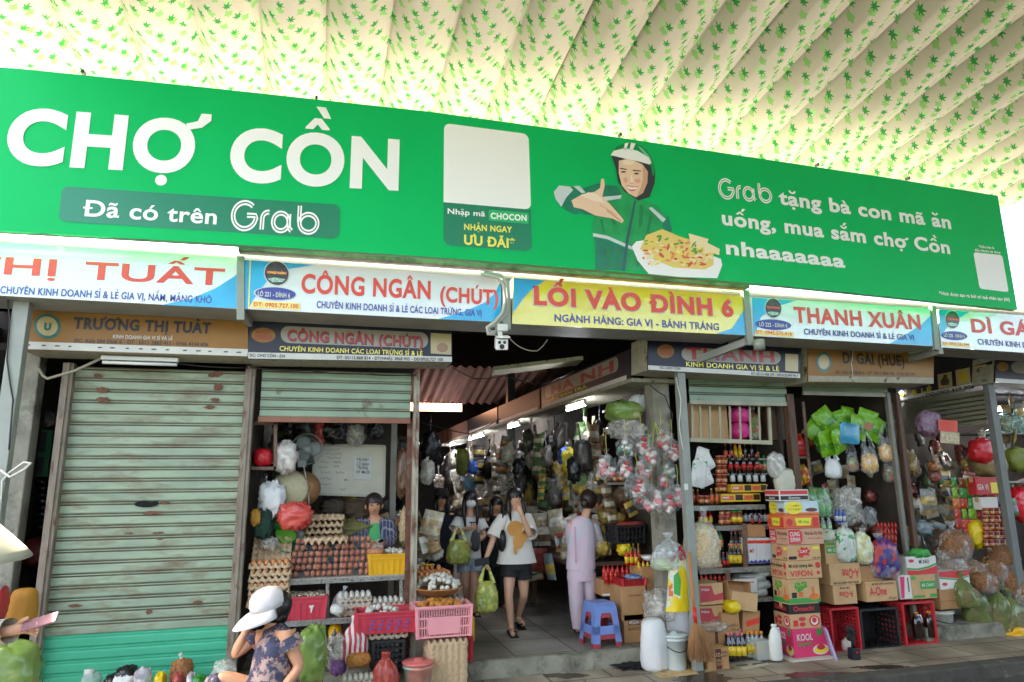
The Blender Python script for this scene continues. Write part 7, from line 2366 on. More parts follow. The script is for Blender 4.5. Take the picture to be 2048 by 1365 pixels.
mb.build('bristles', mat('brown straw', '#a5774c', 0.8, var=0.25), t)
CHK = tiles('orange checked oilcloth', '#c9781e', '#c9bfae', '#b5a13a', 0.05, 0.05, 0.0, 0.006, 0.5)
for pts, lab in ((((1268, 1322), (1362, 1316), (1398, 1349), (1322, 1358)), 'orange checked oilcloth under the white sack and bucket'), (((1408, 1346), (1416, 1330), (1468, 1322), (1474, 1336)), 'orange checked oilcloth under the cooking oil carton')):
 mb = MB()
 q = [atz(x, y, 0.0025) for x, y in pts]
 mb.grid(lambda u, v: q[0].lerp(q[1], u).lerp(q[3].lerp(q[2], u), v) + Vector((0, 0, 0.002*noise.noise(Vector((u*6, v*6, 1))) + 0.001)), 10, 10)
 tag(mb.build('oilcloth', CHK), lab, 'oilcloth')
mb = MB()
mb.blob((0, 0, 0.01), (0.16, 0.12, 0.03), 5, 0.7, 2.5, 24, 8, flat=0.2)
tag(mb.build('black_rag', mat('black cloth', '#161617', 0.9, bump=0.6, bs=20), loc=atz(1266, 1334, 0.004)), 'black rag lying on the pavement before the aisle step', 'rag')
# hanging bundles of cups at the aisle corner
CUP_M = [mat('red cup print', '#b8272d', 0.35), mat('white cup', '#d4cdc6', 0.35, var=0.15), mat('pink cup print', '#d77a86', 0.35), mat('green cup print', '#2b7d5c', 0.35)]
def cup_bundle(kind, seed):
 t = thing('cup_bundle', '', 'bundle')
 r_ = random.Random(seed)
 cols = {'red': (0, 1, 0, 2), 'pink': (2, 1, 2, 0), 'green': (3, 1, 3, 3), 'white': (1, 1, 0, 2)}[kind]
 for i in range(7):
  mb = MB()
  M = Matrix.Rotation(r_.uniform(-.9, .9), 3, 'X') @ Matrix.Rotation(r_.uniform(-.9, .9), 3, 'Y')
  c = Vector((r_.uniform(-.06, .06), r_.uniform(-.04, .04), -0.15 + r_.uniform(-.06, .06)))
  k = cols[i % 4]
  mb.lathe([(0, -0.035), (0.024, -0.035), (0.029, 0.0)], 10, c, k, M)
  mb.lathe([(0.029, 0.0), (0.032, 0.03), (0.034, 0.036), (0, 0.037)], 10, c, 1 if k != 1 else cols[(i+1) % 4], M)
  mb.build('cup', CUP_M, t)
 mb = MB()
 mb.blob((0, 0, -0.15), (0.115, 0.085, 0.105), seed, 0.25, 3, 14, 10)
 mb.lathe([(0.05, -0.07), (0.016, -0.03), (0.012, -0.01), (0.03, 0.02)], 10, (0, 0, 0))
 mb.build('plastic_film', film('thin clear film', '#e8ecec', 0.08), t)
 mb = MB()
 mb.tube([(0, 0, -0.02), (0.01, 0, 0.08), (0, 0, 0.16)], 0.003, 5)
 mb.build('string', mat('yellow string', '#b9b83a', 0.5), t)
 return Repeat(t)
CB = {k: cup_bundle(k, i+3) for i, k in enumerate(('red', 'pink', 'green', 'white'))}
for i, (x, y, k, s_, lab) in enumerate(((1251, 897, 'green', 1.0, 'green'), (1282, 885, 'white', 1.1, 'red and white'), (1322, 880, 'red', 1.2, 'red'), (1298, 915, 'red', 1.0, 'red'), (1345, 898, 'white', 1.1, 'red and white'), (1214, 930, 'pink', 1.15, 'pink'), (1250, 935, 'white', 1.0, 'red and white'), (1288, 938, 'pink', 1.0, 'pink'), (1336, 945, 'green', 0.95, 'green'), (1273, 968, 'white', 1.15, 'red and white'), (1304, 992, 'pink', 1.25, 'pink'), (1330, 965, 'red', 1.0, 'red'), (1335, 1000, 'white', 1.15, 'red and white'), (1356, 990, 'pink', 1.1, 'pink'), (1282, 1000, 'red', 0.9, 'red'))):
 CB[k](at(x, y, 6.62 + 0.05*(i % 3)) + Vector((0, 0, 0.14)), rnd.uniform(-1.5, 1.5), lab + ' cups in a clear bag in the cluster hanging at the aisle corner', lab + ' cup bags at the aisle corner', s_)
for x0, y0, m in ((1304, 905, 'yellow string'), (1318, 880, 'yellow string'), (1296, 900, 'green cup print'), (1330, 885, 'yellow string')):
 mb = MB()
 mb.tube([at(1309, 843, 6.62), at(x0, y0, 6.62)], 0.004, 5)
 tag(mb.build('string', mat(m, '')), 'coloured string fanning from the hook above the cup bags', 'string', 'strings above the cup bags')
rag(1214, 1281, 803, 845, 7.0, GREENFILM, 'pale green bag bulging under the aisle corner sign', 130, d=0.4, amp=0.15)
rag(1220, 1285, 838, 878, 7.0, CLEAR2, 'cloudy bag under the pale green bag at the aisle corner', 131, d=0.35)
rag(1262, 1292, 790, 825, 7.1, WHITEBAG, 'whitish bag tucked behind the pale green bag', 132)

# ------------------------------------------------------------------ snack stall and side aisle: hanging goods
LIME = mat('lime green packet', '#6fa81a', 0.3, var=0.25, vs=14, bump=0.4, bs=25)
mb = pouch(0.24, 0.30, LIME, 1, 0.03, (0.2, 0.55))
lp_ = mb.build('snack_packet', [LIME, mat('lime print', '#4c8a1c', 0.3, var=0.5, vs=30, col2='#c8b23a', c2=(0.6, 0.63), c2s=14)])
gp = [lp_, 0]
for i, (x, y, rz) in enumerate(((1660, 905, -0.5), (1672, 890, -0.7), (1656, 880, -0.9), (1690, 870, -0.3), (1668, 862, -0.6), (1705, 862, 0.1), (1726, 868, 0.35), (1742, 880, 0.5), (1715, 880, 0.2), (1662, 912, -0.2), (1684, 905, -0.4))):
 o = lp_ if i == 0 else lp_.copy()
 if i:
  COL.objects.link(o)
 o.location = at(x, y, 6.95 - 0.02*i)
 o.rotation_euler = (rnd.uniform(-.2, .2), rz, rnd.uniform(-.3, .3))
 tag(o, 'glossy lime green packet in the fan hanging under the snack stall shutter', 'packet', 'lime green packets')
mb = pouch(0.27, 0.24, None, None, 0.02)
o = mb.build('snack_packet', mat('blue sea packet', '#3f94b5', 0.3, var=0.4, vs=7, col2='#d0b02c', c2=(0.56, 0.6), c2s=5), loc=at(1700, 888, 6.68))
o.rotation_euler = (0, 0.1, 0)
tag(o, 'blue and yellow packet in front of the lime green packets', 'packet')
mb = MB()
q = at(1737, 853, 6.7)
mb.poly([q + Vector((0.06*math.cos(a), 0, 0.05*math.sin(a))) for a in [i*0.35 for i in range(18)]])
tag(mb.build('round_label', mat('food picture', '#9a5a30', 0.4, var=0.6, vs=40), loc=(0, 0, 0)), 'round food picture on the right lime packets', 'label')
SN = mat('orange yellow snack pack', '#d8a23a', 0.3, var=0.35, vs=14, col2='#d8d3c4', c2=(0.54, 0.58), c2s=9)
for i, (x, y, w, h, lab) in enumerate(((1732, 872, 40, 66, 'left clear carrier bag of orange snack packs below the lime packets'), (1767, 855, 42, 62, 'right clear carrier bag of yellow snack packs beside the grey rail'), (1700, 890, 26, 50, 'narrow clear bag of red packs left of the orange snack bag'), (1775, 905, 34, 55, 'clear carrier bag hanging low beside the grey rail'), (1662, 905, 40, 48, 'white carrier bag hanging below the lime packets'))):
 k = mpp(x, y, 6.7)
 carrier(w*k, 0.12, h*k*1.25, WHITEBAG if i == 4 else CLEAR, 140+i, label=lab, loc=at(x, y - 8, 6.72 + 0.04*i), contm=None if i == 4 else (SN if i < 2 else mat('mixed packets', '')))
upright('slotted_upright', 'brown slotted upright right of the timber post', 1614, 880, 6.95, 0.04, 0.02, 1.45, 2.7, SLOT, 'shelf post')
row('ketch', (1605, 1601), 912, 44, 7.0, 'slim red bottle on the little shelf right of the timber post', 'slim red bottles')
shelf(1596, 1616, 913, 6.95, 0.15, 'little shelf holding red bottles right of the timber post', SLOT, lip=False)
for i, (xl, xr, yt, yb, m, lab) in enumerate(((1538, 1570, 905, 958, film('jug bag film', '#d8d8d0', 0.5), 'clear bag of white jugs hanging left of the timber post'), (1552, 1590, 935, 990, mat('milky jug plastic', '#c9c7b4', 0.35, alpha=0.75), 'milky plastic can hanging left of the timber post'))):
 rag(xl, xr, yt, yb, 6.55, m, lab, 150+i, d=0.14, amp=0.1)
rag(1598, 1615, 930, 970, 6.9, mat('red yellow snack', '#c9a72a', 0.3, var=0.3, col2='#b83028', c2=(0.5, 0.54), c2s=14), 'small red and yellow snack bag on the timber post shelf', 153)
PAL = ['#8f8a7c', '#6b5138', '#b0a58c', '#4a6a38', '#8a3a30', '#c0a24a', '#5a5550', '#a88a5a', '#7a8a90', '#d0cabc', '#3f3a38', '#b06a30']
CM = [mat('goods %d' % i, c, 0.5, var=0.5, vs=14, bump=0.9, bs=24, coat=0.7) for i, c in enumerate(PAL)]
CN = ['grey', 'brown', 'straw coloured', 'green', 'dark red', 'mustard', 'dark grey', 'tan', 'blue grey', 'whitish', 'black', 'orange brown']
def clutter(n, x0, x1, y0, y1, Y0, Y1, s0, s1, where, seed, pal=None, film_=0.5, hang=False, namek='packet'):
 """loose packets of goods: each its own object"""
 r_ = random.Random(seed)
 for i in range(n):
  x, y, Y = r_.uniform(x0, x1), r_.uniform(y0, y1), r_.uniform(Y0, Y1)
  k = r_.choice(pal) if pal else r_.randrange(len(CM))
  s_ = r_.uniform(s0, s1)
  p = at(x, y, Y)
  mb = MB()
  form = r_.random()
  m = CM[k]
  mats_ = m
  if hang and form < 0.45:
   for q in range(3):
    g = pouch(s_*0.7, s_*0.75, m, 1, s_*0.1, (0.25, 0.6))
    mb.add([Vector(v_) + Vector((0.01*q, 0, -s_*0.8*(q + 1))) for v_ in g.v], g.f, 0, True)
    mb.mi[-len(g.mi):] = g.mi
   nm, mats_ = 'packet_strip', [m, CM[(k + 5) % 12]]
  elif hang:
   mb.blob((0, 0, -s_*0.8), (s_*0.5, s_*0.35, s_*0.7), r_.random()*90, 0.35, 2.8, 12, 9)
   mb.lathe([(s_*0.22, -s_*0.25), (s_*0.05, -s_*0.05), (s_*0.04, 0), (s_*0.12, s_*0.14)], 7)
   nm = 'hanging_bag'
  elif form < 0.35:
   mb.blob((0, 0, s_*0.4), (s_*0.55, s_*0.4, s_*0.45), r_.random()*90, 0.3, 3, 12, 9)
   nm = 'goods_bag'
  else:
   mb = pouch(s_, s_*1.2, m, 1, s_*0.12, (0.25, 0.6))
   nm, mats_ = 'snack_packet', [m, CM[(k + 5) % 12]]
  o = mb.build(nm, mats_, loc=p)
  o.rotation_euler = (r_.uniform(-.3, .3), r_.uniform(-.4, .4), r_.uniform(-.8, .8))
  word = {'hanging_bag': 'hanging bag', 'goods_bag': 'bag of goods', 'snack_packet': 'flat packet', 'packet_strip': 'hanging strip of packets'}[nm]
  tag(o, CN[k] + ' ' + word + ' ' + where, 'packet' if 'packet' in word else 'bag', CN[k] + ' ' + word + 's ' + where)
clutter(34, 1615, 1785, 860, 1020, 7.3, 8.4, 0.10, 0.2, 'deep inside the snack stall', 1, (0, 2, 4, 8, 9, 5, 3, 11))
clutter(24, 1620, 1790, 1000, 1090, 7.0, 7.6, 0.11, 0.2, 'stacked low inside the snack stall', 2, (7, 2, 1, 9, 0, 4))
pbox(1772, 1800, 985, 1035, 7.2, 0.2, CARD, 'brown box with a red lid inside the snack stall', [('rect', 0, .8, 1, 1, 0)])
rag(1672, 1722, 976, 1050, 6.85, CLEAR2, 'tall crumpled clear sack behind the small blue bottles', 160, d=0.2)
rag(1728, 1750, 1015, 1050, 6.8, CLEAR, 'clear cone shaped bag beside the block of red bottles', 161)
# shelf at the back of the snack stall (pale board seen at the top)
shelf(1740, 1800, 840, 7.9, 0.3, 'pale board at the back top of the snack stall', mat('pale board', '#b0a596', 0.6), lip=False)
# side aisle goods, right wall of the side aisle
clutter(46, 1815, 1985, 845, 990, 7.1, 8.6, 0.10, 0.22, 'hanging along the side aisle', 3, (0, 2, 9, 7, 6, 1, 4), 0.6, True)
for i, (x, y, m, lab, s_) in enumerate(((1860, 848, mat('lilac garlic', '#9a7d92', 0.5, var=0.5, vs=30), 'lilac bag of garlic hanging in the side aisle', 0.2), (1896, 852, RED_PRINT, 'red card hanging at the top of the side aisle', 0), (1900, 876, mat('cream picture card', '#c9b892', 0.5, var=0.4, vs=30), 'cream picture card below the red card', 0), (1968, 902, mat('bright red basket', '#c8202a', 0.4), 'bright red basket on the brown bag in the far right stall', 0.2))):
 if s_:
  rag(x - 22, x + 22, y - 24, y + 24, 7.1, m, lab, 170+i, 'basket' if i == 3 else 'garlic_bag', 'basket' if i == 3 else 'bag', 0.2, 0.2)
 else:
  panel(None, [(x - 19, y - 13), (x + 19, y - 10), (x + 19, y + 13), (x - 19, y + 10)], 7.0 - 0.03*i, m, 0, 'hanging_card', 0.004)
  tag([o for o in COL.objects if o.name.startswith('hanging_card')][-1], lab, 'card')
rag(1952, 2010, 905, 955, 7.2, mat('brown dried goods', '#8f7a4e', 0.5, var=0.3), 'round brown bag on the far right shelf under the red basket', 175, d=0.3, amp=0.1)
rag(2015, 2060, 895, 945, 7.2, mat('green brown bag', '#7f8a3a', 0.45, var=0.3), 'green brown bag at the right edge of the far right shelf', 176, d=0.3, amp=0.1)
rag(1998, 2048, 828, 868, 7.4, film('dim green film', '#8fae9c', 0.6), 'dim green clear bag on the top shelf of the far right stall', 177, d=0.3)
shelf(1955, 2200, 866, 7.3, 0.4, 'upper shelf of the far right stall', lip=False)
shelf(1955, 2200, 962, 7.2, 0.4, 'middle shelf of the far right stall', lip=False)
rag(2025, 2070, 975, 1045, 7.1, mat('bright red bag', ''), 'bright red bundle at the right edge behind the dark grey post', 178, d=0.2, amp=0.15)
PKC = [mat('sachet %d' % i, c, 0.35, var=0.35, vs=30, col2='#d8c8a0', c2=(0.58, 0.62), c2s=30) for i, c in enumerate(('#a8282a', '#3f8f3a', '#c9702a', '#7fae2a', '#8a4a30', '#c03a2e'))]
PN = ['red', 'green', 'orange', 'lime', 'brown', 'scarlet']
for r_ in range(6):
 for c_ in range(6):
  k = rnd.randrange(6)
  mb = pouch(0.10, 0.12, None, None, 0.012)
  o = mb.build('spice_sachet', PKC[k], loc=at(1910 + c_*15 + r_*2, 975 + r_*21, 7.0 - 0.02*r_))
  o.rotation_euler = (0, rnd.uniform(-.15, .15), rnd.uniform(-.3, .3))
  tag(o, PN[k] + ' spice sachet in the hanging grid left of the dark grey post', 'sachet', PN[k] + ' spice sachets in the hanging grid')
pbox(1955, 2003, 955, 990, 6.85, 0.12, mat('red carton', '#b8262a', 0.5), 'red box with a cream picture above the spice sachets', [('rect', .6, .1, .95, .7, 3), ('text', .05, .3, .5, .6, 4, 'GIA VỊ')])
pbox(1965, 1998, 995, 1020, 6.82, 0.12, INKW, 'white box among the spice sachets')
for r_ in range(5):
 row('jar', (1972, 1984, 1996, 2008), 1030 + r_*16, 14, 6.8, 'small capped spice jar in the rack left of the dark grey post', 'spice jars in the rack')
rag(1942, 1972, 1042, 1098, 6.9, mat('yellow bag', ''), 'yellow packs hanging left of the spice jar rack', 180, amp=0.2)
BN = mat('brown noodle bags', '#8d5f38', 0.5, var=0.6, vs=45, bump=1.0, bs=60)
for i, (x, y, w) in enumerate(((1905, 1120, 62), (1945, 1145, 48), (1988, 1140, 52), (2010, 1115, 50), (2030, 1165, 56), (1968, 1165, 44), (2060, 1190, 60), (1915, 1090, 56))):
 ww, h, l = front(x - w/2, x + w/2, y - w*0.6, y + w*0.5, 6.85 - 0.03*i)
 tied(ww, 0.28, h*1.25, CLEAR, BN, 190+i, 0.74, label='plump clear bag of brown dried noodles beside the side aisle', loc=l, group='brown noodle bags', lump=0.12)
GB = mat('olive green bag film', '#77834c', 0.2, alpha=0.8, bump=0.4, bs=5, var=0.3, vs=5)
for i, (x, y, w, h) in enumerate(((1960, 1215, 50, 80), (2000, 1225, 46, 85), (2035, 1240, 52, 95), (1935, 1185, 40, 60))):
 ww, h, l = front(x - w/2, x + w/2, y - h/2, y + h/2, 6.75 - 0.04*i)
 tied(ww, 0.26, h*1.2, GB, mat('olive goods', '#6b6238', 0.6, var=0.4, vs=20), 200+i, 0.6, label='tall olive green bag of dry goods on the side aisle step', loc=l, group='olive green bags')
clutter(24, 1820, 1905, 1000, 1115, 6.9, 7.6, 0.12, 0.22, 'heaped at the foot of the side aisle', 5, (0, 2, 9, 1, 7, 8))
rag(1880, 1930, 1095, 1146, 6.72, CLEAR2, 'clear bag of dark dried leaves in the white printed carton', 210, d=0.2)
rag(1822, 1856, 1098, 1116, 6.65, INK_G, 'small green packet on the white carton', 211, 'packet', 'packet')
rag(2020, 2080, 1250, 1290, 6.6, YEL_PL, 'yellow packet on the ground at the right edge', 212, 'packet', 'packet')

# ------------------------------------------------------------------ the aisle
AX = 3.17
t = thing('stall_sign', 'long row of dim signs over the right side of the aisle', 'shop sign', (AX, 7, 2.88))
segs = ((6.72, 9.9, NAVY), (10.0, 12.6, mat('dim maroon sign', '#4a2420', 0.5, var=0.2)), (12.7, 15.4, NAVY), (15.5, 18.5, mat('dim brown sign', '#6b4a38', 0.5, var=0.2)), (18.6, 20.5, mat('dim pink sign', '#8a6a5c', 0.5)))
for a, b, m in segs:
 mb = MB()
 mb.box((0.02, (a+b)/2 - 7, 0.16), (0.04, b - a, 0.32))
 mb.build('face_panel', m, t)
mb = MB()
for a, b, m in segs[:3]:
 mb.add([(-0.003, a + .1 - 7, 0.0), (-0.003, b - .05 - 7, 0.0), (-0.003, b - .05 - 7, 0.05), (-0.003, a + .1 - 7, 0.05)], [(0, 1, 2, 3)])
mb.build('white_strip', WHITE, t)
a_, b_ = segs[0][:2]
mb = MB()
mb.poly([(-0.004, b_ - 0.2 + (a_ + 0.3 - b_ + 0.2)*u - 7, 0.13 + 0.17*v) for u, v in rr_asp(14, 0.45)])
mb.build('print', mat('dull white print', ''), t)
mb = MB()
for s_, y0, y1 in (('NH', 8.2, 7.15), ('HẠ', 9.4, 8.45)):
 mb.text(s_, lambda u, v: Vector((-0.007, y0 + (y1 - y0)*u - 7, 0.15 + 0.12*v)), 0, 0.05, (-1, 0, 0))
mb.text('ĐẶC SẢN TRÀ', lambda u, v: Vector((-0.006, 9.6 - 1.6*u - 7, 0.065 + 0.045*v)), 1, 0.03, (-1, 0, 0))
mb.build('lettering', [mat('dark red print', ''), YEL_PRINT], t)
mb = MB()
mb.box((0.28, 13.6 - 7, -0.02), (0.56, 13.8, 0.04))
mb.build('soffit', DIRTY_CREAM, t)
for i, (a, b) in enumerate(((8.05, 8.7), (11.1, 11.8), (13.8, 15.2), (17.0, 17.7))):
 tube_lamp((AX - 0.02, a, 2.74), (AX - 0.02, b, 2.74), ('nearest', 'second', 'third', 'farthest')[i] + ' lit tube under the aisle signs', TUBE, 0.06, 0.018)
for i, (x0, y0, x1, y1, Y) in enumerate(((842, 912, 858, 904, 13.5), (846, 905, 862, 897, 16.5), (905, 904, 922, 904, 19.0))):
 tube_lamp(at(x0, y0, Y), at(x1, y1, Y + 0.8), ('left', 'upper', 'right')[i] + ' far lit tube at the end of the aisle', TUBE, 0.06, 0.02)
mb = MB()
A, B = at(985, 746, 8.6), at(1160, 731, 8.4)
mb.bar(A + Vector((0, 0, 0.02)), B + Vector((0, 0, 0.06)), 0.45, 0.05)
tag(mb.build('hung_panel', DIRTY_CREAM), 'pale flat panel hung across the aisle above the people', 'panel')
mb = MB()
mb.box((0.1, 4.2, 1.45), (0.1, 8.4, 2.9))
tag(mb.build('aisle_wall', mat('brown stained wall', ''), loc=(3.56, 9.4, 0)), 'brown wall behind the goods on the right of the aisle', 'wall')
mb = MB()
mb.box((0, 5.5, 1.45), (0.08, 11, 2.9))
tag(mb.build('aisle_wall', mat('brown stained wall', ''), loc=(0.62, 9.2, 0)), 'brown wall behind the goods on the left of the aisle', 'wall')
for Y0, Y1, lab in ((7.55, 9.3, 'nearest goods table along the right of the aisle'), (9.4, 12.0, 'second goods table along the right of the aisle'), (12.1, 16.0, 'far goods table along the right of the aisle')):
 t = thing('goods_table', lab, 'table', (3.1, Y0, FL))
 mb = MB()
 mb.box((0.05, (Y1-Y0)/2, 0.72), (0.8, Y1-Y0, 0.04))
 mb.build('tabletop', WOOD_DARK, t)
 for x in (-0.3, 0.35):
  for y in (0.08, Y1-Y0-0.08):
   mb = MB()
   mb.box((x, y, 0.35), (0.05, 0.05, 0.70))
   mb.build('leg', WOOD_DARK, t)
def wall_goods(n, X0, X1, Y0, Y1, z0, z1, s0, s1, where, seed, pal, hang):
 r_ = random.Random(seed)
 for i in range(n):
  k = r_.choice(pal)
  s_ = r_.uniform(s0, s1)
  mb = MB()
  two = None
  if hang and r_.random() < 0.4:
   for q in range(3):
    g = pouch(s_*0.7, s_*0.75, None, 1, s_*0.1, (0.25, 0.6))
    mb.add([Vector(v_) + Vector((0.01*q, 0, -s_*0.8*(q + 1))) for v_ in g.v], g.f, 0, True)
    mb.mi[-len(g.mi):] = g.mi
   nm, word, two = 'packet_strip', 'hanging strip of packets', r_.randrange(12)
  elif hang:
   mb.blob((0, 0, -s_*0.8), (s_*0.42, s_*0.42, s_*0.75), r_.random()*90, 0.35, 2.8, 12, 9)
   mb.lathe([(s_*0.2, -s_*0.2), (s_*0.05, -s_*0.02), (s_*0.03, 0.1), (s_*0.1, 0.2)], 7)
   nm, word = 'hanging_bag', 'hanging bag'
  elif r_.random() < 0.35:
   mb.blob((0, 0, s_*0.4), (s_*0.5, s_*0.45, s_*0.45), r_.random()*90, 0.25, 3, 12, 9)
   nm, word = 'goods_bag', 'bag of goods'
  else:
   mb = pouch(s_, s_*1.3, None, 1, s_*0.14, (0.25, 0.6))
   nm, word, two = 'snack_packet', 'flat packet', r_.randrange(12)
  o = mb.build(nm, [CM[k], CM[two]] if two is not None else CM[k] if r_.random() > 0.28 else (BLACKBAG if hang and r_.random() < .6 else CLEAR2), loc=(r_.uniform(X0, X1), r_.uniform(Y0, Y1), r_.uniform(z0, z1)))
  o.rotation_euler = (r_.uniform(-.25, .25), r_.uniform(-.25, .25), r_.uniform(-1.5, 0.2))
  mn = o.data.materials[0].name
  cn = CN[k] if mn.startswith('goods') else ('glossy black' if 'black' in mn else 'cloudy clear')
  tag(o, cn + ' ' + word + ' ' + where, 'bag' if 'bag' in word else 'packet', cn + ' ' + word + 's ' + where)
wall_goods(60, 2.75, 3.4, 7.5, 10.0, 0.90, 1.2, 0.12, 0.22, 'on the nearest aisle table', 11, (2, 5, 7, 9, 2, 4, 0), False)
wall_goods(44, 2.65, 3.4, 10.0, 15.0, 0.90, 1.3, 0.16, 0.28, 'on the far aisle tables', 12, (2, 5, 7, 9, 1, 8), False)
wall_goods(70, 2.85, 3.45, 7.4, 10.5, 1.75, 2.62, 0.12, 0.3, 'over the nearest aisle table', 13, (10, 6, 0, 1, 3, 5, 10), True)
wall_goods(50, 2.7, 3.4, 10.5, 17.0, 1.7, 2.6, 0.18, 0.36, 'over the far aisle tables', 14, (10, 6, 0, 1, 9, 10), True)
wall_goods(34, 0.8, 1.35, 8.6, 16.0, 1.6, 2.55, 0.18, 0.34, 'along the left of the aisle', 15, (10, 0, 9, 6, 1), True)
wall_goods(16, 0.75, 1.2, 7.6, 15.0, 0.3, 1.0, 0.25, 0.4, 'stacked along the left of the aisle', 16, (1, 2, 5, 7), False)
wall_goods(14, 2.62, 2.72, 7.7, 10.5, 0.55, 0.75, 0.18, 0.26, 'hung on the front edge of the aisle table', 17, (5, 4, 8, 2, 7), False)
shelf(1215, 1340, 965, 7.35, 0.3, 'dim shelf of small jars behind the cup bags', lip=False)
row('jar', (1232, 1243, 1254, 1265), 964, 18, 7.4, 'small jar on the dim shelf behind the cup bags', 'jars on the dim shelf')
for Yk, ys in ((8.2, 1015), (9.0, 1005), (9.9, 1000)):
 zz = 1.62 if Yk < 9 else 1.6
 for j in range(9):
  k = rnd.randrange(6)
  mb = pouch(0.14, 0.2, None, None, 0.02)
  o = mb.build('spice_sachet', PKC[k], loc=(3.32, Yk - 0.35 + j*0.1, zz - 0.22*(j % 2)))
  o.rotation_euler = (0, 0, R(-70))
  tag(o, PN[k] + ' packet pinned to the right aisle wall behind the pink pyjama woman', 'packet', PN[k] + ' packets on the right aisle wall')
for i, (x, y, w, h, m, Y) in enumerate(((945, 935, 18, 26, mat('blue bag', '#2f4fa5', 0.35), 12.0), (1160, 950, 30, 40, mat('pale green card', '#8fb07a', 0.5), 8.0), (1140, 925, 30, 50, mat('yellow string bundle', '#b5a81e', 0.5, var=0.3), 8.4), (1130, 915, 22, 36, mat('blue bag', ''), 8.6), (925, 925, 26, 50, mat('olive string bundle', '#6f7a2a', 0.6, var=0.4), 13.0), (1045, 940, 34, 46, BLACKBAG, 10.2), (985, 940, 26, 60, mat('pale cloth', '#8a8578', 0.7), 12.5), (940, 970, 22, 30, mat('pale blue bag', '#6f9fc0', 0.4), 12.4))):
 rag(x - w/2, x + w/2, y - h/2, y + h/2, Y, m, ('small blue', 'pale green', 'yellow', 'deep blue', 'olive', 'wide black', 'pale grey', 'pale blue')[i] + ' bundle hanging in the middle of the aisle clutter', 230+i, 'hanging_bag', 'bag', 0.1)

# more stock on the spice shelves and round the aisle corner
row('chili', (1402, 1412, 1422), 1050, 30, 6.95, 'orange red sauce bottle at the left of the second spice shelf', 'orange red bottles, second shelf')
row('green', (1520, 1530), 946, 34, 7.02, 'green bottle at the right end of the bottle steps', 'green bottles on the steps')
row('fish', (1388, 1397, 1446, 1456), 1008, 28, 6.95, 'amber bottle at the back of the upper spice shelf', 'amber bottles at the back')
row('jar', (1404, 1414, 1424), 1118, 15, 6.85, 'small jar at the back of the third spice shelf', 'small jars at the back')
clutter(10, 1384, 1440, 1150, 1200, 6.95, 7.3, 0.10, 0.16, 'under the third spice shelf', 31, (0, 1, 7, 9))
clutter(16, 1196, 1300, 960, 1050, 7.2, 8.0, 0.10, 0.18, 'on the dim shelves behind the cup bags', 32, (4, 5, 11, 2, 9, 4))
clutter(12, 1120, 1240, 1030, 1080, 7.7, 8.4, 0.14, 0.24, 'before the woman in pink pyjamas', 33, (2, 5, 7, 9, 4))
clutter(14, 1960, 2048, 975, 1060, 7.0, 7.4, 0.10, 0.2, 'on the far right shelves', 34, (4, 5, 11, 3, 2))
clutter(12, 1990, 2048, 830, 960, 7.3, 7.6, 0.14, 0.26, 'high on the far right shelves', 35, (3, 7, 0, 2))
clutter(10, 640, 800, 1000, 1070, 7.8, 8.4, 0.14, 0.24, 'at the dim back of the egg stall', 36, (1, 6, 0, 7))
clutter(9, 520, 640, 840, 900, 7.6, 8.2, 0.14, 0.26, 'hanging at the dim top of the egg stall', 37, (10, 6, 9, 10), 0.5, True)
clutter(10, 835, 880, 1060, 1130, 7.4, 8.0, 0.14, 0.24, 'behind the brown egg trays', 38, (2, 7, 9))

# loose cables under the signs and along the aisle
for i, (pts, Y, m, lab) in enumerate((
 (((1020, 678), (1045, 697), (1075, 702), (1095, 680)), 6.9, WHITE, 'white cable sagging behind the yellow entrance sign'),
 (((905, 735), (950, 758), (1010, 752), (1080, 770), (1150, 742)), 7.6, BLACK, 'black cable sagging across the aisle entrance'),
 (((836, 842), (880, 855), (940, 868), (1000, 838)), 9.0, BLACK, 'black cable slung low over the aisle'),
 (((1300, 770), (1330, 792), (1345, 830), (1338, 880), (1345, 940)), 6.7, BLACK, 'black cable running down the concrete pillar'),
 (((1352, 755), (1362, 800), (1358, 850), (1366, 900)), 6.32, WHITE, 'white cable running down the tall grey post'),
 (((500, 735), (620, 742), (720, 748), (832, 750)), 6.62, BLACK, 'black cable along the egg stall shutter top'),
 (((60, 706), (200, 712), (360, 728), (496, 736)), 6.6, BLACK, 'black cable along the top of the closed shutter'),
 (((12, 560), (20, 640), (14, 720), (26, 800), (18, 900)), 5.94, BLACK, 'black cable running down the far left steel post'))):
 mb = MB()
 q = [at(x, y, Y) for x, y in pts]
 mb.tube([q[j].lerp(q[j+1], k/5) + Vector((0, 0, -0.012*math.sin(math.pi*k/5))) for j in range(len(q)-1) for k in range(5)] + [q[-1]], 0.006, 5)
 tag(mb.build('cable', m), lab, 'cable')
clutter(18, 1830, 1960, 930, 1040, 6.95, 7.5, 0.10, 0.17, 'in the side aisle rack', 39, (4, 5, 11, 3, 2, 9))
clutter(14, 1640, 1790, 940, 1010, 7.1, 7.5, 0.10, 0.16, 'in the middle of the snack stall', 40, (4, 5, 9, 11, 2))

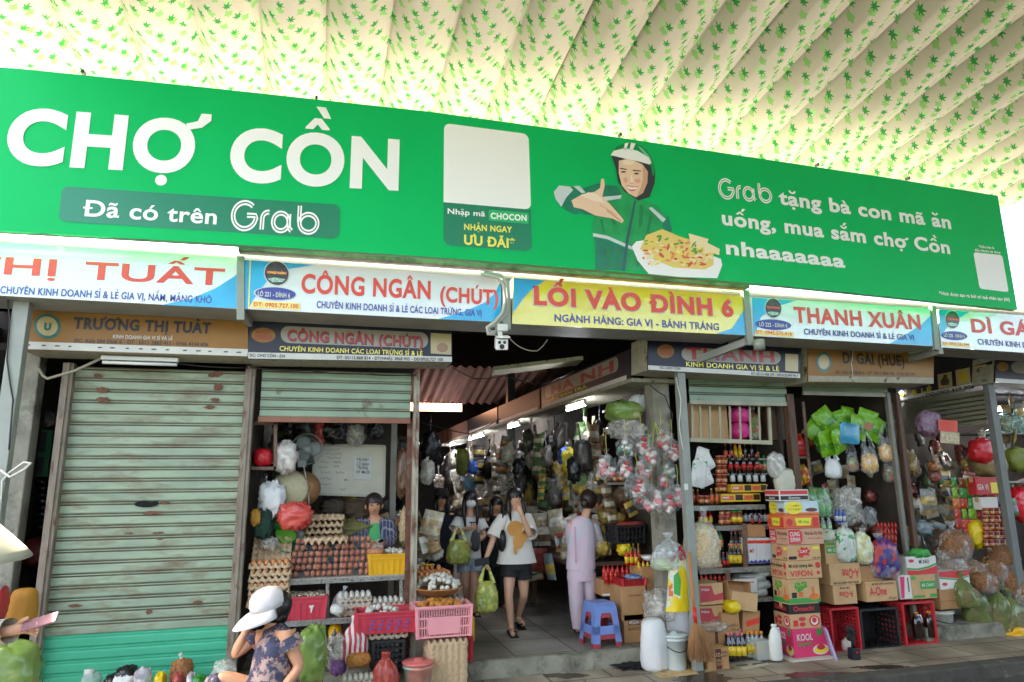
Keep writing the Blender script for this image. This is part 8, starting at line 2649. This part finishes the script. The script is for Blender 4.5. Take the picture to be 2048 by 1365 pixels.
# ------------------------------------------------------------------ people
SKIN = mat('warm skin', '#c58f6e', 0.5, var=0.06, vs=10)
SKIN2 = mat('fair skin', '#d2a183', 0.5, var=0.06, vs=10)
HAIR = mat('black hair', '#15110f', 0.4, var=0.3, vs=30, stretch=(6, 6, 1))
HAIR_B = mat('dark brown hair', '#2b1b13', 0.45, var=0.3, vs=30, stretch=(6, 6, 1))
EYE_M, LIP_M = mat('eye dark', '#1a1210', 0.3), mat('lips', '#a8554e', 0.5)
def person(label, base, top, P, skin=SKIN, hands=(), feet=(), face=None, fs=1.0):
 """P: places of the joints; body grown as one skin. hands: (wrist, tip, side, curl); feet: (ankle, toe)"""
 t = thing('person', label, 'person', base)
 V, E, Rr, ix = [], [], [], {}
 def v(p, r, to=None):
  V.append(Vector(p) - Vector(base))
  Rr.append(r)
  if to is not None:
   E.append((to, len(V)-1))
  return len(V)-1
 r0 = v(P['hip'], 0.105*fs)
 w_ = v(P['hip'].lerp(P['chest'], 0.5), 0.095*fs, r0)
 c_ = v(P['chest'], 0.105*fs, w_)
 n0 = v(P['neck'], 0.05*fs, c_)
 hd = P['head']
 n1 = v(P['neck'].lerp(hd, 0.5), 0.048*fs, n0)
 up_ = (hd - P['neck']).normalized()
 fw = face or Vector((0, -1, 0))
 ch = v(hd - up_*0.045*fs + fw*0.022*fs, 0.06*fs, n1)
 h1 = v(hd + up_*0.02*fs, 0.082*fs, ch)
 v(hd + up_*0.06*fs - fw*0.008*fs, 0.07*fs, h1)
 for s in 'LR':
  if s + 'sh' in P:
   a = v(P[s+'sh'], 0.05*fs, c_)
   b = v(P[s+'sh'].lerp(P[s+'el'], 0.5), 0.042*fs, a)
   b = v(P[s+'el'], 0.036*fs, b)
   b = v(P[s+'el'].lerp(P[s+'wr'], 0.4), 0.035*fs, b)
   ix[s+'wr'] = v(P[s+'wr'], 0.024*fs, b)
  if s + 'kn' in P:
   a = v(P[s+'hp'], 0.085*fs, r0)
   b = v(P[s+'hp'].lerp(P[s+'kn'], 0.5), 0.072*fs, a)
   b = v(P[s+'kn'], 0.05*fs, b)
   if s + 'an' in P:
    b = v(P[s+'kn'].lerp(P[s+'an'], 0.35), 0.05*fs, b)
    ix[s+'an'] = v(P[s+'an'], 0.032*fs, b)
 for s, d, side, curl in hands:
  w = ix[s+'wr']
  d, side = d.normalized(), side.normalized()
  nr = d.cross(side)
  W = V[w] + Vector(base)
  pm = v(W + d*0.05*fs, 0.024*fs, w)
  for k in range(4):
   q = W + d*0.085*fs + side*(0.027 - 0.018*k)*fs
   L_ = (0.07, 0.078, 0.073, 0.058)[k]*fs
   a = v(q, 0.0095*fs, pm)
   q = q + d*L_*0.5*math.cos(curl*.6) + nr*L_*0.5*math.sin(curl*.6)
   a = v(q, 0.0085*fs, a)
   v(q + d*L_*0.5*math.cos(curl*1.7) + nr*L_*0.5*math.sin(curl*1.7), 0.007*fs, a)
  q = W + d*0.03*fs + side*0.03*fs
  a = v(q, 0.011*fs, pm)
  v(q + d*0.05*fs + side*0.025*fs + nr*0.02*fs*curl, 0.009*fs, a)
 for s, toe in feet:
  a = ix[s+'an']
  A = V[a] + Vector(base)
  b = v(A.lerp(toe, 0.15) - Vector((0, 0, 0.04*fs)), 0.034*fs, a)
  b = v(A.lerp(toe, 0.65), 0.034*fs, b)
  v(toe, 0.026*fs, b)
 me = bpy.data.meshes.new('body')
 me.from_pydata(V, E, [])
 o = bpy.data.objects.new('body', me)
 COL.objects.link(o)
 o.parent = t
 me.materials.append(skin)
 md = o.modifiers.new('Skin', 'SKIN')
 md.use_smooth_shade = True
 for i, r in enumerate(Rr):
  me.skin_vertices[0].data[i].radius = (r, r)
 me.skin_vertices[0].data[r0].use_root = True
 o.modifiers.new('Subdivision', 'SUBSURF').render_levels = 2
 # face
 si = up_.cross(fw).normalized()
 def F(x, z, f):
  return hd - Vector(base) + si*x*fs + up_*z*fs + fw*f*fs
 mb = MB()
 for s in (-1, 1):
  mb.blob(F(0.03*s, 0.012, 0.076), (0.012*fs, 0.01*fs, 0.006*fs), 0, 0, 1, 8, 6)
  mb.bar(F(0.016*s, 0.03, 0.082), F(0.045*s, 0.031, 0.072), 0.006*fs)
 mb.blob(F(0, -0.048, 0.078), (0.02*fs, 0.01*fs, 0.007*fs), 0, 0, 1, 8, 6, m=1)
 mb.build('eyes_and_mouth', [EYE_M, LIP_M], t)
 mb = MB()
 mb.blob(F(0, -0.016, 0.088), (0.012*fs, 0.014*fs, 0.02*fs), 0, 0, 1, 8, 6)
 for s in (-1, 1):
  mb.blob(F(0.082*s, -0.005, 0.0), (0.012*fs, 0.018*fs, 0.028*fs), 0, 0, 1, 8, 6)
 mb.build('nose_and_ears', skin, t)
 return t
def wear(t, name, m, parts, subd=1, solid=0.0):
 """clothing as tubes that follow the limbs: parts = lists of (point, half width, half depth)"""
 mb = MB()
 base = t.location
 for part in parts:
  ax = part[0][3] if len(part[0]) > 3 else Vector((1, 0, 0))
  rg = []
  for i, q in enumerate(part):
   p, a, b = Vector(q[0]) - base, q[1], q[2]
   d = (Vector(part[min(i+1, len(part)-1)][0]) - Vector(part[max(i-1, 0)][0])).normalized()
   x = (ax - d*ax.dot(d)).normalized()
   y = d.cross(x)
   n = 16
   rg.append([p + x*a*math.cos(2*math.pi*k/n)*(1 + 0.05*noise.noise(p*9 + Vector((k, 0, 0)))) + y*b*math.sin(2*math.pi*k/n)*(1 + 0.06*noise.noise(p*9 + Vector((0, k, 5)))) for k in range(n)])
  mb.rings(rg, 0, cap=False)
 o = mb.build(name, m, t, subd=subd, solid=solid)
 return o
def hair(t, hd, up_, fw, m, fs=1.0, long=0.0, bun=False, back=0.022):
 b = t.location
 mb = MB()
 up_, fw = up_.normalized(), fw.normalized()
 si = up_.cross(fw)
 M = Matrix((si, -fw, up_)).transposed()
 mb.blob(hd - b + up_*0.035*fs - fw*back*fs, (0.094*fs, 0.098*fs, 0.1*fs), 3, 0.04, 3, 16, 12, M=M)
 if bun:
  mb.blob(hd - b - fw*0.12*fs + up_*0.0, (0.045*fs, 0.045*fs, 0.05*fs), 5, 0.08, 3, 10, 8)
 if long:
  for s in (-1, 1):
   q = hd - b + si*0.07*s*fs
   mb.tube([q + up_*0.05*fs, q - up_*0.03*fs + si*s*0.016*fs + fw*0.02*fs, q - up_*long*0.5 + si*s*0.02*fs + fw*0.055, q - up_*long + fw*0.07], [0.022*fs, 0.027*fs, 0.026*fs, 0.008], 10)
  mb.tube([hd - b - fw*0.06*fs, hd - b - fw*0.085*fs - up_*long*0.5, hd - b - fw*0.08*fs - up_*long], [0.08*fs, 0.08*fs, 0.05], 12)
 return mb.build('hair', m, t)
Z3 = Vector((0, 0, 1))
def J(**kw):
 return {k: at(*q) for k, q in kw.items()}
# woman in the printed white T-shirt
Yb = 7.75
P = J(hip=(1033, 1128, Yb), chest=(1030, 1052, Yb), neck=(1029, 1024, Yb), head=(1030, 998, Yb - .02), Rsh=(1003, 1038, Yb), Rel=(985, 1082, Yb - .05), Rwr=(972, 1118, Yb - .12), Lsh=(1057, 1038, Yb), Lel=(1060, 1072, Yb - .2), Lwr=(1043, 1028, Yb - .24), Rhp=(1020, 1132, Yb), Rkn=(1017, 1192, Yb - .08), Ran=(1022, 1252, Yb - .04), Lhp=(1045, 1132, Yb), Lkn=(1048, 1190, Yb), Lan=(1037, 1232, Yb + .32))
b0 = atz(1028, 1262, FL)
t = person('young woman in a white T-shirt with a tan print, walking out, hand on her face', b0, 0, P, SKIN2, [('R', Vector((-.1, -.2, -1)), Vector((0, 1, 0)), 1.2), ('L', Vector((-.35, .15, 1)), Vector((-1, 0, 0)), 0.5)], [('R', Vector((P['Ran'].x - .02, P['Ran'].y - .16, FL + .03))), ('L', Vector((P['Lan'].x + .02, P['Lan'].y - .14, FL + .04)))])
CREAM_T = mat('cream white T-shirt', '#d6d0c6', 0.8, var=0.06, bump=0.3, bs=8)
hp, chs, nk = P['hip'], P['chest'], P['neck']
wear(t, 't_shirt', CREAM_T, [[(nk + Z3*.01, .062, .055), (nk - Z3*.025, .10, .07), (nk - Z3*.055, .165, .09), (chs - Z3*.03, .185, .12), (chs - Z3*.2, .19, .125), (hp + Z3*.1, .215, .135), (hp + Z3*.01, .24, .15)],
 [(P['Rsh'] + Vector((.03, 0, .015)), .075, .075), (P['Rsh'].lerp(P['Rel'], .4), .085, .08), (P['Rsh'].lerp(P['Rel'], .85), .095, .09)], [(P['Lsh'] + Vector((-.03, 0, .015)), .075, .075), (P['Lsh'].lerp(P['Lel'], .45), .085, .08), (P['Lsh'].lerp(P['Lel'], .9), .092, .09)]])
pr = mat('tan print', '#c98f45', 0.7, var=0.15)
mb = MB()
for (cx, cy_, rx, ry, dz) in ((1031, 1058, 17, 16, .004), (1037, 1084, 11, 14, .0036), (1046, 1075, 8, 10, .003), (1031, 1100, 4, 10, .0032)):
 c = [at(x, y, Yb - .142 - dz) - t.location for x, y in ell(cx, cy_, rx, ry, 18)]
 mb.poly(c)
mb.build('shirt_print', pr, t)
SHORT = mat('black shorts', '#18181a', 0.8)
wear(t, 'shorts', SHORT, [[(hp + Z3*.05, .165, .115), (hp - Z3*.06, .18, .125)], [(P['Rhp'] + Z3*.02, .105, .11), (P['Rhp'].lerp(P['Rkn'], .2), .10, .105), (P['Rhp'].lerp(P['Rkn'], .42), .102, .105)], [(P['Lhp'] + Z3*.02, .105, .11), (P['Lhp'].lerp(P['Lkn'], .2), .10, .105), (P['Lhp'].lerp(P['Lkn'], .45), .102, .105)]])
hair(t, P['head'], Z3, Vector((0, -1, 0)), HAIR, 1.0, 0.24)
def sandal(t, an, toe, m):
 mb = MB()
 b = t.location
 d = toe - an
 mb.bar(Vector((an.x, an.y, FL + .012)) - d*.25 - b, Vector((toe.x, toe.y, FL + .012)) + d*.12 - b, 0.085, 0.02)
 c = Vector((toe.x, toe.y, FL + 0.05)) - b
 mb.tube([c + Vector((-.04, .08, -.03)), c + Vector((0, 0, .02)), c + Vector((.04, .08, -.03))], 0.009, 6)
 return mb.build('sandal', m, t)
for s in 'RL':
 sandal(t, P[s+'an'], Vector((P[s+'an'].x, P[s+'an'].y - .16, FL)), BLACK)
mb = MB()
mb.blob(at(1003, 1080, Yb - .05), (0.05, 0.10, 0.13), 2, 0.08, 2, 14, 10)
mb.tube([at(1003, 1068, Yb - .05), at(1006, 1030, Yb - .07), at(1012, 1026, Yb), at(1004, 1068, Yb + .06)], 0.010, 6)
tag(mb.build('shoulder_bag', BLACK), 'black shoulder bag under the arm of the woman in the printed T-shirt', 'bag')
carrier(0.26, 0.16, 0.50, YELFILM, 7, label='yellow striped carrier bag held low by the woman in the printed T-shirt', loc=P['Rwr'] + Vector((0, -.02, -.05)), contm=mat('green packets', '#5fae3a', 0.5, var=0.4, col2='#d6d8c8', c2=(0.5, 0.55), c2s=14))
mb = MB()
mb.box((0, 0, 0), (0.16, 0.012, 0.075))
o = mb.build('black_wallet', BLACK, loc=at(964, 1124, Yb - .2))
o.rotation_euler = (0, R(-8), 0)
tag(o, 'flat black box with pale marks held in the same hand as the yellow carrier bag', 'box')
# woman with the face mask
Ym = 9.0
P = J(hip=(938, 1118, Ym), chest=(939, 1052, Ym), neck=(940, 1029, Ym), head=(940, 1002, Ym - .02), Rsh=(916, 1042, Ym), Rel=(907, 1066, Ym - .1), Rwr=(938, 1056, Ym - .26), Lsh=(962, 1042, Ym), Lel=(968, 1072, Ym - .05), Lwr=(953, 1086, Ym - .2), Rhp=(928, 1122, Ym), Rkn=(932, 1172, Ym - .05), Ran=(936, 1218, Ym + .2), Lhp=(950, 1122, Ym), Lkn=(948, 1174, Ym - .1), Lan=(950, 1222, Ym - .05))
b0 = atz(948, 1228, FL)
t = person('woman in a white blouse, pale denim shorts and a white face mask', b0, 0, P, SKIN2, [('R', Vector((1, -.2, 0)), Vector((0, 0, 1)), 1.0), ('L', Vector((-1, -.2, -.2)), Vector((0, 0, 1)), 1.0)], [('R', Vector((P['Ran'].x, P['Ran'].y - .16, FL + .03))), ('L', Vector((P['Lan'].x, P['Lan'].y - .16, FL + .03)))])
hp, chs, nk = P['hip'], P['chest'], P['neck']
WBL = mat('white blouse', '#d3d4d4', 0.8, var=0.06, bump=0.3, bs=9)
wear(t, 'blouse', WBL, [[(nk - Z3*.03, .09, .06), (nk - Z3*.06, .155, .085), (chs - Z3*.05, .165, .115), (chs - Z3*.2, .14, .105), (hp + Z3*.02, .165, .12)], [(P['Rsh'] + Vector((.02, 0, .01)), .075, .07), (P['Rsh'].lerp(P['Rel'], .7), .085, .08)], [(P['Lsh'] + Vector((-.02, 0, .01)), .075, .07), (P['Lsh'].lerp(P['Lel'], .6), .085, .08)]])
wear(t, 'shorts', mat('pale denim', '#93a3b5', 0.85, var=0.1), [[(hp + Z3*.06, .15, .11), (hp - Z3*.06, .175, .125)], [(P['Rhp'] + Z3*.02, .10, .11), (P['Rhp'].lerp(P['Rkn'], .45), .105, .105)], [(P['Lhp'] + Z3*.02, .10, .11), (P['Lhp'].lerp(P['Lkn'], .45), .105, .105)]])
hair(t, P['head'], Z3, Vector((0, -1, 0)), HAIR, 1.0, 0.36)
mb = MB()
mb.blob(P['head'] - t.location + Vector((0, -.062, -.04)), (0.068, 0.045, 0.05), 1, 0.03, 2, 14, 10)
mb.build('face_mask', mat('white mask', '#d4d6d8', 0.8), t)
mb = MB()
q = at(945, 1045, Ym - .125) - t.location
mb.bar(q + Vector((-.04, 0, 0)), q + Vector((.04, 0, 0)), 0.012)
mb.bar(q + Vector((-.015, 0, 0)), q + Vector((-.02, -.01, -.09)), 0.009)
mb.bar(q + Vector((.015, 0, 0)), q + Vector((.02, -.01, -.09)), 0.009)
mb.build('ribbon', BLACK, t)
for s in 'RL':
 sandal(t, P[s+'an'], Vector((P[s+'an'].x, P[s+'an'].y - .16, FL)), BLACK)
carrier(0.32, 0.16, 0.46, YELFILM, 9, label='yellow green carrier bag of green packets on the arm of the masked woman', loc=at(917, 1052, Ym - .25), contm=mat('green packets', ''))
mb = MB()
mb.blob(at(951, 1082, Ym - .2), (0.06, 0.05, 0.13), 3, 0.1, 2, 12, 9)
tag(mb.build('grey_pouch', mat('dark grey cloth', '#4a4a4e', 0.8)), 'dark grey pouch hanging before the masked woman', 'pouch')
# woman in pale pink pyjamas, seen from behind
Yp = 7.5
P = J(hip=(1162, 1138, Yp), chest=(1163, 1062, Yp), neck=(1172, 1030, Yp - .02), head=(1180, 1006, Yp + .02), Lsh=(1140, 1046, Yp), Lel=(1142, 1085, Yp + .14), Lwr=(1168, 1096, Yp + .30), Rsh=(1188, 1046, Yp), Rel=(1196, 1084, Yp + .08), Rwr=(1207, 1092, Yp + .28), Lhp=(1152, 1144, Yp), Lkn=(1152, 1204, Yp), Lan=(1157, 1258, Yp), Rhp=(1174, 1144, Yp), Rkn=(1178, 1200, Yp + .05), Ran=(1183, 1248, Yp + .18))
fc = Vector((.75, .66, 0)).normalized()
t = person('woman in pale pink pyjamas seen from behind, standing at the aisle table', atz(1160, 1272, FL), 0, P, SKIN2, [('L', Vector((.5, .8, 0)), Vector((0, 0, 1)), 0.9), ('R', Vector((.3, .9, .1)), Vector((0, 0, 1)), 0.9)], [('L', Vector((P['Lan'].x + .04, P['Lan'].y + .14, FL + .03))), ('R', Vector((P['Ran'].x + .04, P['Ran'].y + .14, FL + .03)))], fc)
PYJ = mat('pale pink pyjama cloth', '#d3bcc9', 0.85, var=0.06, vs=3, col2='#b5c9cf', c2=(0.52, 0.66), c2s=2.2, bump=0.35, bs=7, stretch=(3, 3, 1))
hp, chs, nk = P['hip'], P['chest'], P['neck']
wear(t, 'pyjama_top', PYJ, [[(nk - Z3*.03 + Vector((-.02, 0, 0)), .07, .06), (nk - Z3*.06 + Vector((-.03, 0, 0)), .13, .085), (chs + Z3*.03, .168, .11), (chs - Z3*.12, .165, .125), (hp + Z3*.12, .165, .13), (hp - Z3*.0, .175, .14)]] + [[(P[s+'sh'] + Vector((.03 if s == 'L' else -.03, 0, .01)), .07, .07), (P[s+'sh'].lerp(P[s+'el'], .5), .07, .07), (P[s+'el'], .065, .062), (P[s+'el'].lerp(P[s+'wr'], .5), .055, .055), (P[s+'wr'], .045, .045)] for s in 'LR'])
wear(t, 'pyjama_trousers', PYJ, [[(hp + Z3*.03, .15, .12), (hp - Z3*.06, .17, .135), (hp - Z3*.12, .165, .13)]] + [[(P[s+'hp'], .10, .11), (P[s+'hp'].lerp(P[s+'kn'], .5), .09, .1), (P[s+'kn'], .08, .085), (P[s+'kn'].lerp(P[s+'an'], .6), .075, .075), (P[s+'an'] + Z3*.01, .068, .068)] for s in 'LR'])
mb = MB()
for y0, x0, x1 in ((0, 1151, 1151.5),):
 for k in range(22):
  q = at(1150 + 0.1*k, 1056 + k*3.3, Yp - .146) - t.location
  mb.box(q, (0.022, 0.002, 0.010))
mb.build('pink_stitching', mat('pink stitching', '#c77f9d', 0.8), t)
hair(t, P['head'], Z3, fc, HAIR_B, 1.12, 0, True, 0.035)
for s in 'LR':
 sandal(t, P[s+'an'], Vector((P[s+'an'].x + .04, P[s+'an'].y + .15, FL)), BLACK)
rag(1196, 1226, 1084, 1106, Yp + .35, CLEAR2, 'clear plastic bag held by the woman in pink pyjamas', 250, d=0.1)
# dark dressed woman with a hat, far in the aisle on the left, and the person behind the T-shirt woman
for (cx, y0, Y, lab, m, hatted, sc_) in ((882, 1000, 9.6, 'figure in dark navy clothes and a hat, in the shade left of the aisle', mat('navy cloth', '#141c2c', 0.85, var=0.2), True, 1.0), (992, 1012, 9.4, 'dark dressed person almost hidden behind the woman in the printed T-shirt', mat('black cloth', ''), False, 0.95)):
 k = 1/mpp(cx, 1050, Y)
 H_ = at(cx, y0, Y)
 q = lambda dx, dz, dy=0: H_ + Vector((dx, dy, dz))*sc_
 P = dict(hip=q(0, -.62), chest=q(0, -.3), neck=q(0, -.14), head=q(0, 0, -.02), Rsh=q(-.16, -.2), Rel=q(-.2, -.46), Rwr=q(-.17, -.7, -.06), Lsh=q(.16, -.2), Lel=q(.2, -.46), Lwr=q(.17, -.7, -.06), Rhp=q(-.08, -.65), Rkn=q(-.09, -1.02, -.03), Ran=q(-.09, -1.38), Lhp=q(.08, -.65), Lkn=q(.09, -1.02, -.03), Lan=q(.09, -1.38))
 t = person(lab, Vector((H_.x, Y, FL)), 0, P, SKIN, [('R', Vector((0, -.1, -1)), Vector((0, -1, 0)), .7), ('L', Vector((0, -.1, -1)), Vector((0, -1, 0)), .7)], [('R', Vector((P['Ran'].x, Y - .18, FL + .03))), ('L', Vector((P['Lan'].x, Y - .18, FL + .03)))])
 wear(t, 'tunic', m, [[(P['neck'], .07, .06), (P['neck'] - Z3*.06, .17, .09), (P['chest'], .19, .12), (P['hip'] + Z3*.1, .19, .13), (P['hip'] - Z3*.2, .23, .15)]] + [[(P[s+'sh'], .075, .07), (P[s+'el'], .06, .06), (P[s+'wr'], .05, .05)] for s in 'RL'])
 wear(t, 'trousers', m, [[(P[s+'hp'], .11, .11), (P[s+'kn'], .09, .09), (P[s+'an'], .075, .075)] for s in 'RL'])
 hair(t, P['head'], Z3, Vector((0, -1, 0)), HAIR, 1.0, 0.2)
 if hatted:
  hat(P['head'] + Z3*.06, 0.17, 0.1, mat('dark hat cloth', '#1d1c1c', 0.8), 'dark brimmed hat on the figure in navy clothes', (0, 0, 0), True)
# vendor behind the eggs
Yv = 7.35
P = J(hip=(748, 1125, Yv), chest=(748, 1062, Yv), neck=(748, 1036, Yv), head=(748, 1012, Yv - .03), Rsh=(722, 1046, Yv), Rel=(712, 1082, Yv - .08), Rwr=(738, 1092, Yv - .26), Lsh=(774, 1046, Yv), Lel=(783, 1084, Yv - .08), Lwr=(758, 1092, Yv - .26))
t = person('egg vendor in an open plaid shirt over a green top, sitting behind the egg packs', Vector((P['hip'].x, Yv, .12)), 0, P, SKIN, [('R', Vector((1, -.4, -.1)), Vector((0, 0, 1)), 1.0), ('L', Vector((-1, -.4, -.1)), Vector((0, 0, 1)), 1.0)])
PLAID = tiles('blue plaid shirt', '#2d3048', '#3d4260', '#8d8a98', 0.035, 0.035, 0.0, 0.004, 0.85)
hp, chs, nk = P['hip'], P['chest'], P['neck']
wear(t, 'green_top', mat('green knit', '#4fa864', 0.8), [[(nk - Z3*.05, .08, .07), (chs, .14, .115), (hp, .15, .12)]])
wear(t, 'plaid_shirt', PLAID, [[(nk - Z3*.01 + Vector((s*.075, .0, 0)), .06, .065), (nk - Z3*.07 + Vector((s*.1, 0, 0)), .085, .1), (chs + Vector((s*.115, -.01, -.05)), .085, .13), (hp + Vector((s*.13, -.01, 0)), .085, .14)] for s in (-1, 1)] + [[(P[s+'sh'], .085, .08), (P[s+'sh'].lerp(P[s+'el'], .5), .08, .08), (P[s+'el'], .072, .07), (P[s+'el'].lerp(P[s+'wr'], .8), .055, .055)] for s in 'RL'])
hair(t, P['head'], Z3, Vector((0, -1, 0)), HAIR_B, 1.0, 0, True)
# seated woman in the floral dress and white visor cap
Ys = 4.9
P = J(hip=(545, 1392, Ys), chest=(552, 1292, Ys), neck=(545, 1250, Ys), head=(536, 1222, Ys - .02), Rsh=(515, 1272, Ys + .14), Rel=(468, 1312, Ys + .12), Rwr=(495, 1258, Ys + .1), Lsh=(575, 1275, Ys - .14), Lel=(600, 1335, Ys - .16), Lwr=(560, 1385, Ys - .2), Lhp=(535, 1398, Ys - .1), Lkn=(442, 1352, Ys - .1), Rhp=(530, 1395, Ys + .1), Rkn=(430, 1358, Ys + .14))
P['Ran'], P['Lan'] = P['Rkn'] + Vector((.06, .02, -.33)), P['Lkn'] + Vector((.06, 0, -.33))
fc = Vector((-.93, -.25, -.1)).normalized()
t = person('seated woman in a dark floral dress and white visor cap, hand at her mouth', Vector((P['hip'].x, Ys, -.13)), 0, P, SKIN, [('R', Vector((.25, -.1, .95)), Vector((0, -1, 0)), 0.6), ('L', Vector((-1, 0, -.1)), Vector((0, 0, 1)), 0.6)], [('R', P['Ran'] + Vector((-.16, 0, -.06))), ('L', P['Lan'] + Vector((-.16, 0, -.06)))], fc)
FLOR = mat('dark floral cloth', '#3c3f58', 0.8, var=0.35, vs=30, col2='#a08a84', c2=(0.50, 0.56), c2s=14, bump=0.3, bs=9)
N_, L_ = FLOR.node_tree.nodes, FLOR.node_tree.links
vo = N_.new('ShaderNodeTexVoronoi')
vo.inputs['Scale'].default_value = 42.0
L_.new([n for n in N_ if n.type == 'TEX_COORD'][0].outputs['Object'], vo.inputs['Vector'])
r2 = N_.new('ShaderNodeMapRange')
r2.inputs['From Min'].default_value, r2.inputs['From Max'].default_value = 0.34, 0.28
L_.new(vo.outputs['Distance'], r2.inputs['Value'])
gt = N_.new('ShaderNodeMath')
gt.operation = 'GREATER_THAN'
gt.inputs[1].default_value = 0.72
sc2 = N_.new('ShaderNodeSeparateColor')
L_.new(vo.outputs['Color'], sc2.inputs[0])
L_.new(sc2.outputs[0], gt.inputs[0])
mu = N_.new('ShaderNodeMath')
mu.operation = 'MULTIPLY'
L_.new(gt.outputs[0], mu.inputs[0])
L_.new(r2.outputs[0], mu.inputs[1])
mx = N_.new('ShaderNodeMix')
mx.data_type = 'RGBA'
mx.inputs['B'].default_value = (*lin('#b5614e'), 1)
L_.new(N_['Principled BSDF'].inputs['Base Color'].links[0].from_socket, mx.inputs['A'])
L_.new(mu.outputs[0], mx.inputs['Factor'])
L_.new(mx.outputs['Result'], N_['Principled BSDF'].inputs['Base Color'])
hp, chs, nk = P['hip'], P['chest'], P['neck']
AXY = Vector((0, 1, 0))
wear(t, 'floral_dress', FLOR, [[(nk - Z3*.0, .07, .06, AXY), (nk - Z3*.045 + Vector((.02, 0, 0)), .15, .085), (chs + Z3*.03, .2, .13), (chs - Z3*.12, .2, .145), (hp + Z3*.08, .2, .16), (hp - Z3*.08, .23, .2)], [(P['Rsh'], .075, .07), (P['Rsh'].lerp(P['Rel'], .35), .08, .075)], [(P['Lsh'], .075, .07), (P['Lsh'].lerp(P['Lel'], .35), .08, .075)]] + [[(P[s+'hp'], .12, .12), (P[s+'hp'].lerp(P[s+'kn'], .5), .105, .105), (P[s+'kn'] + Vector((-.03, 0, .01)), .092, .092), (P[s+'kn'].lerp(P[s+'an'], .3) + Vector((-.03, 0, 0)), .09, .09), (P[s+'an'], .07, .07)] for s in 'RL'], 2)
hair(t, P['head'] - Z3*.02, Z3, fc, HAIR, 1.02, 0, False, 0.05)
mb = MB()
mb.blob(P['head'] - t.location + Vector((.075, 0, -.03)), (0.05, 0.06, 0.05), 6, 0.2, 3, 12, 9)
mb.build('hair', HAIR, t)
CAPM = mat('white cap cloth', '#c2c0c2', 0.75, var=0.04, bump=0.2, bs=12)
u = (Z3 + fc*.3).normalized()
f2 = (fc - u*fc.dot(u)).normalized()
M = Matrix((u.cross(f2), -f2, u)).transposed()
cap = thing('visor_cap', 'white cap with a wide visor on the seated woman', 'cap', P['head'] + Z3*.035)
mb = MB()
mb.lathe([(0.113, -.015), (0.113, 0.02), (0.105, 0.055), (0.08, 0.09), (0.045, 0.108), (0, 0.115)], 24, M=M, wob=lambda a, z: 1 + 0.025*math.sin(a*9))
mb.build('crown', CAPM, cap)
mb = MB()
mb.grid(lambda a, v: M @ Vector(((0.108 + 0.085*v*math.sin(math.pi*a)**0.5)*math.cos(math.pi*(1.12*a - .06)), -(0.108 + 0.13*v*math.sin(math.pi*a)**0.5)*math.sin(math.pi*(1.12*a - .06)), -0.012 - 0.055*v*v)), 20, 6)
mb.build('visor', CAPM, cap, solid=0.004)
# standing person at the left edge, mostly outside the picture: conical hat brim, sleeve and hand with a phone
Yl = 3.0
P = J(hip=(-190, 1350, Yl), chest=(-180, 1200, Yl), neck=(-170, 1120, Yl), head=(-165, 1085, Yl), Rsh=(-200, 1170, Yl + .14), Rel=(-150, 1290, Yl + .1), Rwr=(20, 1262, Yl - .02), Lsh=(-180, 1170, Yl - .16), Lel=(-150, 1310, Yl - .2), Lwr=(-70, 1290, Yl - .2))
for s, dy in (('R', .1), ('L', -.1)):
 P[s+'hp'] = P['hip'] + Vector((0, dy, -.05))
 P[s+'kn'] = P['hip'] + Vector((.02, dy, -.42))
 P[s+'an'] = P['hip'] + Vector((0, dy, -.75))
bz = P['Ran'].z - .07
t = person('passer-by at the left edge in a cream sleeve, holding out a pink phone', Vector((P['hip'].x, Yl, bz)), 0, P, SKIN2, [('R', Vector((1, -.05, .12)), Vector((0, -.3, 1)), 0.8), ('L', Vector((1, 0, 0)), Vector((0, 0, 1)), 0.6)], [(s, P[s+'an'] + Vector((.16, 0, -.05))) for s in 'RL'], Vector((.95, -.3, 0)).normalized(), 0.8)
CRM = mat('cream sleeve cloth', '#cfc9b8', 0.85, bump=0.3, bs=9)
wear(t, 'cream_shirt', CRM, [[(P['neck'], .07, .07), (P['neck'] - Z3*.06, .12, .17), (P['chest'], .13, .19), (P['hip'], .15, .2)]] + [[(P[s+'sh'], .07, .07), (P[s+'el'], .06, .06), (P[s+'el'].lerp(P[s+'wr'], 1.0), .05, .045)] for s in 'RL'])
wear(t, 'trousers', mat('black cloth', ''), [[(P[s+'hp'], .12, .12), (P[s+'kn'], .09, .09), (P[s+'an'], .08, .08)] for s in 'RL'])
hair(t, P['head'], Z3, Vector((.95, -.3, 0)), HAIR, 0.95)
A = P['Rwr'] + Vector((.10, -.03, .03))
mb = MB()
mb.box((0, 0, 0), (0.11, 0.008, 0.055))
o = mb.build('phone', mat('pink phone case', '#9c6f78', 0.7), loc=A, bevel=0.004)
o.rotation_euler = (R(-60), R(-14), 0)
tag(o, 'pink phone held out at the left edge of the picture', 'phone')
hat(at(-72, 1116, Yl + .05), 0.21, 0.20, mat('pale cream straw', '#b5b09a', 0.6, var=0.05), 'cream conical hat brim reaching in at the left edge', (R(4), R(2), 0))
